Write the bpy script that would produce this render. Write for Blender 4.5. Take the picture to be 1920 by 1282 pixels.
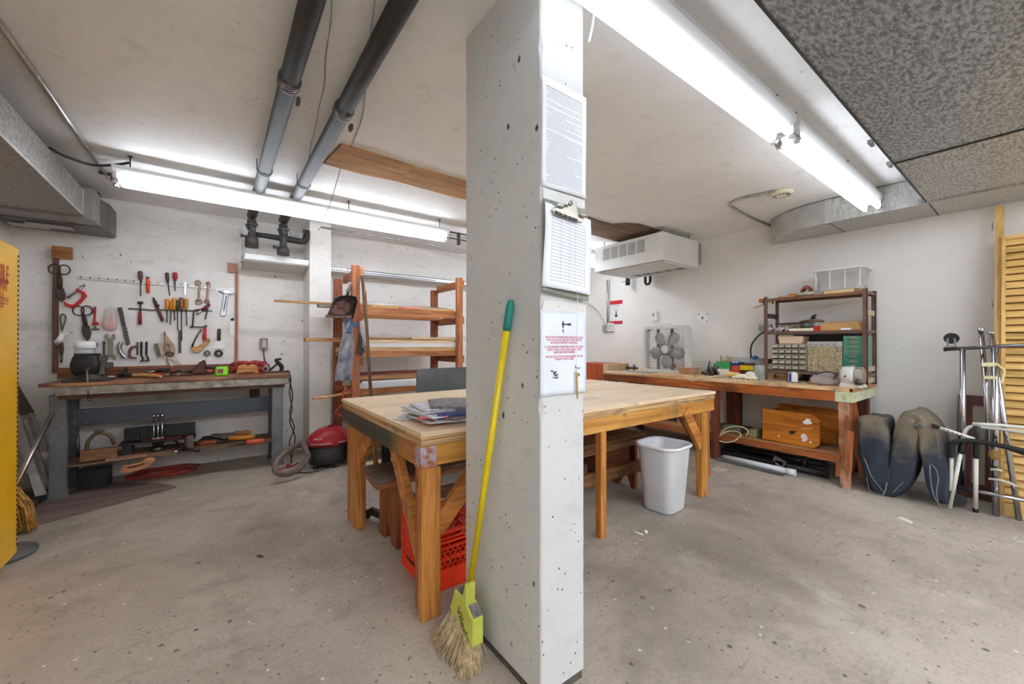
import bpy, bmesh, math, random
from mathutils import Vector, Matrix, Euler
for _o in list(bpy.data.objects):
    bpy.data.objects.remove(_o)
R = math.radians
SC = bpy.context.scene
COL = SC.collection
rnd = random.Random(7)

# ---------------------------------------------------------------- camera, light, exposure
EYE = 1.20                      # lens height (m)
FPX = 745.0                     # focal length in px of a 1920 px wide frame
YAW = math.atan(1000.0 / 745.0) # angle from +X to the view direction
PITCH = R(0.307)
cam_d = bpy.data.cameras.new('camera'); cam = bpy.data.objects.new('camera', cam_d); COL.objects.link(cam)
cam_d.sensor_fit = 'HORIZONTAL'; cam_d.sensor_width = 36.0; cam_d.lens = 36.0 * FPX / 1920.0
cam_d.clip_start = 0.02; cam_d.clip_end = 60
cam.location = (0, 0, EYE)
cam.rotation_euler = (R(90) + PITCH, 0, YAW - R(90))
SC.camera = cam
SC.view_settings.view_transform = 'Standard'
SC.view_settings.look = 'None'
SC.view_settings.gamma = 1.0
SC.view_settings.use_curve_mapping = False
SC.view_settings.exposure = 1.22
TUBE_POWER = 9.5
world = bpy.data.worlds.new('world'); SC.world = world
world.use_nodes = True
world.node_tree.nodes['Background'].inputs[0].default_value = (0.9, 0.95, 1, 1)
world.node_tree.nodes['Background'].inputs[1].default_value = 0.3
SC.cycles.max_bounces = 10
SC.cycles.diffuse_bounces = 8
SC.cycles.glossy_bounces = 4
SC.cycles.transmission_bounces = 8
SC.cycles.transparent_max_bounces = 12
SC.cycles.caustics_reflective = False
SC.cycles.caustics_refractive = False
SC.cycles.sample_clamp_indirect = 6.0

# ---------------------------------------------------------------- pixel -> point on a known plane
_F = Vector((math.cos(YAW), math.sin(YAW), 0)); _Rt = Vector((math.sin(YAW), -math.cos(YAW), 0))
_fw = _F * math.cos(PITCH) + Vector((0, 0, math.sin(PITCH)))
_up = _Rt.cross(_fw)
def P(px, py, X=None, Y=None, Z=None, D=None):
    d = _fw + _Rt * ((px - 960) / FPX) - _up * ((py - 641) / FPX)
    if X is not None: t = X / d.x
    elif Y is not None: t = Y / d.y
    elif Z is not None: t = (Z - EYE) / d.z
    else: t = D
    return Vector((0, 0, EYE)) + d * t
def crop(x0, y0, s):
    return lambda u, v: (x0 + u / s, y0 + v / s)
cA = crop(90, 440, 4.579); cB = crop(240, 480, 5.827); cC = crop(50, 640, 4.007); cD = crop(300, 640, 4.932)
cE = crop(430, 380, 7.122); cF = crop(500, 480, 5.053); cG = crop(500, 660, 5.053); cI = crop(1320, 480, 4.578)
cJ = crop(1300, 680, 4.932); cK = crop(1580, 680, 4.006); cL = crop(1640, 560, 5.343); cM = crop(1420, 560, 7.121)
cN = crop(1260, 640, 8.0); cO = crop(1090, 400, 4.006); cQ = crop(1090, 680, 5.343); cR = crop(0, 680, 3.371)
cS = crop(640, 800, 3.5625); cT = crop(800, 1080, 6.35); cU = crop(1340, 0, 2.671); cV = crop(0, 0, 2.671)

# room (metres). X runs along the tool wall to the right, Y towards the tool wall
XL, XR, YF, YB, ZC = -1.36, 4.95, -3.2, 5.07, 2.52

# ---------------------------------------------------------------- materials
def lin(c):
    c = c / 255.0
    return c / 12.92 if c <= 0.04045 else ((c + 0.055) / 1.055) ** 2.4
def rgb(c): return (lin(c[0]), lin(c[1]), lin(c[2]), 1)
class NT:
    def __init__(s, name):
        s.m = bpy.data.materials.new(name); s.m.use_nodes = True
        s.t = s.m.node_tree; s.b = s.t.nodes['Principled BSDF']
        s.tc = s.t.nodes.new('ShaderNodeTexCoord')
    def node(s, typ, **kw):
        n = s.t.nodes.new(typ)
        for k, v in kw.items(): setattr(n, k, v)
        return n
    def link(s, a, b): s.t.links.new(a, b)
    def mapping(s, scale=(1, 1, 1), rot=(0, 0, 0), loc=(0, 0, 0), src='Object'):
        n = s.node('ShaderNodeMapping'); s.link(s.tc.outputs[src], n.inputs['Vector'])
        n.inputs['Scale'].default_value = scale; n.inputs['Rotation'].default_value = rot; n.inputs['Location'].default_value = loc
        return n.outputs[0]
    def noise(s, vec, scale, detail=4, rough=0.6, dist=0.0):
        n = s.node('ShaderNodeTexNoise'); s.link(vec, n.inputs['Vector'])
        n.inputs['Scale'].default_value = scale; n.inputs['Detail'].default_value = detail
        n.inputs['Roughness'].default_value = rough; n.inputs['Distortion'].default_value = dist
        return n.outputs['Fac']
    def voro(s, vec, scale, rand=1.0, feature='F1', out='Distance'):
        n = s.node('ShaderNodeTexVoronoi', feature=feature); s.link(vec, n.inputs['Vector'])
        n.inputs['Scale'].default_value = scale; n.inputs['Randomness'].default_value = rand
        return n.outputs[out]
    def ramp(s, fac, stops, interp='LINEAR'):
        n = s.node('ShaderNodeValToRGB'); s.link(fac, n.inputs[0]); n.color_ramp.interpolation = interp
        e = n.color_ramp.elements
        while len(e) < len(stops): e.new(0.5)
        for k, (p, c) in enumerate(stops):
            e[k].position = p
            e[k].color = rgb(c) if isinstance(c, tuple) else (c, c, c, 1)
        return n.outputs[0]
    def mix(s, fac, a, b, mode='MIX'):
        n = s.node('ShaderNodeMix', data_type='RGBA', blend_type=mode)
        if isinstance(fac, (int, float)): n.inputs[0].default_value = fac
        else: s.link(fac, n.inputs[0])
        for sock, v in ((n.inputs[6], a), (n.inputs[7], b)):
            if isinstance(v, tuple): sock.default_value = rgb(v)
            else: s.link(v, sock)
        return n.outputs[2]
    def math(s, op, a, b=0.0):
        n = s.node('ShaderNodeMath', operation=op)
        for k, v in enumerate((a, b)):
            if isinstance(v, (int, float)): n.inputs[k].default_value = v
            else: s.link(v, n.inputs[k])
        return n.outputs[0]
    def bump(s, h, strength=0.3, dist=0.002):
        n = s.node('ShaderNodeBump'); s.link(h, n.inputs['Height'])
        n.inputs['Strength'].default_value = strength; n.inputs['Distance'].default_value = dist
        s.link(n.outputs[0], s.b.inputs['Normal'])
    def fin(s, col=None, rough=0.5, metal=0.0, spec=0.5):
        if isinstance(col, tuple): s.b.inputs['Base Color'].default_value = rgb(col)
        elif col is not None: s.link(col, s.b.inputs['Base Color'])
        if isinstance(rough, (int, float)): s.b.inputs['Roughness'].default_value = rough
        else: s.link(rough, s.b.inputs['Roughness'])
        s.b.inputs['Metallic'].default_value = metal
        s.b.inputs['Specular IOR Level'].default_value = spec
        return s.m
_mc = {}
def plain(c, rough=0.5, metal=0.0, var=0.12, scale=9.0, bump=0.0):
    """a paint, plastic, cloth or metal of one colour with mild uneven wear"""
    if sum(c) > 560 and var == 0.12: var = 0.03; scale = 3.0
    k = ('p', c, rough, metal, var, scale, bump)
    if k in _mc: return _mc[k]
    s = NT('plain_%d_%d_%d' % c)
    v = s.mapping()
    f = s.noise(v, scale, 4)
    d = tuple(max(0, int(x * (1 - var))) for x in c); l = tuple(min(255, int(x * (1 + var * 0.6))) for x in c)
    col = s.ramp(f, [(0.3, d), (0.7, l)])
    if bump: s.bump(s.noise(v, scale * 6, 3), bump, 0.002)
    _mc[k] = s.fin(col, rough, metal); return _mc[k]
def metal(c=(190, 190, 192), rough=0.28, var=0.15): return plain(c, rough, 1.0, var, 14.0)
def wood(c1, c2, axis='x', scale=1.0, rough=0.55, stain=None, stain_amt=0.5, stain_scale=2.0):
    k = ('w', c1, c2, axis, scale, rough, stain, stain_amt, stain_scale)
    if k in _mc: return _mc[k]
    s = NT('wood')
    st = {'x': (0.07, 1, 1), 'y': (1, 0.07, 1), 'z': (1, 1, 0.07)}[axis]
    v = s.mapping(tuple(q * 22 * scale for q in st))
    n1 = s.noise(v, 1.0, 6, 0.65, 0.6)
    v2 = s.mapping(tuple(q * 120 * scale for q in st))
    n2 = s.noise(v2, 1.0, 3, 0.6)
    f = s.math('ADD', s.math('MULTIPLY', n1, 0.75), s.math('MULTIPLY', n2, 0.25))
    col = s.ramp(f, [(0.38, tuple(int(q * .88) for q in c2)), (0.5, tuple((a + b) // 2 for a, b in zip(c1, c2))), (0.6, c1)])
    # knots
    kv = s.mapping(tuple(q * 6 * scale for q in {'x': (0.45, 1, 1), 'y': (1, 0.45, 1), 'z': (1, 1, 0.45)}[axis]))
    kn = s.voro(kv, 1.0)
    kf = s.ramp(kn, [(0.04, 1.0), (0.10, 0.0)])
    dk = tuple(int(x * 0.45) for x in c2)
    col = s.mix(s.math('MULTIPLY', kf, 0.7), col, dk)
    if stain:
        sv = s.mapping((stain_scale,) * 3)
        sf = s.ramp(s.noise(sv, 1.0, 5, 0.65), [(0.46, 0.0), (0.62, stain_amt)])
        col = s.mix(sf, col, stain)
    s.bump(f, 0.25, 0.0015)
    _mc[k] = s.fin(col, rough); return _mc[k]
def painted_concrete(c, name='painted_concrete', pits=1.0, lines=0.0, dirt=(170, 166, 160), pitcol=(70, 68, 66)):
    s = NT(name)
    v = s.mapping()
    big = s.noise(v, 1.1, 5, 0.6)
    col = s.ramp(big, [(0.3, tuple(int(x * 0.95) for x in c)), (0.7, c)])
    sm = s.noise(s.mapping((1, 1, 1.7)), 7.0, 6, 0.7)
    col = s.mix(s.ramp(sm, [(0.54, 0.0), (0.72, 0.40)]), col, dirt)
    vd = s.voro(s.mapping((1, 1, 0.6)), 9.0)
    msk = s.ramp(s.noise(v, 5.0, 3), [(0.47, 0.0), (0.53, 1.0)])
    pit = s.math('MULTIPLY', s.ramp(s.math('ADD', vd, s.math('MULTIPLY', s.noise(v, 40, 2), .06)), [(0.085, 1.0), (0.115, 0.0)]), msk)
    vd2 = s.voro(v, 34.0)
    msk2 = s.ramp(s.noise(v, 6.0, 3), [(0.48, 0.0), (0.54, 1.0)])
    pit2 = s.math('MULTIPLY', s.ramp(vd2, [(0.09, 1.0), (0.15, 0.0)]), msk2)
    pit = s.math('MULTIPLY', s.math('MAXIMUM', pit, pit2), pits)
    col = s.mix(s.math('MULTIPLY', pit, 0.75), col, pitcol)
    h = s.math('SUBTRACT', s.math('MULTIPLY', s.noise(v, 22, 6, 0.6), 0.4), pit)
    if lines:
        w = s.node('ShaderNodeTexWave', bands_direction='Z'); s.link(v, w.inputs['Vector'])
        w.inputs['Scale'].default_value = lines; w.inputs['Distortion'].default_value = 2.0; w.inputs['Detail'].default_value = 3; w.inputs['Detail Scale'].default_value = 1.2
        lf = s.ramp(w.outputs['Fac'], [(0.0, 1.0), (0.02, 0.0)])
        col = s.mix(s.math('MULTIPLY', lf, 0.35), col, dirt)
    s.bump(h, 0.5, 0.003)
    return s.fin(col, 0.6, 0, 0.3)
def floor_mat():
    s = NT('worn_concrete_floor')
    v = s.mapping()
    big = s.noise(v, 0.75, 6, 0.62, 0.4)
    col = s.ramp(big, [(0.34, (136, 126, 116)), (0.5, (172, 161, 148)), (0.66, (194, 183, 168))])
    # a large darker patch before the tool bench, foreground shadow painted into the colour
    geo = s.mapping(loc=(0.04, -1.86, 0), scale=(0.8, 0.8, 1))
    ln = s.node('ShaderNodeVectorMath', operation='LENGTH'); s.link(geo, ln.inputs[0])
    wob = s.math('ADD', ln.outputs['Value'], s.math('MULTIPLY', s.noise(v, 1.6, 5), 0.9))
    pf = s.ramp(wob, [(0.55, 0.62), (1.35, 0.0)])
    col = s.mix(pf, col, (112, 106, 100))
    mid = s.noise(v, 5.0, 8, 0.72)
    col = s.mix(s.ramp(mid, [(0.50, 0.0), (0.74, 0.5)]), col, (124, 114, 103))
    fine = s.noise(v, 60.0, 4, 0.7)
    col = s.mix(s.ramp(fine, [(0.35, 0.35), (0.5, 0.0)]), col, (120, 114, 106))
    col = s.mix(s.ramp(s.noise(s.mapping((1, 1, 1), (0, 0, 0.5)), 2.6, 6, 0.6), [(0.60, 0.0), (0.75, 0.5)]), col, (206, 200, 188))
    # scuffs drawn out in one direction
    sc = s.noise(s.mapping((2.2, 14, 1), (0, 0, R(-38))), 1.0, 5, 0.65)
    col = s.mix(s.ramp(sc, [(0.60, 0.0), (0.74, 0.45)]), col, (122, 108, 98))
    # droplets: dark and white paint specks, a few red-brown ones
    def specks(scale, lo, hi, msc, mlo, colr, amt, loc):
        nonlocal col
        vv = s.mapping(loc=loc)
        d = s.ramp(s.voro(vv, scale), [(lo, 1.0), (hi, 0.0)])
        m = s.ramp(s.noise(vv, msc, 2), [(mlo, 0.0), (mlo + 0.04, 1.0)])
        col = s.mix(s.math('MULTIPLY', s.math('MULTIPLY', d, m), amt), col, colr)
    specks(9.0, 0.07, 0.10, 4.0, 0.46, (72, 64, 58), 0.8, (0, 0, 0))
    specks(14.0, 0.07, 0.11, 5.0, 0.52, (232, 230, 224), 0.8, (3.1, 5.2, 0))
    specks(24.0, 0.10, 0.16, 5.0, 0.47, (84, 74, 66), 0.7, (7.7, 1.3, 0))
    specks(4.5, 0.075, 0.09, 3.0, 0.50, (112, 62, 54), 0.75, (1.7, 9.1, 0))
    # hairline cracks
    cr = s.ramp(s.voro(s.mapping(loc=(0.3, 0.2, 0), scale=(1, .7, 1)), 0.75, 1.0, 'DISTANCE_TO_EDGE'), [(0.0, 1.0), (0.004, 0.0)])
    col = s.mix(s.math('MULTIPLY', s.math('MULTIPLY', cr, s.ramp(s.noise(v, 2.0, 3), [(.5, 0.0), (.6, 1.0)])), 0.35), col, (120, 112, 104))
    s.bump(s.math('ADD', s.math('MULTIPLY', fine, 0.3), mid), 0.25, 0.003)
    return s.fin(col, s.ramp(mid, [(0.3, 0.48), (0.7, 0.7)]), 0, 0.35)
def galvanized(name='galvanized_sheet', dark=(118, 120, 120), light=(168, 170, 170), metal_amt=0.35, rot=0.0):
    s = NT(name)
    v = s.mapping((1, 2.2, 1), (0, 0, rot))
    n = s.noise(v, 34.0, 3, 0.7)
    col = s.ramp(n, [(0.38, dark), (0.48, tuple((a + b) // 2 for a, b in zip(dark, light))), (0.6, light)])
    s.bump(n, 0.1, 0.001)
    return s.fin(col, 0.5, metal_amt, 0.5)
def emit(c, strength):
    k = ('e', c, strength)
    if k in _mc: return _mc[k]
    s = NT('lit_tube'); s.fin((255, 255, 255), 0.4)
    s.b.inputs['Emission Color'].default_value = rgb(c); s.b.inputs['Emission Strength'].default_value = strength
    _mc[k] = s.m; return s.m
def clear(c=(235, 238, 238), rough=0.15, alpha=0.35):
    k = ('c', c, rough, alpha)
    if k in _mc: return _mc[k]
    s = NT('clear_plastic')
    n = s.noise(s.mapping(), 12.0, 3)
    s.fin(s.ramp(n, [(0.3, tuple(int(x * .93) for x in c)), (0.7, c)]), rough)
    s.b.inputs['Alpha'].default_value = alpha
    _mc[k] = s.m; return s.m

# ---------------------------------------------------------------- mesh building
_org = {}
def _abs(o): return _org[o.name]
class MB:
    def __init__(s): s.v = []; s.f = []; s.sm = []
    def add(s, vs, fs, smooth=False, M=None):
        b = len(s.v)
        s.v += [tuple(M @ Vector(q)) if M else tuple(q) for q in vs]
        s.f += [tuple(b + i for i in f) for f in fs]; s.sm += [smooth] * len(fs)
        return s
    def bx(s, x0, y0, z0, x1, y1, z1, M=None):
        x0, x1 = sorted((x0, x1)); y0, y1 = sorted((y0, y1)); z0, z1 = sorted((z0, z1))
        return s.add([(x0, y0, z0), (x1, y0, z0), (x1, y1, z0), (x0, y1, z0), (x0, y0, z1), (x1, y0, z1), (x1, y1, z1), (x0, y1, z1)],
                     [(0, 3, 2, 1), (4, 5, 6, 7), (0, 1, 5, 4), (1, 2, 6, 5), (2, 3, 7, 6), (3, 0, 4, 7)], False, M)
    def box(s, c, sz, rot=(0, 0, 0)):
        M = Matrix.Translation(Vector(c)) @ Euler(rot).to_matrix().to_4x4()
        return s.bx(-sz[0] / 2, -sz[1] / 2, -sz[2] / 2, sz[0] / 2, sz[1] / 2, sz[2] / 2, M)
    def beam(s, p0, p1, w, h, up=(0, 0, 1)):
        """rectangular bar from p0 to p1, w across, h along up"""
        p0 = Vector(p0); p1 = Vector(p1); d = (p1 - p0).normalized(); u = Vector(up)
        a = d.cross(u)
        if a.length < 1e-4: a = d.cross(Vector((1, 0, 0)))
        a.normalize(); u = a.cross(d)
        vs = []
        for p in (p0, p1):
            for i, j in ((-1, -1), (1, -1), (1, 1), (-1, 1)): vs.append(p + a * (i * w / 2) + u * (j * h / 2))
        return s.add(vs, [(0, 1, 2, 3), (7, 6, 5, 4), (0, 4, 5, 1), (1, 5, 6, 2), (2, 6, 7, 3), (3, 7, 4, 0)])
    def loft(s, rings, closed=True, caps=True, smooth=True):
        n = len(rings[0]); vs = [p for r in rings for p in r]; fs = []
        for k in range(len(rings) - 1):
            for i in range(n if closed else n - 1):
                j = (i + 1) % n
                fs.append((k * n + i, k * n + j, (k + 1) * n + j, (k + 1) * n + i))
        s.add(vs, fs, smooth)
        if caps:
            b = len(s.v) - len(vs)
            s.f.append(tuple(b + i for i in reversed(range(n)))); s.sm.append(False)
            s.f.append(tuple(b + (len(rings) - 1) * n + i for i in range(n))); s.sm.append(False)
        return s
    def tube(s, pts, r, seg=8, closed=False, caps=True):
        pts = [Vector(p) for p in pts]; n = len(pts)
        rs = r if isinstance(r, (list, tuple)) else [r] * n
        rings = []; prev = None
        for i, p in enumerate(pts):
            if closed: t = pts[(i + 1) % n] - pts[i - 1]
            else: t = pts[min(i + 1, n - 1)] - pts[max(i - 1, 0)]
            if t.length < 1e-9: t = Vector((0, 0, 1))
            t.normalize()
            if prev is None:
                a = t.cross(Vector((0, 0, 1)))
                if a.length < 0.05: a = t.cross(Vector((1, 0, 0)))
            else:
                a = prev - t * prev.dot(t)
                if a.length < 1e-5: a = t.orthogonal()
            a.normalize(); prev = a; b = t.cross(a)
            rings.append([p + (a * math.cos(q) + b * math.sin(q)) * rs[i] for q in [2 * math.pi * k / seg for k in range(seg)]])
        if closed: rings.append(rings[0])
        return s.loft(rings, True, caps and not closed)
    def lathe(s, prof, seg=20, o=(0, 0, 0), axis=(0, 0, 1), caps=True):
        M = Vector((0, 0, 1)).rotation_difference(Vector(axis).normalized()).to_matrix()
        rings = [[Vector(o) + M @ Vector((r * math.cos(2 * math.pi * k / seg), r * math.sin(2 * math.pi * k / seg), z)) for k in range(seg)] for r, z in prof]
        return s.loft(rings, True, caps)
    def cyl(s, p0, p1, r, seg=16, r2=None): return s.tube([p0, p1], [r, r if r2 is None else r2], seg)
    def prism(s, pts, off, smooth=False):
        pts = [Vector(p) for p in pts]; off = Vector(off); n = len(pts)
        nrm = Vector((0, 0, 0))
        for i in range(n): nrm += pts[i].cross(pts[(i + 1) % n])
        if nrm.dot(off) > 0: pts.reverse()
        vs = pts + [p + off for p in pts]
        fs = [tuple(range(n)), tuple(n + i for i in reversed(range(n)))]
        s.add(vs, fs); b = len(s.v) - 2 * n
        for i in range(n):
            j = (i + 1) % n; s.f.append((b + i, b + n + i, b + n + j, b + j)); s.sm.append(smooth)
        return s
    def ball(s, c, r, seg=14, rings=9, M=None):
        rx, ry, rz = (r, r, r) if isinstance(r, (int, float)) else r
        vs = [[Vector((rx * math.sin(math.pi * (k + .02) / (rings + .04)) * math.cos(2 * math.pi * i / seg), ry * math.sin(math.pi * (k + .02) / (rings + .04)) * math.sin(2 * math.pi * i / seg), -rz * math.cos(math.pi * (k + .02) / (rings + .04)))) for i in range(seg)] for k in range(rings + 1)]
        c = Vector(c)
        vs = [[c + (M @ q if M else q) for q in ring] for ring in vs]
        return s.loft(vs)
    def grid(s, fn, nu, nv, smooth=True):
        vs = [fn(i / nu, j / nv) for j in range(nv + 1) for i in range(nu + 1)]
        fs = [(j * (nu + 1) + i, j * (nu + 1) + i + 1, (j + 1) * (nu + 1) + i + 1, (j + 1) * (nu + 1) + i) for j in range(nv) for i in range(nu)]
        return s.add(vs, fs, smooth)
    def build(s, name, mat, par=None, bevel=0.0, sub=0, solid=0.0, origin=None, label=None, seg=2):
        if par is not None: L = _abs(par)
        elif origin is not None: L = Vector(origin)
        else:
            xs = [q[0] for q in s.v]; ys = [q[1] for q in s.v]; zs = [q[2] for q in s.v]
            L = Vector(((min(xs) + max(xs)) / 2, (min(ys) + max(ys)) / 2, min(zs)))
        me = bpy.data.meshes.new(name)
        me.from_pydata([(q[0] - L.x, q[1] - L.y, q[2] - L.z) for q in s.v], [], s.f)
        me.polygons.foreach_set('use_smooth', s.sm)
        me.materials.append(mat); me.update()
        bm = bmesh.new(); bm.from_mesh(me); bmesh.ops.recalc_face_normals(bm, faces=bm.faces); bm.to_mesh(me); bm.free()
        o = bpy.data.objects.new(name, me); COL.objects.link(o)
        if par is not None: o.parent = par
        else: o.location = L
        _org[o.name] = L
        if solid:
            md = o.modifiers.new('thickness', 'SOLIDIFY'); md.thickness = solid; md.offset = 0
        if bevel:
            md = o.modifiers.new('bevel', 'BEVEL'); md.width = bevel; md.segments = seg; md.limit_method = 'ANGLE'; md.angle_limit = R(40)
        if sub:
            md = o.modifiers.new('sub', 'SUBSURF'); md.levels = sub; md.render_levels = sub
        if label: o['label'] = label
        return o
def tag(o, label, cat, group=None):
    o['label'] = label; o['category'] = cat
    if group: o['group'] = group
    return o
def thing(name, label, cat, loc, group=None, rz=0.0):
    o = bpy.data.objects.new(name, None); COL.objects.link(o)
    o.empty_display_size = 0.05
    o.location = Vector(loc); o.rotation_euler = (0, 0, rz)
    _org[o.name] = Vector(loc)
    return tag(o, label, cat, group)
def struct(mb, name, mat, **kw):
    o = mb.build(name, mat, **kw); o['kind'] = 'structure'; return o
def copy_tree(o, par=None):
    c = o.copy(); COL.objects.link(c)
    if par is not None: c.parent = par
    _org[c.name] = _org[o.name]
    for ch in [x for x in bpy.data.objects if x.parent == o]: copy_tree(ch, c)
    return c
def txt(body, size, pos, rot, mat, par=None, align='LEFT', name='lettering', bold=0.0, xs=1.0, space=1.0):
    cu = bpy.data.curves.new(name, 'FONT'); cu.body = body; cu.size = size; cu.align_x = align; cu.extrude = 0.0002
    cu.offset = bold; cu.space_line = space; cu.fill_mode = 'BOTH'
    cu.materials.append(mat)
    o = bpy.data.objects.new(name, cu); COL.objects.link(o)
    L = _abs(par) if par is not None else Vector((0, 0, 0))
    if par is not None: o.parent = par
    o.rotation_euler = rot; o.scale = (xs, 1, 1)
    bpy.context.view_layer.update()
    me = bpy.data.meshes.new_from_object(o, depsgraph=bpy.context.evaluated_depsgraph_get())
    me.transform(Matrix.Diagonal((xs, 1, 1, 1)))
    if not me.materials: me.materials.append(mat)
    bpy.data.objects.remove(o)
    o = bpy.data.objects.new(name, me); COL.objects.link(o)
    if par is not None: o.parent = par
    o.location = Vector(pos) - L; o.rotation_euler = rot
    _org[o.name] = Vector(pos)
    return o
def rrect(cx, cy, z, w, d, r, n=5):
    pts = []
    for sx, sy, a0 in ((1, 1, 0), (-1, 1, 90), (-1, -1, 180), (1, -1, 270)):
        for k in range(n + 1):
            a = R(a0 + 90 * k / n)
            pts.append(Vector((cx + sx * (w / 2 - r) + r * math.cos(a), cy + sy * (d / 2 - r) + r * math.sin(a), z)))
    return pts
def arc(c, r, a0, a1, n, ax='xz', ry=None):
    out = []
    for k in range(n + 1):
        a = R(a0 + (a1 - a0) * k / n); p = r * math.cos(a); q = (ry or r) * math.sin(a)
        out.append(Vector(c) + (Vector((p, 0, q)) if ax == 'xz' else Vector((p, q, 0)) if ax == 'xy' else Vector((0, p, q))))
    return out
def smooth_path(pts, n=6):
    """Catmull-Rom through the given points"""
    pts = [Vector(p) for p in pts]; out = []
    for i in range(len(pts) - 1):
        p0 = pts[max(i - 1, 0)]; p1 = pts[i]; p2 = pts[i + 1]; p3 = pts[min(i + 2, len(pts) - 1)]
        for k in range(n):
            t = k / n
            out.append(0.5 * ((2 * p1) + (p2 - p0) * t + (2 * p0 - 5 * p1 + 4 * p2 - p3) * t * t + (3 * p1 - p0 - 3 * p2 + p3) * t ** 3))
    out.append(pts[-1]); return out
# ================================================================ the setting
m_wall = painted_concrete((236, 233, 229), 'painted_wall', 1.0, 0.25)
m_wallr = painted_concrete((238, 235, 230), 'smooth_painted_wall', 0.25, 0.0, (222, 217, 210))
m_ceil = painted_concrete((243, 242, 240), 'painted_ceiling', 0.45, 0.0, (200, 194, 188))
m_pil = painted_concrete((214, 215, 214), 'painted_pillar', 1.3, 0.0, (176, 176, 174), (60, 58, 56))
m_white = plain((238, 238, 236), 0.4)
m_galv = galvanized('galvanized_sheet', (128, 134, 140), (200, 206, 212), 0.6)
m_galv_l = galvanized('pale_galvanized_sheet', (168, 168, 165), (205, 205, 202), 0.2)
m_black = plain((28, 28, 30), 0.5)
m_steel = metal((170, 170, 172), 0.3)
m_chrome = metal((215, 215, 220), 0.12, 0.05)
m_dsteel = metal((95, 92, 90), 0.45)
m_string = plain((205, 205, 205), 0.7)

struct(MB().bx(XL - .1, YF - .1, -.1, XR + .1, YB + .1, 0), 'floor', floor_mat())
struct(MB().bx(XL - .1, YF - .1, ZC, XR + .1, YB + .1, ZC + .1), 'ceiling', m_ceil)
struct(MB().bx(XL - .1, YB, 0, XR + .1, YB + .1, ZC), 'wall_back', m_wall)
struct(MB().bx(XR, YF - .1, 0, XR + .1, YB, ZC), 'wall_right', m_wallr)
struct(MB().bx(XL - .1, YF - .1, 0, XL, YB, ZC), 'wall_left', m_wall)
struct(MB().bx(XL, YF - .1, 0, XR, YF, ZC), 'wall_front', m_wallr)
# pilaster on the tool wall
struct(MB().bx(.80, 4.70, 0, 1.015, YB, ZC), 'trim_pilaster', m_wall, bevel=.004)

# the free-standing concrete pillar, with chipped arrises, and the dark unpainted band at its foot
PX0, PX1, PY0, PY1 = .862, 1.068, .997, 1.492
def chipped_pillar():
    n = 60; rings = []
    r0 = random.Random(3)
    for k in range(n + 1):
        z = .035 + (ZC - .035) * k / n
        ring = []
        for (x, y, sx, sy) in ((PX0, PY0, 1, 1), (PX1, PY0, -1, 1), (PX1, PY1, -1, -1), (PX0, PY1, 1, -1)):
            big = r0.random() < .10 and z > .05
            c = (.004 + (.010 * r0.random() if big else .002 * r0.random()))
            a = Vector((x + sx * c, y, z)); b = Vector((x, y + sy * c, z))
            ring += ([b, a] if (sx, sy) in ((1, 1), (-1, -1)) else [a, b])
        rings.append(ring)
    return MB().loft(rings, smooth=False)
pil = struct(chipped_pillar(), 'pillar', m_pil)
struct(MB().bx(PX0 + .006, PY0 + .006, 0, PX1 - .006, PY1 - .006, .04), 'trim_pillar_base', plain((92, 88, 82), .85, 0, .3, 20, .4))

# bare wood showing through the ceiling
m_ply_c = wood((214, 168, 112), (172, 124, 76), 'x', .8, .8, (140, 104, 66), .5)
def ceil_poly(pts, z=ZC): return [P(x, y, Z=z) for x, y in pts]
o = MB().prism(ceil_poly([(640, 272), (700, 290), (775, 313), (748, 341), (680, 327), (606, 307)], ZC - .014), (0, 0, .02)).build('plywood_patch', m_ply_c)
tag(o, 'bare plywood patch let into the white ceiling, left piece beside the black pipe', 'board')
o = MB().prism(ceil_poly([(775, 313), (812, 324), (900, 348), (900, 380), (845, 368), (748, 341)], ZC - .012), (0, 0, .02)).build('plywood_patch', m_ply_c)
tag(o, 'bare plywood patch in the white ceiling running up to the concrete pillar', 'board')
o = MB().prism(ceil_poly([cO(20, 20), cO(75, 40), cO(130, 60), cO(230, 85), cO(330, 78), cO(440, 85), cO(590, 128), cO(480, 190), cO(330, 225), cO(270, 212), cO(150, 180), cO(75, 160), cO(20, 150)], ZC - .012), (0, 0, .02)).build('plywood_patch', wood((150, 124, 98), (104, 82, 60), 'x', .8, .8, (90, 70, 52), .6))
tag(o, 'grey brown bare wood patch in the ceiling above the white heater', 'board')

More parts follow.
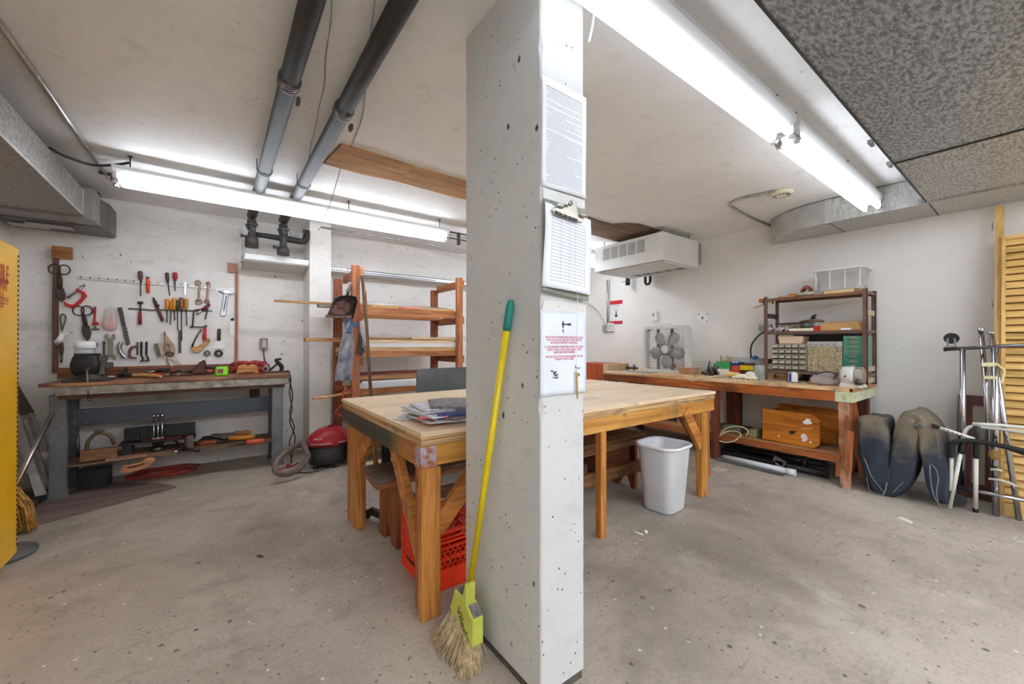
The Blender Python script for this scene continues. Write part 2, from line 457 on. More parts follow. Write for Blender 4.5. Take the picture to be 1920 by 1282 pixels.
# ================================================================ fluorescent fixtures
m_refl = plain((235, 236, 236), 0.35)
def fixture(x0, x1, y, z, label, rods, group='fluorescent ceiling fixtures', power=1.0):
    m_tube = emit((236, 244, 255), TUBE_POWER * power)
    t = thing('fluorescent_fixture', label, 'ceiling light', ((x0 + x1) / 2, y, z), group)
    b = MB()
    b.prism([(x0, y - .065, z + .075), (x0, y - .045, z + .03), (x0, y + .045, z + .03), (x0, y + .065, z + .075), (x0, y + .065, z + .10), (x0, y - .065, z + .10)], (x1 - x0, 0, 0))
    b.build('housing', m_refl, t, bevel=.004)
    for sy in (-1, 1):
        tb = MB()
        xa, xb = (x0 + .035, x1 - .035)
        tb.tube([(xa, y + sy * .042, z), (xa + .02, y + sy * .042, z), (xb - .02, y + sy * .042, z), (xb, y + sy * .042, z)], [.014, .021, .021, .014], 16)
        tb.build('tube', m_tube, t)
        for xx in (x0 + .016, x1 - .016):
            MB().bx(xx - .012, y + sy * .042 - .014, z - .024, xx + .012, y + sy * .042 + .014, z + .05).build('lamp_holder', plain((225, 225, 222), .4), t, bevel=.004)
            MB().cyl((xx - .02, y + sy * .042, z), (xx + .02, y + sy * .042, z), .018, 14).build('end_cap', m_steel, t)
    for rx in rods:
        MB().cyl((rx, y, z + .09), (rx, y, ZC), .004, 8).lathe([(.016, 0), (.016, .004)], 12, (rx, y, ZC - .004)).build('hanger_rod', m_dsteel, t)
    return t
fixture(-.575, 1.99, 3.84, 2.325, 'lit fluorescent fixture over the tool bench, nearest the left wall', (-.488, .98, 1.9), 'fluorescent fixtures over the tool bench', .8)
fixture(2.30, 4.72, 3.84, 2.325, 'lit fluorescent fixture mostly behind the pillar, ending by the heater', (2.5, 4.5), 'fluorescent fixtures over the tool bench', .8)
fixture(.68, 2.50, .855, 2.335, 'nearer lit two tube fluorescent fixture at the top of the picture', (1.35, 2.38), 'fluorescent fixtures beside the big duct', .22)
fixture(2.545, 4.38, .855, 2.33, 'farther lit two tube fluorescent fixture ending at the sheet metal duct', (2.65, 3.65), 'fluorescent fixtures beside the big duct', .42)
# unseen fixtures added behind the camera to brighten and even out the room
for yy, rw_ in ((-1.15, 'nearer'), (-2.5, 'farther')):
    for xa, sd in ((-1.15, 'left'), (1.65, 'right')):
        fixture(xa, xa + 2.5, yy, 2.38, sd + ' added fluorescent fill fixture of the ' + rw_ + ' row behind the camera', (xa + .3, xa + 2.2), 'added fluorescent fill fixtures behind the camera', 1.1 if rw_ == 'nearer' else 1.3)
# short piece of open socket strip where the tool bench lamp ends
t = thing('socket_strip', 'open metal socket strip at the end of the tool bench light', 'light part', (2.08, 3.84, 2.33))
MB().cyl((2.0, 3.80, 2.40), (2.27, 3.80, 2.40), .008).cyl((2.0, 3.80, 2.335), (2.27, 3.80, 2.335), .006).build('rail', m_dsteel, t)
MB().bx(2.10, 3.79, 2.28, 2.125, 3.83, 2.41).build('socket', m_dsteel, t, bevel=.003)
# chain of the near fixture: white cord beside the pillar
p = [P(1112, 0, Y=.99), P(1113, 25, Y=.99), P(1110, 52, Y=.99), P(1104, 80, Y=.99)]
tag(MB().tube(smooth_path(p), .0045, 8).build('power_cord', m_white), 'short white cord hanging at the top right edge of the pillar', 'cord')

# ================================================================ ceiling pipes and drains
def ceiling_pipe(X, Y0, Y1, joint_y, label):
    t = thing('drain_pipe', label, 'pipe', (X, (Y0 + Y1) / 2, 2.42), 'black drain pipes under the ceiling')
    mp = plain((50, 49, 48), .55, 0, .18, 6)
    MB().cyl((X, Y0, 2.455), (X, Y1, 2.455), .042, 20).build('pipe', mp, t)
    MB().lathe([(.044, -.03), (.049, -.028), (.049, .028), (.044, .03)], 20, (X, joint_y, 2.455), (0, 1, 0)).lathe([(.0505, -.024), (.0505, -.016)], 20, (X, joint_y, 2.455), (0, 1, 0)).lathe([(.0505, .016), (.0505, .024)], 20, (X, joint_y, 2.455), (0, 1, 0)).bx(X + .03, joint_y - .022, 2.36, X + .045, joint_y + .022, 2.385).build('band_clamp', metal((120, 116, 112), .35), t)
    for yy in (Y0 + .6, joint_y + 1.2):
        MB().tube([(X - .047, yy, 2.455), (X - .047, yy, ZC)], .003, 6).tube([(X + .047, yy, 2.455), (X + .047, yy, ZC)], .003, 6).tube(arc((X, yy, 2.455), .047, 180, 360, 12), .003, 6).build('hanger', m_dsteel, t)
    return t
ceiling_pipe(.277, -1.0, 4.62, P(538, 165, Z=2.42).y, 'left one of two black drain pipes running under the ceiling')
ceiling_pipe(.545, -1.0, 4.62, P(642, 218, Z=2.42).y, 'right one of two black drain pipes, nearer the wood ceiling patch')
def drain(X, zb, zt, label):
    t = thing('drain_fitting', label, 'pipe fitting', (X, 4.62, zb), 'black drain fittings by the pilaster')
    md = plain((66, 62, 60), .55, 0, .2)
    MB().lathe([(.056, zb), (.056, zt), (.036, zt + .02), (.032, zt + .05), (.034, zt + .10), (.045, zt + .13)], 20, (X, 4.62, 0)).cyl((X, 4.62, zt + .12), (X, 4.62, 2.41), .04).build('body', md, t)
    MB().cyl((X - .03, 4.60, zt + .005), (X - .085, 4.59, zt + .005), .012, 10).lathe([(.016, -.008), (.016, .008)], 12, (X - .085, 4.59, zt + .005), (1, 0, 0)).build('bolt', m_dsteel, t)
    MB().tube(arc((X, 4.62, 2.36), .05, 0, 360, 16, 'xy'), .004, 6).tube([(X - .05, 4.62, 2.36), (X - .03, 4.6, 2.29), (X + .03, 4.59, 2.33)], .006, 6).tube([(X + .05, 4.60, 2.38), (X + .01, 4.58, 2.30), (X - .02, 4.58, 2.34)], .005, 6).build('clamp', m_steel, t)
    return t
drain(.277, P(467, 463, Y=4.62).z, 2.235, 'left black drain fitting hanging above the white wall shelf')
drain(.545, P(518, 477, Y=4.62).z, 2.165, 'right black drain fitting next to the pilaster')
t = thing('cross_pipe', 'black horizontal drain pipe joining the two drain fittings', 'pipe', (.5, 4.66, 2.28))
MB().tube([(.277, 4.66, 2.285), (.42, 4.66, 2.283), (.70, 4.66, 2.275), (.745, 4.66, 2.285), (.762, 4.66, 2.32), (.762, 4.66, 2.40)], [.023, .026, .032, .036, .034, .034], 14).build('pipe', plain((44, 42, 41), .6), t)
MB().tube([(.60, 4.61, 2.34), (.63, 4.61, 2.30), (.66, 4.61, 2.36), (.70, 4.61, 2.29), (.74, 4.61, 2.38)], .005, 6).tube([(.585, 4.61, 2.30), (.68, 4.60, 2.31)], .007, 6).build('wire_tie', m_steel, t)

# white wall shelf / lamp housing under the fittings
t = thing('wall_shelf', 'white painted metal box shelf on the tool wall beside the pilaster', 'shelf', (.5, 4.9, 2.03))
MB().bx(.225, 4.72, 2.045, .798, YB, 2.10).build('top', plain((240, 240, 238), .35), t, bevel=.004)
MB().prism([(.215, 4.72, 2.045), (.215, YB, 2.03), (.215, YB, 1.99), (.215, 4.735, 2.03)], (.575, 0, 0)).build('reflector', plain((205, 205, 202), .4), t)
MB().cyl((.205, 4.74, 2.0), (.205, 4.74, 2.07), .007).lathe([(.012, -.008), (.012, .008)], 10, (.20, 4.72, 2.02), (1, 0, 0)).build('knob', m_steel, t)
MB().bx(.185, 4.98, 1.98, .205, 5.0, 2.40).build('conduit', plain((210, 208, 205), .4), t)

# hanging wires
for pts, lb in (([(622, 0), (620, 30), (611, 62), (608, 120), (598, 165), (592, 220), (584, 262), (579, 300), (574, 340)], 'thin grey wire hanging from the ceiling between the two black pipes'),
                ([(703, 0), (697, 45), (688, 92), (685, 130), (680, 175), (668, 215), (655, 255), (642, 300), (630, 345), (618, 385), (606, 404)], 'thin pale wire hanging in front of the right black pipe')):
    y0, y1 = (1.52, 3.3) if 'between' in lb else (1.42, 3.75)
    pp = [P(x, y, Y=y0 + (y1 - y0) * (k / (len(pts) - 1))) for k, (x, y) in enumerate(pts)]
    # keep below the ceiling
    pp = [Vector((q.x, q.y, min(q.z, ZC - .004))) for q in pp]
    tag(MB().tube(smooth_path(pp), .003, 6).build('hanging_wire', plain((160, 158, 155), .5)), lb, 'wire')

# conduits
def conduit(name, pts, r, label, mat=None):
    return tag(MB().tube(pts, r, 10).build(name, mat or metal((200, 198, 195), .35)), label, 'conduit')
yc = P(100, 196, Z=ZC - .02).x
conduit('conduit', [P(-30, 5, Z=ZC - .015), P(205, 335, Z=ZC - .015)], .011, 'steel conduit along the left of the ceiling beside the duct')
a = P(185, 323, Z=ZC - .014); b = P(869, 437, Z=ZC - .014)
conduit('conduit', [(a.x, a.y, a.z), (3.6, a.y, a.z)], .012, 'long steel conduit on the ceiling behind the tool bench light')
conduit('conduit', [(.9, 4.66, 2.46), (3.3, 4.66, 2.46)], .010, 'steel conduit passing over the pilaster below the ceiling')
p = [P(93, 277, Z=2.47), P(115, 290, Z=2.47), P(150, 303, Z=2.48), P(180, 310, Z=2.48), P(215, 309, Z=2.48), P(243, 305, Z=2.49)]
tag(MB().tube(smooth_path(p), .009, 8).build('cable', plain((70, 66, 62), .5)), 'dark cable sagging between the left duct and the light fixture', 'cable')

# ================================================================ ducts
def cross_broken(x0, x1, y0, y1, z, dip=.008):
    c = ((x0 + x1) / 2, (y0 + y1) / 2, z - dip)
    m = MB()
    m.add([(x0, y0, z), (x1, y0, z), (x1, y1, z), (x0, y1, z), c], [(0, 1, 4), (1, 2, 4), (2, 3, 4), (3, 0, 4)])
    return m
ZD = 2.30
t = thing('air_duct', 'big speckled galvanized duct overhead on the right, panels creased corner to corner', 'duct', (2.4, .1, ZD), 'sheet metal ducts')
m = MB().bx(.72, -.62, ZD + .012, 4.45, .55, ZC - .02); m.build('body', m_galv, t)
for k, (xa, xb) in enumerate(((.72, .90), (.90, 3.34), (3.34, 4.45))):
    for (ya, yb) in ((-.60, .548),):
        if k == 1: ya = -.60
        cross_broken(xa + .004, xb - .004, ya, yb, ZD + .012, .05).build('bottom_panel', m_galv if k < 2 else galvanized('lighter_speckle', (150, 152, 154), (212, 214, 215), .5), t)
for xx in (.90, 3.34):
    MB().bx(xx - .006, -.61, ZD + .004, xx + .006, .552, ZD + .012).build('seam', m_dsteel, t)
MB().bx(.72, .548, ZD + .006, 4.45, .556, ZD + .016).build('edge_flange', plain((70, 70, 70), .5), t)
for xx, yy in ((2.9, .565), (3.34, .565), (4.4, .57)):
    MB().bx(xx - .03, yy - .004, ZD - .002, xx + .03, yy + .012, ZD + .012).bx(xx - .008, yy - .002, ZD + .01, xx + .008, yy + .02, ZD + .03).build('clip', m_steel, t)
t = thing('air_duct', 'galvanized wall duct under the ceiling with a rounded end by the smoke detector', 'duct', (4.7, .6, ZD), 'sheet metal ducts')
MB().bx(4.45, -.62, ZD, XR, .535, ZC - .01).build('body', m_galv_l, t)
MB().bx(4.45, .545, ZD, XR, 1.17, ZC - .01).build('body', m_galv_l, t)
rg = []
for z in (ZD, ZC - .01):
    rg.append([Vector((XR, 1.17, z)), Vector((4.45, 1.17, z))] + [Vector((XR - .5 * math.cos(R(a)), 1.17 + .62 * math.sin(R(a)), z)) for a in range(6, 91, 6)])
MB().loft(rg, smooth=False).build('elbow', plain((188, 188, 184), .4, .3, .08), t)
for yy in (.54, 1.17):
    MB().bx(4.442, yy - .025, ZD - .004, 4.452, yy + .025, ZC - .01).build('collar', plain((200, 200, 196), .4, .3), t)
MB().bx(4.45, 1.166, ZD - .003, XR, 1.172, ZD).bx(4.45, .537, ZD - .003, XR, .543, ZD).build('seam', m_dsteel, t)

t = thing('air_duct', 'galvanized duct hanging along the upper left wall', 'duct', (-1.1, 3.0, 2.19), 'sheet metal ducts')
XD = -.83
MB().bx(XL + .02, 1.0, 2.19, XD, 4.45, 2.40).build('body', galvanized('left_duct', (128, 124, 120), (178, 174, 168), .25), t)
MB().bx(XD - .002, 1.0, 2.19, XD + .006, 4.45, 2.205).bx(XD - .002, 4.43, 2.19, XD + .006, 4.455, 2.40).build('flange', plain((190, 187, 182), .4, .3), t)
MB().bx(XL + .02, 4.455, 2.17, XD + .06, 4.66, 2.42).build('collar', plain((150, 147, 143), .45, .3), t, bevel=.004)
MB().loft([[Vector((x, y, z)) for x, y in ((XL + .02, 4.66), (XD + .06, 4.66), (XD + .10, 4.80), (XD + .10, 5.05), (XL + .02, 5.05))] for z in (2.16, 2.40)], smooth=False).build('end_box', plain((104, 101, 98), .45, .3), t, bevel=.01)
t = thing('ceiling_gap_trim', 'dark ragged hole in the ceiling where the left duct goes up', 'hole', (-.85, 4.9, 2.4))
MB().prism([P(158, 360, Z=2.515), P(186, 362, Z=2.515), P(190, 372, Z=2.515), P(178, 384, Z=2.515), P(160, 378, Z=2.515)], (0, 0, .004)).build('opening', plain((40, 38, 36), .9), t)
MB().bx(-1.2, 4.74, 2.145, -.95, 4.84, 2.155).bx(-1.3, 4.80, 2.14, -1.1, 4.9, 2.15).build('tape', plain((190, 188, 184), .6), thing('duct_tape', 'pale tape strips on the underside of the left duct end', 'tape', (-1.1, 4.8, 2.14)))

# ================================================================ smoke detector and its conduit
c = P(1466, 359, Z=ZC)
t = thing('smoke_detector', 'cream round smoke detector on the ceiling', 'smoke detector', c)
MB().lathe([(.085, 0), (.085, -.02), (.07, -.032), (.045, -.036), (.045, -.03), (.02, -.04), (.001, -.041)], 28, c).build('body', plain((226, 218, 190), .4), t)
m = MB()
for k in range(12):
    a = k * math.pi / 6
    m.box((c.x + .055 * math.cos(a), c.y + .055 * math.sin(a), c.z - .036), (.018, .005, .004), (0, 0, a))
m.build('vent_slots', m_black, t)
pts = [P(*cU(300, 958), Z=ZC - .012), P(*cU(230, 975), Z=ZC - .012), P(*cU(150, 990), Z=ZC - .012), P(*cU(92, 1012), Z=ZC - .012), P(*cU(82, 1030), Z=ZC - .012), P(*cU(105, 1048), Z=ZC - .012), P(*cU(200, 1100), Z=ZC - .012), P(*cU(285, 1135), Z=ZC - .012)]
conduit('conduit', smooth_path(pts, 5), .011, 'bent steel conduit from the smoke detector to the wall duct')

# ================================================================ unit heater under the ceiling
hx0, hx1, hy0, hy1, hz0, hz1 = 3.96, 4.70, 2.52, 3.50, 2.135, 2.45
t = thing('unit_heater', 'white louvred box heater hanging under the ceiling above the fan', 'heater', ((hx0 + hx1) / 2, (hy0 + hy1) / 2, hz0))
MB().bx(hx0, hy0, hz0, hx1, hy1, hz1).build('casing', plain((226, 226, 222), .35), t, bevel=.004)
dk = plain((70, 72, 74), .5)
w = (hy1 - hy0)
for k in range(5):
    ya = hy0 + w * (.24 + .13 * k); yb = ya + w * .105
    m = MB()
    for j in range(9):
        z = hz1 - .045 - j * .0165
        m.bx(hx0 - .003, ya, z - .0055, hx0 + .003, yb, z)
    m.build('louvre', dk, t)
MB().bx(hx0 + .05, hy0 + .02, hz0 - .02, hx1 - .02, hy1 - .03, hz0).build('bottom_tray', plain((205, 205, 202), .4), t, bevel=.004)
for k in range(5):
    ya = hy0 + w * (.08 + .15 * k)
    MB().bx(hx1 - .24, ya, hz0 - .024, hx1 - .12, ya + w * .11, hz0 - .019).build('outlet_grille', plain((120, 122, 124), .5), t)
for xx in (hx0 + .06, hx1 - .12):
    for yy in (hy0 + .05, hy1 - .1):
        MB().cyl((xx, yy, hz1), (xx, yy, ZC), .006, 8).build('hanger_rod', m_steel, t)
MB().bx(4.70, 2.50, 2.17, 4.735, 2.51, 2.42).build('wall_plate', m_steel, thing('wall_bracket', 'narrow steel bracket plate between the heater and the right wall', 'bracket', (XR, 2.5, 2.17)))
t = thing('hose_valve', 'black pipe ends under the heater with a blue valve handle', 'valve', (4.86, 3.2, 1.95))
p0 = P(1177, 527, X=4.85); 
MB().cyl((p0.x, p0.y, p0.z + .02), (p0.x, p0.y, ZC), .027, 12).lathe([(.034, 0), (.034, .09)], 14, (p0.x, p0.y, p0.z - .06)).build('pipe', m_black, t)
MB().cyl((p0.x, p0.y, p0.z), (p0.x, p0.y + .10, p0.z), .007, 8).build('lever', plain((120, 150, 200), .4), t)
a = P(*cO(480, 470), X=4.85); b = P(*cO(510, 530), X=4.85)
tag(MB().tube([(a.x, a.y, ZC), (a.x, a.y, b.z + .03), (a.x, a.y - .02, b.z), (a.x, a.y - .055, b.z), (a.x, a.y - .08, b.z + .03), (a.x, a.y - .08, ZC)], .018, 10).build('pipe_loop', m_black), 'black U shaped pipe loop below the heater', 'pipe')
# ================================================================ tool board on the back wall
WY = 5.03
def W(pt, dy=.0): return P(pt[0], pt[1], Y=WY - dy)
def wx(px, py=600): return P(px, py, Y=WY).x
bl, br = wx(110), wx(441)
ztop = P(441, 512, Y=WY).z
tag(MB().bx(bl, WY, .97, br, YB - .001, ztop).build('tool_board', plain((228, 225, 222), .5, 0, .06, 4), bevel=.002), 'off white painted tool board behind the grey steel bench', 'board')
m_strip = wood((186, 128, 92), (132, 84, 56), 'z', 1.2)
m_dstrip = wood((120, 84, 64), (78, 54, 44), 'z', 1.2)
q0 = P(113, 470, Y=WY); q1 = P(113, 705, Y=WY)
tag(MB().bx(bl - .035, WY - .012, .955, bl, YB - .001, q0.z).build('wood_strip', m_dstrip), 'narrow dark wood strip up the left edge of the tool board', 'strip')
tag(MB().bx(bl - .035, WY - .04, P(106, 485, Y=WY).z, bl + .085, WY - .013, P(106, 462, Y=WY).z).build('wood_block', wood((190, 130, 70), (140, 86, 44), 'x'), bevel=.004), 'short brown wood block at the top left of the tool board', 'block')
tag(MB().bx(br - .004, WY - .012, .955, br + .022, YB - .001, P(441, 510, Y=WY).z).build('wood_strip', m_strip), 'thin light wood strip up the right edge of the tool board', 'strip')
tag(MB().bx(wx(426), WY - .03, P(*cB(1082, 178), Y=WY).z, wx(444.6), WY - .013, P(*cB(1082, 78), Y=WY).z).build('wood_block', wood((200, 150, 118), (160, 110, 82), 'z'), bevel=.003), 'small light wood block at the top right of the tool board', 'block')
# back rail of the bench under the board
tag(MB().bx(bl, WY - .03, .905, br + .02, WY, P(300, 685, Y=WY).z).build('back_board', wood((150, 96, 62), (104, 62, 38), 'x')), 'long brown board standing along the back of the tool bench', 'board')

def line3(pts, dy): return [W(p, dy) for p in pts]
# tool rails
m_alu = plain((206, 206, 206), .35, .3)
a = W(cA(245, 366), .004); b = W(cB(935, 348), .004)
t = thing('tool_rail', 'long notched aluminium tool rail, upper one on the tool board', 'tool rail', (a + b) / 2)
MB().beam(a, b, .016, .026).build('bar', m_alu, t)
for k in range(17):
    q = a.lerp(b, (k + .5) / 17)
    MB().box(q + Vector((0, -.009, .006)), (.008, .006, .014)).build('notch', m_dsteel, t)
pts = [cB(5, 573), cB(160, 580), cB(250, 590), cB(360, 588), cB(520, 592), cB(650, 596), cB(920, 600)]
tag(MB().tube(smooth_path(line3(pts, .006), 4), .008, 8).build('tool_rail', plain((120, 120, 118), .45)), 'wavy grey tool rail, lower one on the tool board', 'tool rail')

TG = 'hand tools hung on the tool board'
def screwdriver(c, top, mid, tip, col, label, rh=.016, rs=.005, dy=.022, group='screwdrivers hung on the tool board'):
    a, b, e = W(c(*top), dy), W(c(*mid), dy), W(c(*tip), dy)
    t = thing('screwdriver', label, 'screwdriver', b, group)
    L = (b - a)
    pr = [a, a + L * .06, a + L * .5, a + L * .8, a + L * .9, b]
    MB().tube(pr, [rh * .6, rh, rh * 1.05, rh * .95, rh * .6, rh * .8], 10).build('handle', plain(col, .35, 0, .1), t)
    MB().tube([b, b.lerp(e, .93), e], [rs, rs, rs * .6], 8).build('shaft', m_dsteel, t)
    return t
screwdriver(cA, (795, 312), (795, 385), (795, 526), (108, 70, 60), 'brown handled screwdriver, leftmost on the upper rail', .017)
screwdriver(cB, (425, 180), (437, 290), (457, 436), (72, 66, 58), 'dark handled screwdriver tilted on the upper rail', .014)
screwdriver(cB, (515, 178), (515, 268), (513, 381), (170, 34, 52), 'red handled screwdriver on the upper rail', .018)
for (x0, y0, x1, y1, x2, y2, c, r, lb) in ((428, 466, 428, 588, 425, 725, (226, 136, 30), .016, 'bright orange handled screwdriver, leftmost of the six on the lower rail'),
        (469, 495, 469, 590, 463, 750, (196, 140, 40), .012, 'thin amber handled screwdriver, second from the left on the lower rail'),
        (503, 458, 503, 588, 513, 702, (212, 140, 40), .018, 'fat amber handled screwdriver with a short shaft on the lower rail'),
        (540, 482, 540, 590, 544, 812, (52, 66, 60), .015, 'dark green handled screwdriver on the lower rail'),
        (583, 452, 583, 590, 587, 925, (146, 84, 48), .018, 'brown handled screwdriver with the longest shaft on the lower rail'),
        (635, 464, 635, 588, 643, 760, (190, 142, 50), .016, 'amber handled screwdriver, rightmost of the six on the lower rail')):
    screwdriver(cB, (x0, y0), (x1, y1), (x2, y2), c, lb, r)
def wpoly(name, c, pts, th, col, label, cat, dy=.004, group=None, mat=None, bevel=.002):
    o = MB().prism([W(c(*p), dy) for p in pts], (0, -th, 0)).build(name, mat or plain(col, .45), bevel=bevel)
    return tag(o, label, cat, group)
def wtube(c, pts, r, dy=.015, n=5): return MB().tube(smooth_path([W(c(*p), dy) for p in pts], n) if n else [W(c(*p), dy) for p in pts], r, 8)
t = thing('utility_knife', 'orange utility knife on the upper rail', 'knife', W(cB(216, 400), .02))
MB().tube([W(cB(215, 240), .02), W(cB(216, 300), .02), W(cB(219, 400), .02)], [.012, .015, .013], 8).build('handle', plain((235, 92, 50), .35), t)
MB().tube([W(cB(214, 228), .02), W(cB(215, 245), .02)], .012, 8).build('end_cap', m_black, t)
def ring(c, ce, r, rt=.004, dy=.012, ry=None, n=18, M=None):
    o = W(c(*ce), dy)
    return [o + Vector((r * math.cos(2 * math.pi * k / n), 0, (ry or r) * math.sin(2 * math.pi * k / n))) for k in range(n)]
# open ended and ring wrenches
def open_wrench(c, a, b, w, col, label, flip=False, jaw=.03):
    A0, B0 = W(c(*a), .006), W(c(*b), .006); d = (B0 - A0).normalized(); n = Vector((-d.z, 0, d.x))
    t = MB(); h = w / 2; L = (B0 - A0).length
    pts = [A0 + n * h, A0 + n * jaw * .7 - d * jaw * .2, A0 + n * jaw * .62 - d * jaw * 1.1, A0 + n * jaw * .25 - d * jaw * 1.1, A0 + n * jaw * .22 - d * jaw * .3,
           A0 - n * jaw * .22 - d * jaw * .3, A0 - n * jaw * .25 - d * jaw * 1.1, A0 - n * jaw * .62 - d * jaw * 1.1, A0 - n * jaw * .7 - d * jaw * .2, A0 - n * h,
           B0 - n * h, B0 - n * jaw * .7 + d * jaw * .2, B0 - n * jaw * .62 + d * jaw * 1.0, B0 - n * jaw * .25 + d * jaw * .9, B0 - n * jaw * .2 + d * jaw * .2,
           B0 + n * jaw * .2 + d * jaw * .2, B0 + n * jaw * .25 + d * jaw * .9, B0 + n * jaw * .62 + d * jaw * 1.0, B0 + n * jaw * .7 + d * jaw * .2, B0 + n * h]
    t.prism(pts, (0, -.01, 0))
    return tag(t.build('open_wrench', col, bevel=.001), label, 'wrench', 'wrenches on the tool board')
open_wrench(cB, (625, 300), (626, 418), .016, metal((215, 215, 215), .3), 'bright chrome open wrench on the upper rail', jaw=.02)
open_wrench(cA, (537, 905), (540, 1028), .034, plain((150, 136, 124), .45, .4), 'large tan open wrench above the back board', jaw=.05)
def ring_wrench(c, pts, re, col, label, r1=.022, r2=.024):
    P0 = [W(c(*p), .014) for p in pts]
    t = MB().tube(smooth_path(P0, 5), .008, 8)
    for q, r in ((P0[0], r1), (P0[-1], r2)):
        t.tube([q + Vector((r * math.cos(k * math.pi / 8), 0, r * math.sin(k * math.pi / 8))) for k in range(16)], .006, 6, closed=True)
    return tag(t.build('ring_wrench', col), label, 'wrench', 'wrenches on the tool board')
mcop = metal((186, 140, 118), .35)
ring_wrench(cB, [(765, 292), (782, 335), (775, 400), (774, 498)], 1, mcop, 'coppery ring wrench, left of the pair on the upper rail')
ring_wrench(cB, [(876, 300), (874, 340), (868, 420), (863, 495)], 1, mcop, 'coppery ring wrench, right of the pair on the upper rail', .016, .018)
ring_wrench(cA, [(397, 942), (398, 1000), (392, 1060), (387, 1115)], 1, m_steel, 'steel ring wrench hanging behind the bench vise', .022, .012)
o = MB().tube([W(cA(481, 922), .012), W(cA(481, 1030), .012), W(cA(482, 1042), .012)], [.007, .008, .008], 8)
o.ball(W(cA(482, 1052), .014), (.022, .01, .02)); o.tube([W(cA(474, 915), .012), W(cA(488, 935), .012)], .009, 8)
tag(o.build('adjustable_wrench', m_dsteel), 'small dark adjustable wrench above the back board', 'wrench', 'wrenches on the tool board')
# small hammer
t = thing('tack_hammer', 'small hammer with dark red grip at the left of the lower rail', 'hammer', W(cA(790, 770), .02))
MB().cyl(W(cA(770, 583), .02), W(cA(817, 583), .02), .012, 12).build('head', m_dsteel, t)
MB().tube([W(cA(794, 585), .02), W(cA(792, 658), .02)], .007, 8).build('shaft', m_dsteel, t)
MB().tube([W(cA(792, 655), .02), W(cA(790, 690), .02), W(cA(790, 770), .02)], [.010, .013, .014], 10).build('grip', plain((150, 44, 56), .5), t)
# brown tin-snips like pliers
t = thing('linoleum_knife', 'dark red brown pliers hanging at a slant beside the lower rail', 'pliers', W(cA(940, 640), .02))
MB().tube(line3([cA(903, 538), cA(920, 580), cA(938, 622)], .016), [.006, .014, .015], 8).build('jaw', plain((70, 54, 48), .5, .3), t)
MB().tube(line3([cA(936, 618), cA(958, 670), cA(985, 740)], .016), [.012, .014, .013], 8).build('handle', plain((110, 62, 54), .5), t)
MB().tube(line3([cA(940, 615), cA(955, 600)], .016), .008, 8).build('lever', plain((110, 62, 54), .5), t)
# file
wpoly('flat_file', cB, [(548, 810), (580, 810), (583, 1055), (552, 1060)], .006, (70, 72, 74), 'flat dark steel file hanging below the screwdrivers', 'file', dy=.006)
# red handled pruning pliers and a hook
t = thing('slip_pliers', 'dark red pliers lying across the right end of the lower rail', 'pliers', W(cB(820, 585), .03))
MB().tube(line3([cB(893, 525), cB(850, 560), cB(800, 590)], .028), [.012, .015, .010], 8).build('handle', plain((128, 40, 56), .45), t)
MB().tube(line3([cB(800, 590), cB(770, 620), cB(750, 640)], .028), [.010, .012, .006], 8).build('jaw', m_steel, t)
tag(wtube(cB, [(845, 690), (855, 640), (868, 600), (872, 572)], .006).build('steel_pin', m_dsteel), 'thin dark steel pin hanging from the right end of the lower rail', 'pin')
# coping saw
t = thing('coping_saw', 'coping saw with square steel frame and red handle', 'saw', W(cB(800, 780), .02))
wtube(cB, [(870, 590), (800, 583), (735, 590), (718, 610), (712, 700), (706, 772)], .007, .018, 3).build('frame', m_dsteel, t)
MB().tube(line3([cB(676, 773), cB(705, 773)], .018), .009, 8).tube(line3([cB(700, 773), cB(850, 775)], .018), .006, 6).lathe([(.013, -.01), (.013, .01)], 10, W(cB(850, 765), .018), (0, -1, 0)).build('blade', m_dsteel, t)
MB().tube(line3([cB(843, 780), cB(842, 805), cB(838, 860), cB(835, 915)], .018), [.008, .014, .016, .018], 10).build('handle', plain((206, 40, 36), .35), t)
# keyhole saw: curved wooden grip, wire
t = thing('bow_saw', 'saw with a curved tan wooden grip below the red handled coping saw', 'saw', W(cB(800, 1000), .02))
MB().prism([W(cB(*p), .004) for p in [(690, 1005), (720, 990), (770, 985), (815, 950), (850, 905), (885, 893), (900, 915), (890, 950), (850, 980), (820, 1020), (780, 1050), (730, 1050), (700, 1030)]], (0, -.022, 0)).build('grip', wood((214, 164, 110), (168, 116, 70), 'x'), t, bevel=.006)
MB().tube(line3([cB(700, 1000), cB(730, 920), cB(770, 845), cB(805, 798)], .016), .006, 6).tube(line3([cB(695, 985), cB(740, 890), cB(800, 800)], .02), .004, 6).build('wire', m_dsteel, t)
# steel claw hammer (large, grey) on its painted silhouette
wpoly('white_silhouette', cB, [(960, 350), (1175, 350), (1175, 420), (1110, 440), (1080, 690), (980, 690), (1000, 430), (960, 400)], .002, (238, 238, 236), 'white painted outline of a hammer at the right of the tool board', 'mark', dy=.0005, bevel=0)
t = thing('claw_hammer', 'big steel claw hammer at the upper right of the tool board', 'hammer', W(cB(1040, 660), .02))
MB().prism([W(cB(*p), .008) for p in [(1052, 400), (1098, 405), (1066, 660), (1006, 655)]], (0, -.014, 0)).build('handle', metal((178, 178, 180), .35), t, bevel=.004)
MB().prism([W(cB(*p), .022) for p in [(1070, 430), (1084, 432), (1052, 600), (1040, 598)]], (0, -.004, 0)).build('inset', m_dsteel, t)
MB().prism([W(cB(*p), .006) for p in [(985, 375), (1040, 378), (1058, 366), (1098, 366), (1115, 398), (1160, 402), (1150, 412), (1105, 418), (1050, 412), (1030, 392), (985, 385)]], (0, -.03, 0)).build('head', metal((188, 188, 190), .3), t, bevel=.004)
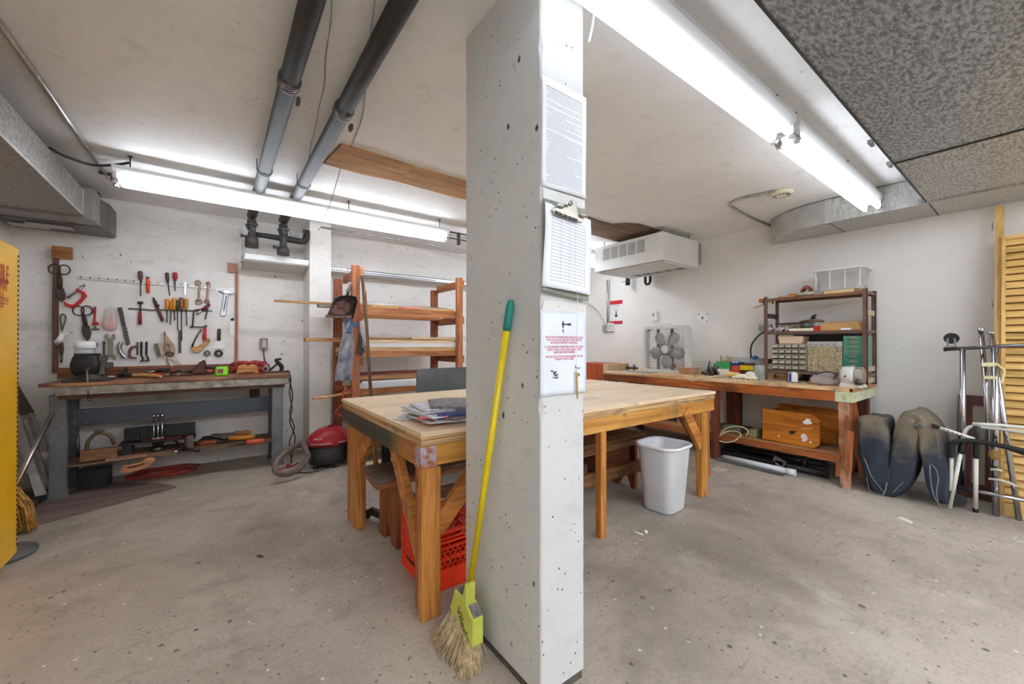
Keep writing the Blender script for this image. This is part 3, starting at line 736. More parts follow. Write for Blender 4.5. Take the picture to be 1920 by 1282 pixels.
# right strip: pin and plate
wpoly('switch_plate', cB, [(1110, 672), (1168, 676), (1168, 875), (1104, 870)], .006, (232, 230, 228), 'blank white plate screwed to the right edge of the tool board', 'plate')
tag(MB().ball(W(cB(1140, 692), .015), (.016, .012, .014)).tube([W(cB(1150, 690), .015), W(cB(1150, 668), .015)], .003, 6).build('hook', m_black), 'small black hook above the blank white plate', 'hook')
# putty knife
t = thing('putty_knife', 'wide putty knife with black handle and white blade', 'putty knife', W(cB(995, 1005), .02))
MB().prism([W(cB(*p), .008) for p in [(960, 925), (1025, 925), (1066, 1005), (1055, 1012), (930, 1005), (928, 990)]], (0, -.004, 0)).build('blade', plain((240, 240, 240), .3), t)
MB().tube(line3([cB(996, 795), cB(995, 850), cB(994, 925)], .014), [.015, .016, .014], 10).build('handle', plain((66, 66, 68), .5), t)
for ce, r, lb in (((865, 1060), .021, 'small grey metal ring hanging below the wooden saw grip'), ((990, 1063), .028, 'larger black rimmed ring below the putty knife')):
    t = thing('caster_ring', lb, 'ring', W(cB(*ce), .01))
    MB().tube(ring(cB, ce, r, dy=.014), .009, 8, closed=True).build('rim', plain((60, 58, 58) if r > .025 else (130, 128, 126), .45, .3), t)
    MB().lathe([(r * .5, 0), (r * .5, .015), (r * .3, .02)], 14, W(cB(*ce), .004), (0, -1, 0)).build('core', m_steel, t)
# brush, gloves and bags
t = thing('scrub_brush', 'grey bristled wooden brush hanging left of the work glove', 'brush', W(cB(340, 1090), .02))
MB().prism([W(cB(*p), .004) for p in [(325, 950), (360, 945), (400, 1080), (365, 1088)]], (0, -.03, 0)).build('back', wood((206, 192, 160), (168, 150, 118), 'z'), t, bevel=.004)
MB().prism([W(cB(*p), .006) for p in [(285, 960), (326, 950), (366, 1088), (325, 1100)]], (0, -.026, 0)).build('bristles', plain((118, 112, 100), .9, 0, .4, 60, .6), t)
def lumpy(c, pts, th, mat, name, label, cat, par=None, amp=.012, dy=.003, seed=1):
    """a soft, crumpled thing hanging on the wall: outline with relief"""
    r0 = random.Random(seed); Q = [W(c(*p), dy) for p in pts]; n = len(Q); ce = sum(Q, Vector()) / n
    m = MB(); rings = []
    for k, (f, d) in enumerate(((1, 0), (.97, .45), (.75, .9), (.45, 1.05), (.15, .95))):
        rings.append([ce + (q - ce) * f + Vector((0, -th * d - (amp * r0.uniform(-.5, .5) if k else 0), amp * r0.uniform(-.4, .4) if k > 1 else 0)) for q in Q])
    m.loft(rings)
    o = m.build(name, mat, par, sub=1)
    return o if par is not None else tag(o, label, cat)
lumpy(cB, [(385, 805), (408, 808), (415, 850), (440, 880), (480, 930), (520, 990), (528, 1050), (500, 1090), (450, 1105), (400, 1060), (385, 1000), (400, 940), (395, 870)], .05, plain((186, 164, 138), .85, 0, .25, 12, .5), 'work_glove', 'crumpled tan cloth work glove hanging on the tool board', 'glove', amp=.03, seed=4)
o = MB().tube(ring(cB, (455, 1070), .030, dy=.06, ry=.02), .006, 6, closed=True).build('glove_ring', m_dsteel)
tag(o, 'dark steel ring hanging on the tan work glove', 'ring')
lumpy(cB, [(400, 1090), (450, 1100), (540, 1085), (575, 1120), (590, 1215), (520, 1235), (440, 1228), (420, 1150)], .03, clear((232, 214, 200), .35, .75), 'plastic_bag', 'crumpled pale plastic bag below the tan work glove', 'bag', amp=.03, seed=9)
# left group
t = thing('dust_mask_bag', 'clear plastic bag holding pink dust masks', 'bag', W(cA(530, 830), .02))
lumpy(cA, [(500, 618), (545, 610), (585, 620), (600, 700), (612, 825), (560, 835), (500, 830), (447, 800), (470, 700), (485, 650)], .03, clear((236, 230, 228), .2, .45), 'bag', '', '', t, amp=.012, seed=2)
lumpy(cA, [(520, 690), (560, 700), (590, 750), (592, 800), (560, 828), (500, 822), (452, 795), (480, 740)], .02, plain((240, 150, 150), .7, 0, .12), 'masks', '', '', t, amp=.012, seed=3)
t = thing('rubber_strap', 'dark grey ribbed rubber strap right of the pink mask bag', 'strap', W(cA(650, 780), .02))
MB().prism([W(cA(*p), .004) for p in [(598, 626), (636, 624), (652, 690), (668, 770), (690, 860), (705, 940), (680, 950), (655, 870), (640, 790), (618, 710)]], (0, -.016, 0)).build('strap', plain((72, 72, 72), .6), t, bevel=.003)
for k in range(6):
    q = W(cA(664 + 5.5 * k, 800 + 26 * k), .022); MB().box(q, (.03, .006, .01), (0, R(12), 0)).build('rib', plain((120, 120, 120), .5), t)
t = thing('pipe_wrench', 'small red pipe wrench beside the big tin snips', 'wrench', W(cA(405, 770), .02))
MB().prism([W(cA(*p), .006) for p in [(398, 618), (416, 618), (416, 660), (410, 740), (440, 760), (438, 775), (385, 780), (384, 760), (392, 740), (396, 660)]], (0, -.018, 0)).build('handle', plain((176, 26, 36), .4), t, bevel=.003)
MB().tube(line3([cA(405, 785), cA(408, 800)], .014), .006, 6).tube(line3([cA(372, 810), cA(415, 812), cA(440, 808)], .014), [.004, .008, .006], 8).build('jaw', m_dsteel, t)
def snips(r1, r2, piv, tip, label, rr=.034, col=(58, 54, 52)):
    t = thing('tin_snips', label, 'snips', W(cA(*piv), .02), 'tin snips on the tool board')
    mm = plain(col, .5, .3)
    for k, rr_ in enumerate((r1, r2)):
        c0 = W(cA(*rr_), .014); pv = W(cA(*piv), .014)
        MB().tube([c0 + Vector((rr * math.cos(a * math.pi / 9), 0, rr * 1.2 * math.sin(a * math.pi / 9))) for a in range(18)], .005, 6, closed=True).tube([c0 + Vector(((rr if k == 0 else -rr) * .8, -.004 * k, -rr * .7)), c0.lerp(pv, .5) + Vector(((.01 if k == 0 else -.01), 0, 0)), pv], [.008, .013, .015], 8).build('handle', mm, t)
    tp = W(cA(*tip), .012); pv = W(cA(*piv), .012)
    MB().prism([pv + Vector((-.022, 0, .01)), pv + Vector((.022, 0, .01)), pv.lerp(tp, .45) + Vector((.030, 0, 0)), pv.lerp(tp, .8) + Vector((.018, 0, 0)), tp, pv.lerp(tp, .8) + Vector((-.016, 0, 0)), pv.lerp(tp, .4) + Vector((-.028, 0, 0))], (0, -.014, 0)).build('blade', plain((72, 66, 62), .4, .5), t, bevel=.002)
    return t
snips((262, 652), (335, 650), (325, 790), (343, 912), 'big dark tin snips pointing down above the bench vise')
snips((55, 295), (140, 300), (105, 470), (122, 580), 'old brown tin snips hung on the dark left strip', col=(74, 54, 46))
# red C clamp
t = thing('c_clamp', 'large red C clamp hanging at the left of the tool board', 'clamp', W(cA(230, 560), .02), 'clamps on the tool board')
MB().prism([W(cA(*p), .004) for p in [(140, 575), (155, 578), (185, 598), (225, 600), (262, 570), (300, 532), (290, 505), (238, 480), (255, 463), (320, 492), (340, 528), (285, 590), (240, 620), (190, 628), (150, 610)]], (0, -.026, 0)).build('frame', plain((196, 28, 36), .35), t, bevel=.004)
MB().tube(line3([cA(318, 428), cA(240, 490), cA(165, 545)], .018), .008, 8).tube(line3([cA(165, 530), cA(195, 540)], .018), .006, 8).tube(line3([cA(275, 440), cA(300, 462)], .018), .005, 8).build('screw', m_steel, t)
t = thing('c_clamp', 'small brown C clamp between the coil and the two hooked bars', 'clamp', W(cA(735, 1000), .02), 'clamps on the tool board')
MB().prism([W(cA(*p), .004) for p in [(770, 952), (770, 966), (728, 972), (714, 1000), (714, 1036), (722, 1048), (764, 1050), (764, 1062), (716, 1064), (692, 1050), (692, 990), (714, 958)]], (0, -.02, 0)).build('frame', plain((104, 62, 56), .45), t, bevel=.003)
MB().tube(line3([cA(769, 922), cA(768, 1030)], .014), .006, 8).tube(line3([cA(760, 928), cA(779, 928)], .014), .004, 6).build('screw', m_dsteel, t)
o = MB(); pp = [W(cA(*p), .02) for p in [(628, 922), (612, 960), (622, 1005), (645, 1040), (672, 1055)]]
o.tube(smooth_path(pp, 5), .017, 10)
for q in smooth_path(pp, 4): o.ball(q + Vector((0, -.012, 0)), (.008, .006, .006), 8, 5)
tag(o.build('chrome_chain', metal((190, 190, 192), .3, .4)), 'curved bunch of bright chrome chain left of the small brown clamp', 'chain')
for k, x in enumerate((803, 847)):
    o = MB().tube(smooth_path([W(cA(x, 918), .012), W(cA(x - 2, 980), .012), W(cA(x - 2, 1030), .012), W(cA(x + 12, 1058), .012), W(cA(x + 6, 1086), .012)], 4), .007, 8)
    o.box(W(cA(x + 8, 1080), .014), (.034, .016, .012), (0, R(-20), 0))
    for j in range(8): o.lathe([(.0095, -.003), (.0095, .003)], 8, W(cA(x - 1, 930 + 13 * j), .012))
    tag(o.build('hooked_bar', m_black), ('left' if k == 0 else 'right') + ' one of two black hooked bars left of the scrub brush', 'tool', 'black hooked bars')
tag(wtube(cA, [(120, 820), (112, 760), (108, 700), (125, 682), (150, 700), (148, 740), (130, 790), (125, 822)], .006, .02).build('cord_loop', plain((90, 98, 96), .5)), 'thin grey cord loop hanging at the left edge of the tool board', 'cord')
t = thing('trigger_nozzle', 'white plastic trigger nozzle hung at the left edge of the tool board', 'nozzle', W(cA(120, 880), .03))
MB().tube(line3([cA(75, 930), cA(105, 890), cA(125, 850)], .04), [.022, .019, .016], 12).tube(line3([cA(105, 850), cA(160, 848), cA(180, 842)], .04), [.013, .013, .008], 10).build('body', plain((236, 234, 232), .35), t)
MB().tube(line3([cA(180, 842), cA(215, 842)], .04), .004, 8).tube([W(cA(75, 930), .055), W(cA(72, 934), .07)], .012, 10).build('tip', plain((150, 148, 146), .4), t)
t = thing('awl', 'dark brown awl hanging on the left strip', 'awl', W(cA(115, 1010), .03))
MB().tube(line3([cA(115, 922), cA(118, 980), cA(116, 1030)], .025), [.012, .015, .010], 8).build('handle', plain((84, 60, 52), .5), t)
MB().tube(line3([cA(116, 1030), cA(114, 1100)], .025), [.010, .008], 8).build('shaft', m_dsteel, t)
# wall outlet with cord
t = thing('wall_outlet', 'pink grey outlet box on the wall right of the tool board', 'outlet', W((494, 650), -.03))
a = P(*cD(925, 0), Y=YB); b = P(*cD(995, 66), Y=YB)
za, zb = P(487, 634, Y=YB).z, P(487, 654, Y=YB).z
MB().bx(a.x, YB - .05, zb, b.x, YB, za).build('box', plain((150, 132, 124), .5), t, bevel=.003)
MB().bx(a.x + .02, YB - .053, zb + .02, b.x - .02, YB - .05, za - .02).build('socket_plate', plain((200, 188, 180), .5), t)
tag(MB().tube(smooth_path([(b.x - .04, YB - .03, zb), (b.x - .03, YB - .03, zb - .12), (b.x + .01, YB - .02, .97), (b.x + .02, YB - .05, .93)]), .006, 8).build('power_cord', plain((84, 62, 56), .5)), 'brown cord dropping from the wall outlet to the tool bench', 'cord')

# ================================================================ steel tool bench
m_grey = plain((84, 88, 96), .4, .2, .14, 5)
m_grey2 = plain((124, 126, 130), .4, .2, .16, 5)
BF, BB = 4.47, 5.0
bx0, bx1 = -1.075, .60
BT = .90
t = thing('tool_bench', 'grey steel legged workbench with scuffed brown top under the tool board', 'workbench', ((bx0 + bx1) / 2, 4.75, 0))
MB().prism([(bx0, BF + .06, BT - .028), (bx0 + .10, BF, BT - .028), (bx1, BF, BT - .028), (bx1, BB, BT - .028), (bx0 + .03, BB, BT - .028)], (0, 0, .028)).build('top', wood((150, 96, 66), (88, 50, 36), 'x', .7, .4, (186, 132, 92), .7, 3), t, bevel=.006)
MB().bx(bx0 + .10, BF + .005, BT - .095, bx1 - .02, BF + .06, BT - .028).build('front_rail', plain((146, 140, 130), .4, .3, .3, 16), t, bevel=.004)
MB().bx(bx0 + .10, BF + .06, BT - .13, bx1 - .05, BF + .085, BT - .06).build('inner_rail', wood((104, 62, 44), (70, 40, 28), 'x'), t)
def bench_leg(x, y, s, front):
    m = MB()
    w = .082
    # C section, flared foot
    m.prism([(x - w / 2, y, 0), (x + w / 2, y, 0), (x + w / 2, y, BT - .10), (x - w / 2, y, BT - .10)], (0, .006, 0))
    for sx in (-1, 1):
        m.prism([(x + sx * w / 2, y, 0), (x + sx * w / 2, y + .085, 0), (x + sx * w / 2, y + .05, .12), (x + sx * w / 2, y + .05, BT - .10), (x + sx * w / 2, y, BT - .10)], (sx * .005, 0, 0))
    m.prism([(x - w / 2 - .02, y + .003, 0), (x + w / 2 + .02, y + .003, 0), (x + w / 2, y + .003, .14), (x - w / 2, y + .003, .14)], (0, .005, 0))
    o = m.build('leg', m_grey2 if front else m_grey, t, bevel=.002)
    b = MB()
    for z in (.25, .40, .55, .70): b.ball((x + s * .02, y - .002, z), (.007, .004, .007), 8, 5)
    b.build('bolts', m_steel, o)
for x, s in ((-.975, 1), (.49, 1)):
    bench_leg(x, 4.545, s, True); bench_leg(x + .0, 4.86, s, False)
    MB().bx(x - .05, 4.55, BT - .11, x + .05, 4.93, BT - .095).bx(x - .045, 4.56, .20, x + .045, 4.92, .235).build('cross_member', m_grey, t)
MB().bx(-.935, 4.745, .525, .45, 4.752, .665).bx(-.935, 4.735, .655, .45, 4.765, .665).bx(-.935, 4.735, .525, .45, 4.765, .533).build('stringer', plain((78, 86, 98), .4, .2, .1, 4), t)
bb = MB()
for x in (-.925, -.86, .43):
    for z in (.55, .64): bb.ball((x, 4.743, z), (.008, .005, .008), 8, 5)
bb.build('bolts', m_steel, t)
MB().bx(-1.0, 4.555, .236, .50, 4.96, .252).build('lower_shelf', wood((146, 108, 84), (98, 72, 56), 'x', .8, .7, (80, 62, 50), .5), t, bevel=.002)
tag(MB().beam((.33, 5.0, .55), (.33, 5.0, .90), .09, .03, (0, 1, 0)).build('wood_post', wood((110, 62, 40), (70, 38, 26), 'z')), 'short dark wood post standing behind the steel bench', 'post')

# ---- on the bench
def B(px, py, z=BT, dz=0): 
    p = P(px, py, Z=z)
    if p.y > 4.93 or p.y < 4.5:
        # how far back things lie on the bench, front edge to back board
        p = P(px, py, Y=4.93 if p.y > 4.93 else 4.5)
    return Vector((p.x, p.y, z + dz))
vx, vy = P(165, 706, Y=4.60).x, 4.62
t = thing('bench_vise', 'black iron bench vise bolted to the left end of the tool bench', 'vise', (vx, vy, BT))
m_iron = plain((48, 44, 44), .45, .3, .25, 8)
s = .0042 * 1.0
MB().prism([(vx - .13, vy - .10, BT), (vx + .13, vy - .07, BT), (vx + .13, vy + .11, BT), (vx - .11, vy + .11, BT)], (0, 0, .02)).lathe([(.12, .02), (.09, .05), (.075, .07)], 20, (vx, vy + .01, BT)).build('base', plain((66, 60, 58), .5, .3, .25), t, bevel=.004)
rg = []
for z, w_, d_ in ((.05, .13, .10), (.08, .165, .13), (.14, .175, .14), (.19, .15, .13), (.215, .13, .12)):
    rg.append(rrect(vx - .01, vy - .01, BT + z, w_, d_, .035))
MB().loft(rg).bx(vx - .075, vy - .04, BT + .20, vx + .065, vy + .03, BT + .225).build('body', m_iron, t)
MB().bx(vx + .06, vy - .05, BT + .05, vx + .10, vy + .05, BT + .21).bx(vx + .07, vy - .03, BT + .10, vx + .14, vy + .03, BT + .15).build('jaw', plain((96, 88, 84), .4, .5), t, bevel=.006)
MB().ball((vx + .01, vy - .10, BT + .10), .028).cyl((vx + .01, vy - .10, BT + .10), (vx + .01, vy, BT + .10), .018).build('screw', m_iron, t)
MB().tube([(vx + .012, vy - .125, BT + .10), (vx + .018, vy - .135, BT - .02), (vx + .028, vy - .14, BT - .13)], .009, 8).ball((vx + .028, vy - .14, BT - .135), .013).build('handle', metal((120, 112, 108), .35), t)
jx, jy = vx - .055, vy + .18
t = thing('glass_jar', 'clear jar with white lid standing behind the bench vise', 'jar', (jx, jy, BT))
MB().lathe([(.055, 0), (.062, .02), (.062, .24), (.05, .27)], 20, (jx, jy, BT)).build('jar', clear((232, 236, 236), .1, .55), t)
MB().lathe([(.064, .262), (.066, .27), (.066, .315), (.05, .325), (.001, .325)], 20, (jx, jy, BT)).build('lid', plain((244, 244, 244), .35), t)
# bar clamp, screwdriver, red chisel, wooden spoon
def lay(name, label, cat, parts, group=None):
    t = thing(name, label, cat, parts[0][1][0], group)
    for nm, pts, r, mat in parts:
        MB().tube(pts, r, 10).build(nm, mat, t)
    return t
lay('bar_clamp', 'long bar clamp with black jaws lying behind the vise', 'clamp', [('bar', [B(*cC(540, 247), dz=.01), B(*cC(690, 243), dz=.012)], .007, m_steel), ('jaw', [B(*cC(685, 243), dz=.02), B(*cC(730, 240), dz=.03), B(*cC(790, 234), dz=.02)], [.012, .022, .012], m_black), ('handle', [B(*cC(785, 233), dz=.018), B(*cC(830, 228), dz=.02)], [.012, .016], wood((206, 160, 130), (170, 120, 90), 'x'))])
tag(MB().box(B(*cC(743, 238), dz=.045), (.022, .03, .09)).build('clamp_head', m_black, bevel=.003), 'upright black clamp head on the bar clamp', 'clamp')
lay('screwdriver', 'black handled screwdriver lying on the tool bench', 'screwdriver', [('shaft', [B(*cC(865, 236), dz=.03), B(*cC(975, 215), dz=.05)], .007, m_steel), ('handle', [B(*cC(970, 217), dz=.05), B(*cC(1020, 208), dz=.055), B(*cC(1080, 203), dz=.06)], [.010, .016, .013], m_black)])
lay('wood_chisel', 'bright red handled chisel lying on the tool bench', 'chisel', [('handle', [B(*cC(928, 250), dz=.015), B(*cC(970, 250), dz=.017), B(*cC(1015, 250), dz=.015)], [.012, .018, .014], plain((210, 30, 30), .35)), ('blade', [B(*cC(1015, 250), dz=.012), B(*cC(1085, 255), dz=.01)], .007, m_steel)])
lay('bench_brush', 'pale wooden brush lying at the front of the tool bench', 'brush', [('handle', [B(*cC(792, 268), dz=.015), B(*cC(850, 266), dz=.017), B(*cC(950, 272), dz=.016), B(*cC(1010, 275), dz=.013)], [.014, .020, .018, .010], wood((222, 178, 104), (190, 140, 74), 'x'))])
lay('wood_dowel', 'short light dowel lying beside the bar clamp', 'dowel', [('stick', [B(*cC(575, 246), dz=.012), B(*cC(655, 243), dz=.012)], .009, wood((226, 210, 190), (190, 170, 150), 'x'))])
rr = random.Random(11)
for k in range(9):
    x = rr.uniform(*((cD(30, 0)[0], cD(300, 0)[0]))); y = rr.uniform(cD(0, 262)[1], cD(0, 325)[1]); p = B(x, y)
    a = rr.uniform(-.7, .7); L = rr.uniform(.05, .12)
    tag(MB().tube([p + Vector((-L / 2 * math.cos(a), -L / 2 * math.sin(a), .008)), p + Vector((L / 2 * math.cos(a), L / 2 * math.sin(a), .009))], [.008, .005], 8).build('steel_bit', rr.choice([m_dsteel, m_steel, plain((120, 80, 60), .5)])), 'small loose steel bit scattered on the middle of the tool bench', 'bit', 'loose bits on the tool bench')
t = thing('hand_drill', 'dark hand drill with a red body lying on the tool bench', 'drill', B(*cD(370, 300)))
p = B(*cD(385, 300)); 
MB().prism([p + Vector(q) for q in [(-.09, 0, .01), (-.02, 0, .12), (.02, 0, .15), (.035, 0, .12), (.03, 0, .01)]], (0, .04, 0)).build('body', plain((86, 34, 34), .4, .2), t, bevel=.01)
MB().tube([p + Vector((-.08, .02, .03)), p + Vector((-.17, .02, .05)), p + Vector((-.24, .02, .02))], [.014, .01, .007], 8).build('bit', m_dsteel, t)
MB().tube([p + Vector((.03, .02, .04)), p + Vector((.09, .02, .03))], [.02, .016], 10).build('grip', plain((206, 90, 66), .4), t)
tag(MB().tube([B(*cD(425, 235), dz=.07), B(*cD(530, 240), dz=.07)], .012, 8).tube([B(*cD(410, 240), dz=.06), B(*cD(455, 240), dz=.0)], .005).tube([B(*cD(470, 240), dz=.0), B(*cD(535, 235), dz=.10)], .005, 6).build('steel_clamp', m_dsteel), 'dark steel clamp behind the lime green tape measure', 'clamp')
t = thing('tape_measure', 'lime green tape measure on the tool bench', 'tape measure', B(*cD(570, 318)))
p = B(*cD(572, 322))
MB().box(p + Vector((0, .02, .045)), (.10, .045, .09)).build('case', plain((132, 232, 28), .35, 0, .08), t, bevel=.018, seg=4)
MB().box(p + Vector((-.012, -.003, .048)), (.045, .003, .045)).build('label', plain((170, 120, 110), .5), t)
MB().box(p + Vector((-.02, -.006, .048)), (.012, .002, .02), (0, R(20), 0)).box(p + Vector((0, -.006, .048)), (.012, .002, .026)).build('mark', plain((150, 40, 60), .5), t)
def coil(c, n, rx, ry, z0, h, r, col, name, label, cat, seed=5, wob=.25):
    r0 = random.Random(seed); pts = []
    for k in range(n * 12):
        a = k * 2 * math.pi / 12; f = .55 + .45 * math.sin(k / 12 * 1.9 + seed) ** 2 + wob * math.sin(a * .37 + seed) * r0.uniform(.4, 1)
        pts.append(Vector(c) + Vector((rx * f * math.cos(a + .2 * math.sin(a * .13)) + r0.uniform(-.01, .01), ry * f * math.sin(a) + r0.uniform(-.01, .01), z0 + r + h * (.5 + .5 * math.sin(a * .21 + 1)) * r0.uniform(.6, 1))))
    return tag(MB().tube(smooth_path(pts, 2), r, 6).build(name, plain(col, .5)), label, cat)
p = B(*cD(830, 285)); coil(p + Vector((0, .06, 0)), 11, .16, .10, 0, .12, .0065, (186, 62, 52), 'extension_cord', 'tangled red extension cord heaped at the right of the tool bench', 'cord')
p = B(*cD(810, 305))
tag(MB().prism([p + Vector(q) for q in [(-.10, -.03, 0), (-.075, -.03, .09), (-.02, -.03, .10), (0, -.03, .085), (.03, -.03, .10), (.075, -.03, .09), (.095, -.03, 0), (.04, -.03, .02), (-.04, -.03, .02)]], (0, .04, 0)).build('wooden_form', wood((220, 158, 96), (180, 116, 64), 'x'), bevel=.006), 'pale wooden saddle shaped block in front of the red extension cord', 'block')
t = thing('hand_plane', 'old hand plane with black curved handle at the right end of the tool bench', 'plane', B(*cD(1090, 285)))
p = B(*cD(1080, 288))
MB().bx(p.x - .13, p.y - .03, BT, p.x + .12, p.y + .03, BT + .018).build('sole', plain((92, 58, 50), .4, .3), t, bevel=.003)
MB().tube(smooth_path([p + Vector(q) for q in [(.04, 0, .015), (.045, 0, .06), (.015, 0, .10), (-.005, 0, .13), (.04, 0, .145)]], 4), [.02] * 8 + [.018] * 6 + [.012] * 3, 8).build('tote', m_black, t)
MB().tube([p + Vector((-.07, 0, .02)), p + Vector((0, 0, .09)), p + Vector((.02, 0, .12))], .010, 8).ball(p + Vector((-.10, 0, .045)), .018).build('iron', m_dsteel, t)
p = P(545, 712, Y=4.6)
tag(MB().tube(smooth_path([(.61, 4.8, .92), (.615, 4.62, .86), (.60, 4.58, .70), (.62, 4.56, .55), (.60, 4.56, .42), (.65, 4.58, .25), (.62, 4.55, .08), (.60, 4.5, .01)]), .006, 8).tube(smooth_path([(.60, 4.8, .92), (.605, 4.62, .83), (.63, 4.6, .66), (.60, 4.56, .5), (.64, 4.56, .35), (.60, 4.58, .2), (.62, 4.56, .01)]), .006, 8).build('power_cord', plain((70, 52, 48), .5)), 'brown cord hanging from the right end of the tool bench to the floor', 'cord')

# ---- on its lower shelf
SZ = .252
def S(u, v, c=cC, dz=0, z=SZ): 
    p = P(*c(u, v), Z=z); return Vector((p.x, p.y, z + dz))
t = thing('miter_clamp', 'iron clamp on a split wooden block on the lower shelf', 'clamp', S(530, 910))
p = S(535, 905)
MB().box(p + Vector((0, .04, .055)), (.21, .09, .085), (0, 0, R(6))).build('block', wood((176, 122, 76), (100, 64, 38), 'x', 1, .6, (60, 42, 30), .7), t, bevel=.006)
MB().tube(smooth_path([p + Vector(q) for q in [(-.07, .04, .09), (-.06, .04, .17), (-.01, .04, .225), (.06, .04, .20), (.09, .04, .12)]], 4), .013, 8).ball(p + Vector((0, .04, .24)), (.03, .02, .012)).build('frame', plain((112, 92, 72), .4, .4), t)
MB().tube([p + Vector((-.12, .04, .05)), p + Vector((-.12, .04, .21))], .012, 8).build('screw', m_dsteel, t)
t = thing('bit_organizer', 'black ribbed plastic tray organizer on the lower shelf', 'organizer', S(920, 820))
p0 = P(*cC(735, 770), Y=4.80); p1 = P(*cD(320, 880), Y=4.80)
x0, x1 = p0.x, p1.x
MB().bx(x0 - .02, 4.66, SZ + .085, x1 + .01, 4.86, SZ + .10).build('tray', m_black, t, bevel=.004)
m = MB(); nb = 22
for k in range(nb + 1):
    x = x0 + (x1 - x0) * k / nb
    m.bx(x - .006, 4.80, SZ + .10, x + .006, 4.83, SZ + .205)
m.bx(x0, 4.83, SZ + .10, x1, 4.84, SZ + .21).bx(x0, 4.80, SZ + .198, x1, 4.84, SZ + .207); m.build('dividers', plain((44, 50, 52), .4), t)
for x in (x0 + .03, x1 - .04):
    MB().bx(x - .03, 4.68, SZ, x + .03, 4.70, SZ + .09).bx(x - .03, 4.82, SZ, x + .03, 4.84, SZ + .09).build('foot', plain((46, 44, 46), .5), t)
tb = thing('turnbuckle', 'upright chrome turnbuckle rods standing on the lower shelf', 'turnbuckle', S(985, 800))
p = S(985, 822)
for k, dx in enumerate((-.028, 0, .028)):
    MB().cyl(p + Vector((dx, .02, 0)), p + Vector((dx, .02, .31 + .01 * k)), .006, 8).lathe([(.014, .295), (.014, .325)], 10, p + Vector((dx, .02, 0))).lathe([(.016, .06), (.02, .09), (.014, .13)], 10, p + Vector((dx, .02, 0))).build('rod', m_chrome, tb)
MB().lathe([(.05, 0), (.055, .02), (.03, .05)], 16, p + Vector((0, .02, 0))).build('base', m_dsteel, tb)
tag(MB().bx(p.x - .10, p.y - .01, SZ + .10, p.x + .16, p.y + .09, SZ + .108).build('red_plate', plain((120, 34, 40), .5)), 'dark red plate lying on the black organizer tray', 'plate')
t = thing('wooden_clamp_handle', 'pale wooden handle with a slot overhanging the lower shelf', 'handle', S(830, 950))
a0 = [(700, 955), (720, 935), (800, 925), (860, 905), (890, 880), (945, 872), (968, 885), (955, 915), (920, 940), (860, 965), (790, 985), (720, 992), (698, 980)]
MB().prism([P(*cC(*q), Y=4.50) for q in a0], (0, .03, 0)).build('grip', wood((206, 150, 108), (160, 104, 68), 'x'), t, bevel=.008)
MB().prism([P(*cC(*q), Y=4.4985) for q in [(760, 942), (830, 930), (890, 910), (880, 925), (820, 945), (765, 955)]], (0, .003, 0)).build('slot', plain((92, 56, 34), .7), t)
tag(MB().bx(S(580, 915).x, 4.53, SZ, S(880, 900).x, 4.60, SZ + .018).build('wood_lath', wood((178, 130, 104), (130, 90, 70), 'x')), 'flat thin slat lying along the front of the lower shelf', 'slat')
t = thing('pipe_bender', 'dark steel pipe handles with a bright open end on the lower shelf', 'tool', S(160, 1040, cD))
MB().tube([S(205, 1010, cD, .02), S(130, 1055, cD, .02)], .016, 12).build('tube', m_steel, t)
MB().tube([S(205, 1010, cD, .02), S(280, 1020, cD, .02), S(355, 1030, cD, .02)], [.014, .016, .018], 10).tube([S(210, 1000, cD, .03), S(100, 940, cD, .05)], .009, 8).build('handle', plain((52, 50, 52), .45), t)
tag(MB().tube([S(260, 1000, cD, .01), S(280, 950, cD, .04), S(250, 930, cD, .06)], .012, 8).bx(S(250, 980, cD).x, 4.62, SZ, S(310, 980, cD).x, 4.66, SZ + .12).build('bracket', plain((110, 90, 80), .5)), 'brown metal bracket behind the dark pipe handles', 'bracket')
def saw(h0, h1, bl, c1, label, dz=.02):
    t = thing('hand_saw', label, 'saw', S(*h0, cD), 'hand saws on the lower shelf')
    a, b, e = S(*h0, cD, dz), S(*h1, cD, dz), S(*bl, cD, dz)
    MB().tube([a, a.lerp(b, .3), a.lerp(b, .7), b], [.016, .026, .022, .028], 10).build('handle', c1, t)
    d = (e - b).normalized(); n = Vector((-d.y, d.x, 0))
    MB().prism([b + n * .045, e + n * .015, e - n * .015, b - n * .045], (0, 0, .003)).build('blade', plain((88, 84, 84), .35, .6), t)
    return t
saw((340, 965), (525, 945), (640, 935), wood((186, 100, 60), (136, 62, 36), 'x'), 'brown handled saw, leftmost and nearest of the saws')
saw((880, 905), (640, 925), (480, 900), plain((240, 158, 60), .4), 'bright orange handled saw in the middle of the lower shelf', .03)
saw((840, 868), (700, 880), (480, 890), plain((222, 150, 82), .4), 'pale orange handled saw lying farthest back', .035)
saw((965, 935), (800, 950), (640, 965), plain((214, 92, 54), .4), 'red orange handled saw nearest the right leg')
tag(MB().prism([S(340, 950, cD), S(420, 930, cD), S(620, 905, cD), S(560, 885, cD), S(420, 880, cD)], (0, 0, .02)).build('dark_cloth', plain((52, 52, 54), .9)), 'dark flat cloth under the saws', 'cloth')
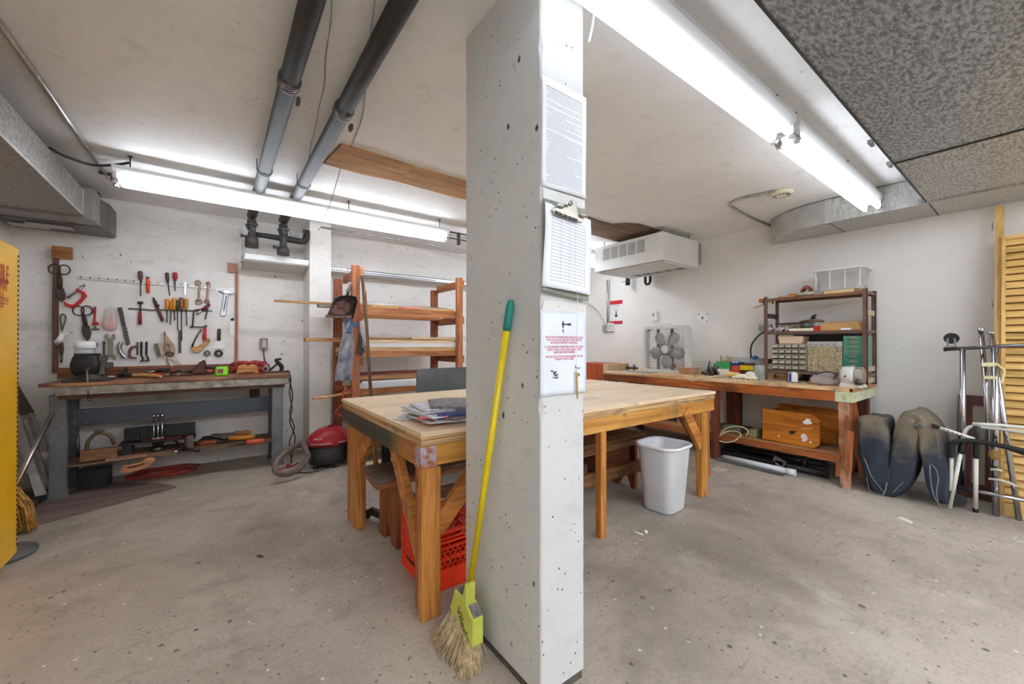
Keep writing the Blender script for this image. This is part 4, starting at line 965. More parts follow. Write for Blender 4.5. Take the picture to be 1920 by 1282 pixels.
# ---- on the floor by the bench
coil(P(*cC(985, 1010), Z=0) + Vector((0.02, .05, 0)), 7, .26, .15, 0, .035, .006, (176, 66, 50), 'extension_cord', 'coiled orange extension cord lying on the floor under the tool bench', 'cord', 8, .15)
q = [P(34, 975, Z=0), P(52, 991, Z=0), P(331, 914, Z=0), P(302, 908, Z=0), P(190, 905, Z=0), P(128, 925, Z=0), P(60, 940, Z=0)]
tag(MB().prism(q, (0, 0, .012)).build('floor_board', wood((126, 104, 96), (96, 78, 72), 'x', .5, .8), bevel=.002), 'long brown fibre board lying on the floor before the tool bench', 'board')
tag(MB().bx(-.90, 4.70, 0, -.72, 4.86, .16).build('black_box', m_black, bevel=.004), 'black box standing on the floor under the left of the tool bench', 'box')

# ================================================================ left: ladder, tube, broom, disc, yellow cabinet
t = thing('folding_ladder', 'pale aluminium folding step ladder leaning against the wall behind the yellow cabinet', 'ladder', (-1.2, 4.8, 0))
m_lad = plain((176, 174, 172), .4, .3)
def rl(a, b, Y0, Y1, w=.05, d=.025, nm='rail', mt=None):
    pa = P(*cR(*a), Y=Y0); pb = P(*cR(*b), Y=Y1)
    return MB().beam(pa, pb, w, d, (0, 1, 0)).build(nm, mt or m_lad, t)
rl((100, 330), (262, 845), 4.98, 4.48); rl((140, 340), (296, 780), 4.98, 4.62)
rl((60, 380), (200, 700), 5.0, 4.75); rl((190, 330), (310, 600), 5.02, 4.92, .04)
rl((150, 660), (300, 570), 4.80, 4.85, .05, .02, 'step'); rl((230, 665), (312, 598), 4.78, 4.84, .03, .02, 'step')
pa = P(*cR(262, 845), Y=4.48)
MB().box(pa + Vector((0, 0, -.01)), (.05, .04, .04)).build('rubber_foot', m_black, t)
tag(MB().prism([P(*cR(*q), Y=4.97) for q in [(60, 60), (210, 315), (130, 350), (60, 260)]], (0, .03, 0)).build('dark_plank', wood((84, 66, 54), (54, 42, 34), 'z')), 'dark plank leaning on the wall above the ladder', 'plank')
tag(MB().beam(P(*cR(128, 370), Y=4.96), P(*cR(210, 322), Y=4.96), .03, .03).build('wood_lath', wood((190, 170, 140), (150, 130, 104), 'x')), 'pale lath across the lower end of the dark plank', 'lath')
t = thing('straw_broom', 'steel handled corn broom half hidden behind the yellow cabinet', 'broom', P(*cR(125, 1000), Z=0))
MB().tube([P(*cR(334, 310), Y=4.25), P(*cR(104, 760), Y=3.95), P(*cR(60, 850), Y=3.9)], .014, 12).build('handle', metal((176, 160, 150), .3), t)
pb = P(*cR(96, 840), Y=3.90)
m = MB(); r0 = random.Random(4)
for k in range(200):
    a = pb + Vector((r0.gauss(-.02, .015), r0.gauss(0, .012), r0.uniform(0, .05))); b = Vector((pb.x + r0.uniform(-.10, .10), pb.y + r0.gauss(-.02, .025), r0.uniform(.002, .03)))
    m.tube([a, a.lerp(b, .4) + Vector((r0.uniform(-.012, .012) + (b.x - a.x) * .25, 0, 0)), b], [.004, .004, .002], 4)
m.build('bristles', plain((196, 150, 78), .9, 0, .35, 40), t)['kind'] = 'stuff'
tag(MB().lathe([(.17, 0), (.17, .015), (.12, .03), (.03, .05), (.001, .05)], 28, (-1.0, 3.52, 0)).build('stand_base', plain((92, 92, 88), .45)), 'grey round stand base showing beside the foot of the yellow cabinet', 'base')
tag(MB().bx(-1.33, 4.2, 0, -1.05, 4.75, .05).build('dark_board', wood((90, 72, 60), (58, 46, 38), 'x')), 'dark board lying on the floor in the left corner', 'board')

CXF = -.857; CY1 = 3.33
t = thing('safety_cabinet', 'yellow metal flammables storage cabinet at the left edge', 'cabinet', (-1.1, 2.75, 0))
m_yel = plain((250, 190, 22), .3, 0, .05, 3)
MB().bx(XL + .02, 2.20, .05, CXF - .018, CY1, 1.73).build('body', m_yel, t, bevel=.008)
for ya, yb in ((2.21, 2.765), (2.775, CY1 - .012)):
    MB().bx(CXF - .018, ya, .08, CXF, yb, 1.715).build('door', m_yel, t, bevel=.003)
MB().bx(XL + .04, 2.22, 0, CXF - .05, CY1 - .02, .05).build('plinth', plain((230, 170, 20), .4), t)
hg = MB()
for k in range(60): hg.bx(CXF - .004, CY1 - .028, .12 + k * .0262, CXF + .003, CY1 - .018, .133 + k * .0262)
hg.build('piano_hinge', plain((96, 70, 20), .5), t)
MB().bx(CXF, 2.74, .85, CXF + .03, 2.76, 1.0).build('handle', m_black, t, bevel=.003)
m_red = plain((190, 60, 40), .5, 0, 0)
rotX = (R(90), 0, R(90))
yr = P(16, 520, X=CXF).y
txt('FLAMMABLE', .128, (CXF + .001, yr, P(14, 531, X=CXF).z), rotX, m_red, t, 'RIGHT', 'lettering', .002, .50)
txt('KEEP FIRE AWAY', .085, (CXF + .001, yr - .01, P(14, 546, X=CXF).z), rotX, m_red, t, 'RIGHT', 'lettering', .001, .5)
txt('INFLAMMABLE', .05, (CXF + .001, P(7, 560, X=CXF).y, P(7, 560, X=CXF).z), rotX, m_red, t, 'RIGHT', 'lettering', 0, .9)
txt('GARDEZ LOIN DU FEU', .03, (CXF + .001, yr, P(14, 566, X=CXF).z), rotX, m_red, t, 'RIGHT', 'lettering', 0, .9)
MB().bx(CXF, 2.85, P(14, 570, X=CXF).z - .002, CXF + .001, yr, P(14, 570, X=CXF).z + .002).build('rule', m_red, t)
txt('INFLAMABLE', .05, (CXF + .001, P(7, 577, X=CXF).y, P(7, 577, X=CXF).z), rotX, m_red, t, 'RIGHT', 'lettering', 0, .9)
# ================================================================ lumber rack on the back wall
m_rack = wood((206, 132, 82), (152, 84, 46), 'z', .8, .5, (120, 66, 46), .35)
m_racky = wood((196, 128, 80), (146, 84, 48), 'y', .8, .5)
m_rackx = wood((212, 146, 92), (162, 98, 52), 'x', .8, .5)
RX0, RX1, RY0, RY1 = 1.10, 2.30, 4.13, 4.76
t = thing('lumber_rack', 'orange stained wooden lumber rack with four posts against the back wall', 'rack', ((RX0 + RX1) / 2, 4.45, 0))
zt = P(663, 497, Y=RY0).z
for x, y, zz, w_, d_ in ((RX0 + .02, RY0, zt, .075, .045), (RX1, RY0, P(861, 521, Y=RY0).z, .075, .045), (RX0 + .0, RY1, 1.93, .09, .045), (RX1 - .02, RY1, 1.90, .09, .045)):
    MB().bx(x - w_ / 2, y - d_ / 2, 0, x + w_ / 2, y + d_ / 2, zz).build('post', m_rack if y < 4.3 else wood((170, 96, 54), (112, 56, 28), 'z', .8, .5), t, bevel=.003)
for x in (RX0 + .035, RX1 + .0):
    for z in ((zt - .10 if x < 1.5 else 1.87), 1.44, .98, .60, .14):
        MB().bx(x + .022, RY0 - .02, z, x + .058, RY1 + .02, z + .085).build('cross_rail', m_racky, t, bevel=.002)
shelves = {1: 1.50, 2: 1.065, 3: .685, 4: .11}
for k, z in shelves.items():
    MB().bx(RX0 - .03, RY0 + .024, z, RX1 + .03, RY0 + .06, z + .085 if k < 2 else z + .06).build('front_rail', m_rackx, t, bevel=.002)
    MB().bx(RX0 - .03, RY1 - .06, z, RX1 + .03, RY1 - .024, z + .05).build('rear_rail', m_rackx, t, bevel=.002)
# perforated angle rack behind it
t = thing('slotted_shelf', 'white slotted steel shelf fixed to the back wall above the lumber rack', 'shelf', (2.1, 4.95, 2.0))
MB().bx(1.02, 4.88, 2.03, 3.4, 4.885, 2.075).bx(1.02, 4.88, 2.03, 3.4, YB, 2.036).build('shelf', plain((226, 228, 230), .35, .2), t)
m = MB()
for k in range(60): m.bx(1.04 + k * .022, 4.876, 2.045, 1.052 + k * .022, 4.881, 2.06)
m.build('slots', plain((90, 92, 94), .5), t)
MB().tube([(1.25, 5.0, 2.04), (1.25, 5.0, 2.10), (3.2, 5.0, 2.10)], .005, 6).build('wire_rail', m_dsteel, t)
# lumber: every board its own
pal = {'pine': ((226, 186, 134), (190, 146, 94)), 'oak': ((200, 152, 98), (156, 108, 62)), 'pale': ((238, 214, 176), (206, 176, 134)), 'red': ((160, 84, 52), (112, 52, 32)), 'grey': ((150, 144, 134), (110, 104, 96)), 'brown': ((140, 96, 66), (96, 62, 42))}
def board(x0, x1, y, z, w_, h_, kind, label, name='lumber_board', rz=0.0, group=None, mat=None, cat='board'):
    c = ((x0 + x1) / 2, y, z + h_ / 2)
    M = Matrix.Translation(c) @ Matrix.Rotation(rz, 4, 'Z')
    L = x1 - x0
    o = MB().bx(-L / 2, -w_ / 2, -h_ / 2, L / 2, w_ / 2, h_ / 2, M).build(name, mat or wood(*pal[kind], 'x', .8, .6), bevel=.0015)
    return tag(o, label, cat, group)
z = 1.585; G1 = 'boards on the top rack shelf'
board(.425, 1.30, 4.20, z, .028, .022, 'oak', 'long thin dowel stick poking out to the left from the top rack shelf', 'wood_stick')
board(.95, 2.28, 4.26, z, .09, .03, 'pine', 'pine board at the front edge of the top rack shelf', group=G1)
board(1.0, 2.25, 4.38, z, .12, .02, 'pale', 'pale thin board second from the front on the top rack shelf', group=G1)
board(.85, 2.0, 4.52, z, .10, .035, 'grey', 'grey thick board lying behind the pale ones on the top rack shelf', group=G1)
board(1.4, 2.3, 4.40, z + .021, .10, .022, 'oak', 'brown board lying on top of the pale one, top rack shelf', group=G1)
tag(MB().bx(1.60, 4.175, 1.588, 1.80, 4.205, 1.612).build('pink_foam', plain((226, 140, 130), .6), bevel=.002), 'pink strip lying at the front of the top rack shelf', 'strip')
tag(MB().tube([(1.0, 4.30, z + .045), (2.25, 4.34, z + .04)], .012, 10).build('metal_rod', metal((190, 190, 190), .35)), 'grey metal rod lying on the top rack shelf', 'rod')
tag(MB().tube([(1.55, 4.5, z + .055), (2.28, 4.46, z + .045)], .010, 8).build('black_rod', m_black), 'thin black rod on the top rack shelf', 'rod')
z = 1.125; G2 = 'boards on the middle rack shelf'
board(.70, 1.60, 4.36, z + .10, .12, .038, 'oak', 'wide plank sticking out far to the left from the middle rack shelf', 'wood_plank')
board(.96, 2.30, 4.20, z, .09, .04, 'pine', 'pine beam lying under the white board on the middle rack shelf', group=G2)
board(1.0, 2.42, 4.182, z + .042, .04, .045, 'pine', 'white painted board along the front of the middle rack shelf', mat=plain((236, 232, 234), .4), name='white_board')
board(1.02, 2.20, 4.30, z + .04, .10, .05, 'pine', 'pine beam right behind the white board, middle rack shelf', group=G2)
board(1.25, 2.26, 4.22, z + .09, .07, .03, 'pale', 'pale board lying on the white board, middle rack shelf', rz=.03, group=G2)
board(1.30, 2.30, 4.34, z + .125, .09, .026, 'pine', 'pine board in the upper layer of the middle rack shelf', rz=-.02, group=G2)
board(1.75, 2.42, 4.24, z + .13, .05, .026, 'pale', 'short pale board at the right top of the middle rack shelf', group=G2)
board(1.05, 2.1, 4.52, z + .0, .14, .05, 'brown', 'dark board at the back of the middle rack shelf', group=G2)
board(1.6, 2.45, 4.52, z + .10, .10, .03, 'grey', 'grey board at the back right of the middle rack shelf', group=G2)
tag(MB().bx(.995, 4.13, z + .01, 1.10, 4.19, z + .055).build('wood_offcut', plain((226, 216, 200), .5), bevel=.002), 'square pale offcut beside the left rack post', 'offcut')
z = .745; G3 = 'boards on the lower rack shelf'
board(1.12, 2.2, 4.28, z + .13, .12, .03, 'red', 'dark red board on top of the pile, lower rack shelf', rz=.03, group=G3)
board(1.12, 2.1, 4.22, z + .085, .08, .038, 'oak', 'oak board below the dark red one, lower rack shelf', rz=.02, group=G3)
board(1.2, 2.2, 4.40, z + .05, .12, .035, 'brown', 'brown board in the dark gap of the lower rack shelf', group=G3)
board(1.13, 1.86, 4.18, z, .05, .05, 'pine', 'white moulding stacked lowest at the front of the lower rack shelf', mat=plain((232, 232, 236), .4), name='white_moulding')
board(1.20, 1.80, 4.19, z + .052, .04, .022, 'pine', 'thinner white moulding lying on the lowest white moulding', mat=plain((238, 238, 240), .4), name='white_moulding')
board(1.75, 2.25, 4.21, z + .05, .06, .03, 'pine', 'yellow pine offcut right of the white moulding, lower rack shelf', group=G3)
tag(MB().tube([P(*cG(437, 440), Y=4.05), P(*cG(600, 420), Y=4.12), (1.4, 4.2, z + .01)], .013, 10).build('wood_stick', wood((226, 176, 124), (192, 140, 90), 'x')), 'pale round stick poking out to the left of the lower rack shelf', 'stick')
z = .228; G4 = 'boards on the bottom rack shelf'
board(1.1, 2.4, 4.20, z, .12, .04, 'pine', 'front pine board on the bottom rack shelf', group=G4)
board(1.0, 2.5, 4.33, z, .10, .035, 'pale', 'pale board behind the front one on the bottom rack shelf', group=G4)
board(1.1, 2.3, 4.22, z + .042, .10, .03, 'brown', 'brown board in the upper layer of the bottom rack shelf', group=G4)
board(1.2, 2.45, 4.35, z + .04, .12, .04, 'red', 'reddish board at the back of the bottom rack shelf', group=G4)
for k, (y, h) in enumerate(((3.98, .03), (3.86, .025))):
    board(1.02 + .1 * k, 2.3, y, 0, .09, h, 'pale', ('nearer' if k else 'farther') + ' pale board lying on the floor in front of the lumber rack', rz=.03 * k)
# sticks leaning on the front left post
a = P(*cF(905, 195), Y=4.05)
lean = [((905, 200), (985, 1200), 4.02, 3.95, .011, (120, 92, 66), 'dark leaning stick reaching down to the table top'), ((918, 250), (965, 1030), 4.04, 3.98, .010, (206, 150, 84), 'light thin strip leaning at the front left rack post'), ((935, 330), (975, 1040), 4.06, 4.0, .008, (150, 104, 60), 'brown thin strip leaning beside the light one')]
for (u0, v0), (u1, v1), Y0, Y1, r, c, lb in lean:
    p0 = P(*cF(u0, v0), Y=Y0); p1 = P(*cF(u1, v1), Y=Y1); d = (p1 - p0)
    if 'dark' in lb or True: p1 = p0 + d * ((p0.z) / (p0.z - p1.z))
    tag(MB().beam(p0, p1, r * 1.8, r * 1.8, (0, 1, 0)).build('wood_strip', wood(tuple(int(x * 1.1) for x in c), tuple(int(x * .7) for x in c), 'z')), lb, 'strip', 'strips leaning on the front left rack post')
# dustpan, jeans leg, whisk brush, blue tape hung on the left post
t = thing('dustpan', 'dusty black metal dustpan hanging on the front left rack post', 'dustpan', P(*cF(700, 480), Y=4.02))
YD = 4.03
out = [(690, 378), (740, 372), (790, 372), (832, 385), (845, 430), (825, 500), (805, 588), (565, 580), (600, 500), (640, 400)]
back = [P(*cF(*q), Y=YD + .03) for q in out]
m_pan = plain((66, 52, 48), .6, .3, .5, 14)
MB().prism(back, (0, .006, 0)).build('back_plate', m_pan, t)
rim = [P(*cF(*q), Y=YD + .03) for q in (out[7:] + out[:7])]
m = MB()
for i in range(len(rim) - 1):
    a, b = rim[i], rim[i + 1]; off = Vector((0, -.06, -.008))
    m.add([a, b, b + off, a + off], [(0, 1, 2, 3)])
m.build('rim', m_pan, t, solid=.004)
MB().prism([P(*cF(*q), Y=YD - .03) for q in [(560, 555), (565, 582), (800, 590), (812, 560), (700, 568)]], (0, .02, 0)).build('lip', plain((122, 100, 92), .6, .2, .3, 20), t)
MB().prism([P(*cF(*q), Y=YD + .015) for q in [(660, 440), (720, 420), (790, 440), (780, 520), (740, 555), (590, 550), (620, 500)]], (0, .008, 0)).build('dusty_floor', plain((120, 92, 82), .85, 0, .5, 18), t)
MB().tube([P(*cF(762, 375), Y=YD), P(*cF(780, 320), Y=YD), P(*cF(800, 265), Y=YD + .02)], [.014, .016, .013], 10).tube([P(*cF(800, 375), Y=YD + .01), P(*cF(812, 280), Y=YD + .02)], .006, 6).build('handle', plain((112, 88, 80), .5, .3, .3), t)
def cloth_panel(c, outl, Y, th, mat, name, label, cat, seed=2, amp=.02):
    """hanging cloth with vertical folds: left and right edges given top to bottom"""
    r0 = random.Random(seed); L, Rg = outl; n = 12
    Lp = smooth_path([P(*c(*q), Y=Y) for q in L], 6); Rp = smooth_path([P(*c(*q), Y=Y) for q in Rg], 6)
    ph = r0.uniform(0, 6)
    def fn(u, v):
        i = v * (len(Lp) - 1); k = min(int(i), len(Lp) - 2); f = i - k
        j = v * (len(Rp) - 1); q = min(int(j), len(Rp) - 2); g = j - q
        a = Lp[k].lerp(Lp[k + 1], f); b = Rp[q].lerp(Rp[q + 1], g)
        p = a.lerp(b, u)
        return p + Vector((0, amp * (math.sin(u * 9 + ph + 2 * v) * (.4 + .6 * v) + .4 * math.sin(v * 17 + u * 5)), 0))
    return tag(MB().grid(fn, 16, 24).build(name, mat, solid=th), label, cat)
m_jean = NT('faded_denim'); _v = m_jean.mapping()
m_jean = m_jean.fin(m_jean.ramp(m_jean.noise(_v, 7, 6, .7), [(.35, (92, 98, 116)), (.48, (150, 150, 164)), (.62, (182, 178, 184))]), .9)
cloth_panel(cF, ([(740, 600), (712, 800), (690, 900), (668, 1050), (648, 1185)], [(800, 585), (815, 700), (822, 880), (812, 1000), (805, 1175)]), 4.02, .012, m_jean, 'denim_rag', 'faded denim trouser leg hanging below the dustpan', 'rag')
cloth_panel(cF, ([(770, 560), (765, 640), (760, 700), (760, 730)], [(806, 590), (800, 640), (800, 700), (795, 735)]), 4.005, .006, plain((70, 110, 150), .9, 0, .3), 'blue_rag', 'blue rag tucked over the top of the denim leg', 'rag', 4, .005)
tag(MB().box(P(*cF(835, 650), Y=4.09), (.05, .01, .035), (0, R(30), 0)).build('painters_tape', plain((52, 140, 210), .5), bevel=.002), 'piece of blue painters tape stuck on the rack post', 'tape')
t = thing('bench_brush', 'white backed counter brush hanging on the right of the rack post', 'brush', P(*cF(910, 750), Y=4.05), None)
MB().prism([P(*cF(*q), Y=4.05) for q in [(882, 620), (902, 625), (962, 855), (940, 862), (895, 740)]], (0, .03, 0)).build('back', plain((226, 228, 238), .4), t, bevel=.004)
MB().prism([P(*cF(*q), Y=4.06) for q in [(878, 720), (896, 740), (942, 862), (905, 950), (860, 925), (868, 860)]], (0, .03, 0)).build('bristles', plain((92, 88, 88), .9, 0, .4, 70, .8), t)
MB().prism([P(*cF(*q), Y=4.055) for q in [(905, 780), (940, 862), (965, 885), (940, 905), (905, 860)]], (0, .03, 0)).build('tan_bristles', plain((196, 168, 140), .9, 0, .3, 70, .8), t)
# red cord hanging at the left post
tag(MB().tube(smooth_path([P(*cG(735, 290), Y=4.0), P(*cG(745, 360), Y=3.98), P(*cG(720, 420), Y=3.98), P(*cG(730, 480), Y=3.98), P(*cG(690, 520), Y=3.98), P(*cG(650, 575), Y=4.0), P(*cG(700, 600), Y=4.0), P(*cG(725, 560), Y=4.0), P(*cG(740, 470), Y=4.0), P(*cG(720, 400), Y=4.0), P(*cG(755, 350), Y=4.0), P(*cG(770, 410), Y=4.0)]), .006, 6).build('extension_cord', plain((190, 84, 66), .5)), 'red cord hanging from the rack behind the corner of the big table', 'cord')

# ================================================================ shop vacuum
c = P(607, 866, Z=0); c = Vector((.90, 4.28, 0))
t = thing('shop_vacuum', 'round shop vacuum with dark body and red lid by the pilaster', 'vacuum', c)
def ell(cx, cy, z, rx, ry, n=28): return [Vector((cx + rx * math.cos(2 * math.pi * k / n), cy + ry * math.sin(2 * math.pi * k / n), z)) for k in range(n)]
MB().loft([ell(c.x, c.y, .03, .165, .14), ell(c.x, c.y, .05, .18, .155), ell(c.x, c.y, .22, .19, .165)]).build('body', plain((50, 48, 50), .45, 0, .3, 8), t)
MB().loft([ell(c.x, c.y, .215, .198, .172), ell(c.x, c.y, .25, .202, .176), ell(c.x, c.y, .262, .198, .170), ell(c.x + .01, c.y, .31, .172, .15), ell(c.x + .02, c.y, .355, .12, .11), ell(c.x + .03, c.y, .378, .06, .055), ell(c.x + .03, c.y, .38, .02, .02)]).build('lid', plain((176, 34, 48), .35, 0, .1), t)
MB().tube([Vector((c.x + .198 * math.cos(a), c.y + .173 * math.sin(a), .243)) for a in [k * math.pi / 14 for k in range(28)]], .006, 6, closed=True).build('trim_band', plain((222, 190, 186), .4), t)
MB().tube([(c.x - .03, c.y - .06, .345), (c.x + .0, c.y - .03, .385), (c.x + .08, c.y + .0, .385), (c.x + .11, c.y - .01, .35)], .014, 10).build('handle', plain((120, 24, 34), .4), t)
MB().box((c.x + .03, c.y - .10, .335), (.08, .006, .02), (R(-50), 0, 0)).build('handle_slot', m_black, t)
MB().box((c.x + .03, c.y - .175, .245), (.05, .02, .05)).build('latch', plain((190, 40, 52), .35), t, bevel=.004)
for dx, dy in ((-.13, -.09), (.04, -.15), (.14, .08), (-.1, .12)):
    MB().ball((c.x + dx, c.y + dy, .022), .022, 12, 8).build('caster', m_black, t)
sv = smooth_path
txt('SHOP', .03, (c.x - .155, c.y - .125, .285), (R(50), 0, R(-25)), plain((220, 200, 190), .5), t)
hp = [P(*cG(385, 870), Y=4.20), P(*cG(340, 850), Y=4.12), P(*cG(365, 920), Y=4.08), P(*cG(390, 1000), Y=4.05), P(*cG(300, 1110), Y=4.0), P(*cG(180, 1155), Y=3.95), P(*cG(90, 1135), Y=3.95), P(*cG(85, 1060), Y=3.98), P(*cG(150, 970), Y=4.05), P(*cG(240, 905), Y=4.15), P(*cG(330, 880), Y=4.22), P(*cG(390, 900), Y=4.25)]
pp = sv(hp, 10); rs = [.024 + (.0022 if i % 2 else 0) for i in range(len(pp))]
MB().tube(pp, rs, 12).build('hose', plain((112, 96, 88), .6, 0, .12, 20), t)
tag(MB().tube(sv([P(*cG(260, 1140), Z=.008), P(*cG(400, 1140), Z=.008), P(*cG(520, 1110), Z=.008), P(*cG(620, 1060), Z=.008), P(*cG(690, 1025), Z=.008)]), .007, 8).build('power_cord', plain((76, 72, 70), .5)), 'grey vacuum cord curving over the floor', 'cord')
tag(MB().tube(sv([P(*cG(120, 1110), Z=.008), P(*cG(200, 1085), Z=.012), P(*cG(260, 1070), Z=.008), P(*cG(300, 1045), Z=.008)]), .006, 8).box(P(*cG(205, 1078), Z=.015), (.04, .04, .03)).build('cord_plug', plain((150, 40, 48), .5)), 'cord with red plug inside the loop of the vacuum hose', 'cord')

# ================================================================ big work table
TX0, TX1, TY0, TY1, TZ = .715, 3.30, 1.622, 2.99, .813
t = thing('work_table', 'large plywood topped work table on wooden legs behind the pillar', 'table', ((TX0 + TX1) / 2, (TY0 + TY1) / 2, 0))
s = NT('plywood_top')
v = s.mapping((.8, 6, 6)); n1 = s.noise(v, 1.3, 7, .6, 1.2)
col = s.ramp(n1, [(.3, (212, 182, 146)), (.5, (230, 204, 170)), (.7, (240, 220, 190))])
sm = s.noise(s.mapping((1, 2.4, 1)), 2.0, 5, .65)
col = s.mix(s.ramp(sm, [(.60, 0.0), (.74, .75)]), col, (120, 114, 104))
s.bump(n1, .1, .001); m_top = s.fin(col, .45)
MB().bx(TX0, TY0, TZ - .022, TX1, TY1, TZ).build('top', m_top, t, bevel=.0015)
s = NT('plywood_edge')
w = s.noise(s.mapping((1.5, 1.5, 150)), 1.0, 3, .5)
col = s.ramp(w, [(.38, (156, 112, 70)), (.58, (220, 184, 134))])
col = s.mix(s.ramp(s.noise(s.mapping((1, 1, 3)), 3.2, 5, .7), [(.5, 0.0), (.66, .85)]), col, (84, 76, 68))
m_edge = s.fin(col, .6)
MB().bx(TX0 + .006, TY0 + .006, TZ - .062, TX1 - .006, TY1 - .006, TZ - .022).build('top_edge', m_edge, t, bevel=.002)
s = NT('stained_apron')
v = s.mapping((1.6, 22, 22)); n1 = s.noise(v, 1.0, 6, .65, .6)
col = s.ramp(n1, [(.3, (160, 104, 42)), (.5, (196, 138, 64)), (.7, (222, 168, 88))])
kf = s.ramp(s.voro(s.mapping((3.0, 6, 6)), 1.0), [(.05, 1.0), (.12, 0.0)])
col = s.mix(s.math('MULTIPLY', kf, .8), col, (104, 60, 26))
col = s.mix(s.ramp(s.noise(s.mapping((1, 1, 1)), 2.6, 5, .7), [(.56, 0.0), (.7, .8)]), col, (96, 86, 62))
m_apr = s.fin(col, .5)
AZ0 = TZ - .155
MB().bx(TX0 + .0, TY0 + .008, AZ0, TX1 - .01, TY0 + .048, TZ - .062).build('apron', m_apr, t, bevel=.003)
s = NT('dark_oily_apron')
n1 = s.noise(s.mapping((14, 1.2, 14)), 1.4, 6, .65, .5)
col = s.ramp(n1, [(.3, (46, 42, 38)), (.55, (84, 76, 68)), (.75, (122, 112, 98))])
# the end by the corner is clean orange wood
g = s.node('ShaderNodeSeparateXYZ'); s.link(s.mapping(), g.inputs[0])
e = s.math('ADD', g.outputs[1], s.math('MULTIPLY', s.noise(s.mapping(), 9, 4), .25))
mk = s.ramp(e, [(.0, 1.0), (.06, 0.0)])
mk = s.node('ShaderNodeMapRange'); s.link(e, mk.inputs[0]); mk.inputs[1].default_value = -.30; mk.inputs[2].default_value = -.16; mk.inputs[3].default_value = 1; mk.inputs[4].default_value = 0
col = s.mix(mk.outputs[0], col, s.ramp(s.noise(s.mapping((14, 1.2, 14)), 1.6, 5), [(.35, (150, 92, 46)), (.65, (196, 136, 78))]))
col = s.mix(s.ramp(s.noise(s.mapping((8, 2, 3)), 1.0, 4), [(.55, 0.0), (.68, .5)]), col, (52, 78, 52))
m_oil = s.fin(col, .6)
MB().bx(TX0 + .001, TY0 + .049, AZ0, TX0 + .04, TY1 - .01, TZ - .062).build('side_apron', m_oil, t, bevel=.003)
MB().bx(TX1 - .04, TY0 + .049, AZ0, TX1 - .011, TY1 - .01, TZ - .062).build('side_apron', m_apr, t, bevel=.003)
MB().bx(TX0 + .04, TY1 - .045, AZ0, TX1 - .04, TY1 - .01, TZ - .062).build('rear_apron', m_apr, t, bevel=.003)
# galvanised corner plate with whitish blotches
s = NT('pale_corner_stain')
col = s.mix(s.ramp(s.noise(s.mapping(), 26, 5, .7), [(.42, 0.0), (.56, 1.0)]), (176, 106, 70), (186, 178, 196))
MB().bx(TX0 - .003, TY0 + .004, AZ0 - .002, TX0 + .075, TY0 + .008, TZ - .066).bx(TX0 - .003, TY0 + .004, AZ0 - .002, TX0, TY0 + .06, TZ - .066).build('corner_plate', s.fin(col, .35, .1), t, bevel=.001)
m_legc = wood((214, 150, 76), (166, 98, 40), 'z', .9, .5)
def post(x0, y0, x1, y1, mt=None, ztop=AZ0): MB().bx(x0, y0, 0, x1, y1, ztop).build('leg', mt or m_legc, t, bevel=.003)
lx = P(785, 1160, Z=.0)
post(.712, 1.604, .802, 1.640, None, AZ0 + .0); post(.730, 1.642, .775, 1.72, wood((196, 128, 66), (150, 84, 36), 'z', .9, .5), AZ0)
post(.730, 2.66, .79, 2.88); post(.79, 2.84, .83, 2.88, None)
post(1.898, 1.632, 1.948, 1.68, None, AZ0 + .0)
post(3.05, 1.56 + .045, 3.13, 1.66, wood((222, 164, 86), (178, 112, 46), 'z', .9, .5)); post(3.17, 2.85, 3.25, 2.93)
m_br = wood((212, 146, 74), (160, 94, 40), 'x', .9, .5)
for a, b, up in (((.755, 1.70, .22), (.755, 2.05, AZ0 + .02), (1, 0, 0)), ((.765, 2.72, .42), (.765, 2.40, AZ0 + .03), (1, 0, 0)), ((.80, 1.655, .36), (1.10, 1.655, AZ0 + .03), (0, 1, 0)),
                 ((.79, 2.86, .44), (1.05, 2.86, AZ0 + .02), (0, 1, 0)), ((3.07, 1.632, .40), (2.84, 1.632, AZ0 + .04), (0, 1, 0)), ((3.23, 2.88, .45), (3.23, 2.60, AZ0 + .03), (1, 0, 0)), ((3.15, 1.66, .36), (3.24, 1.95, AZ0 + .03), (1, 0, 0))):
    MB().beam(a, b, .085, .035, up).build('brace', m_br, t, bevel=.002)
# diagonal plank from the table corner down to the right bench
tag(MB().beam((3.36, 1.74, .06), (3.33, 1.74, .80), .09, .035, (0, 1, 0)).build('support_post', wood((196, 118, 62), (140, 76, 36), 'z')), 'reddish wood post standing just behind the right corner of the work table', 'post')

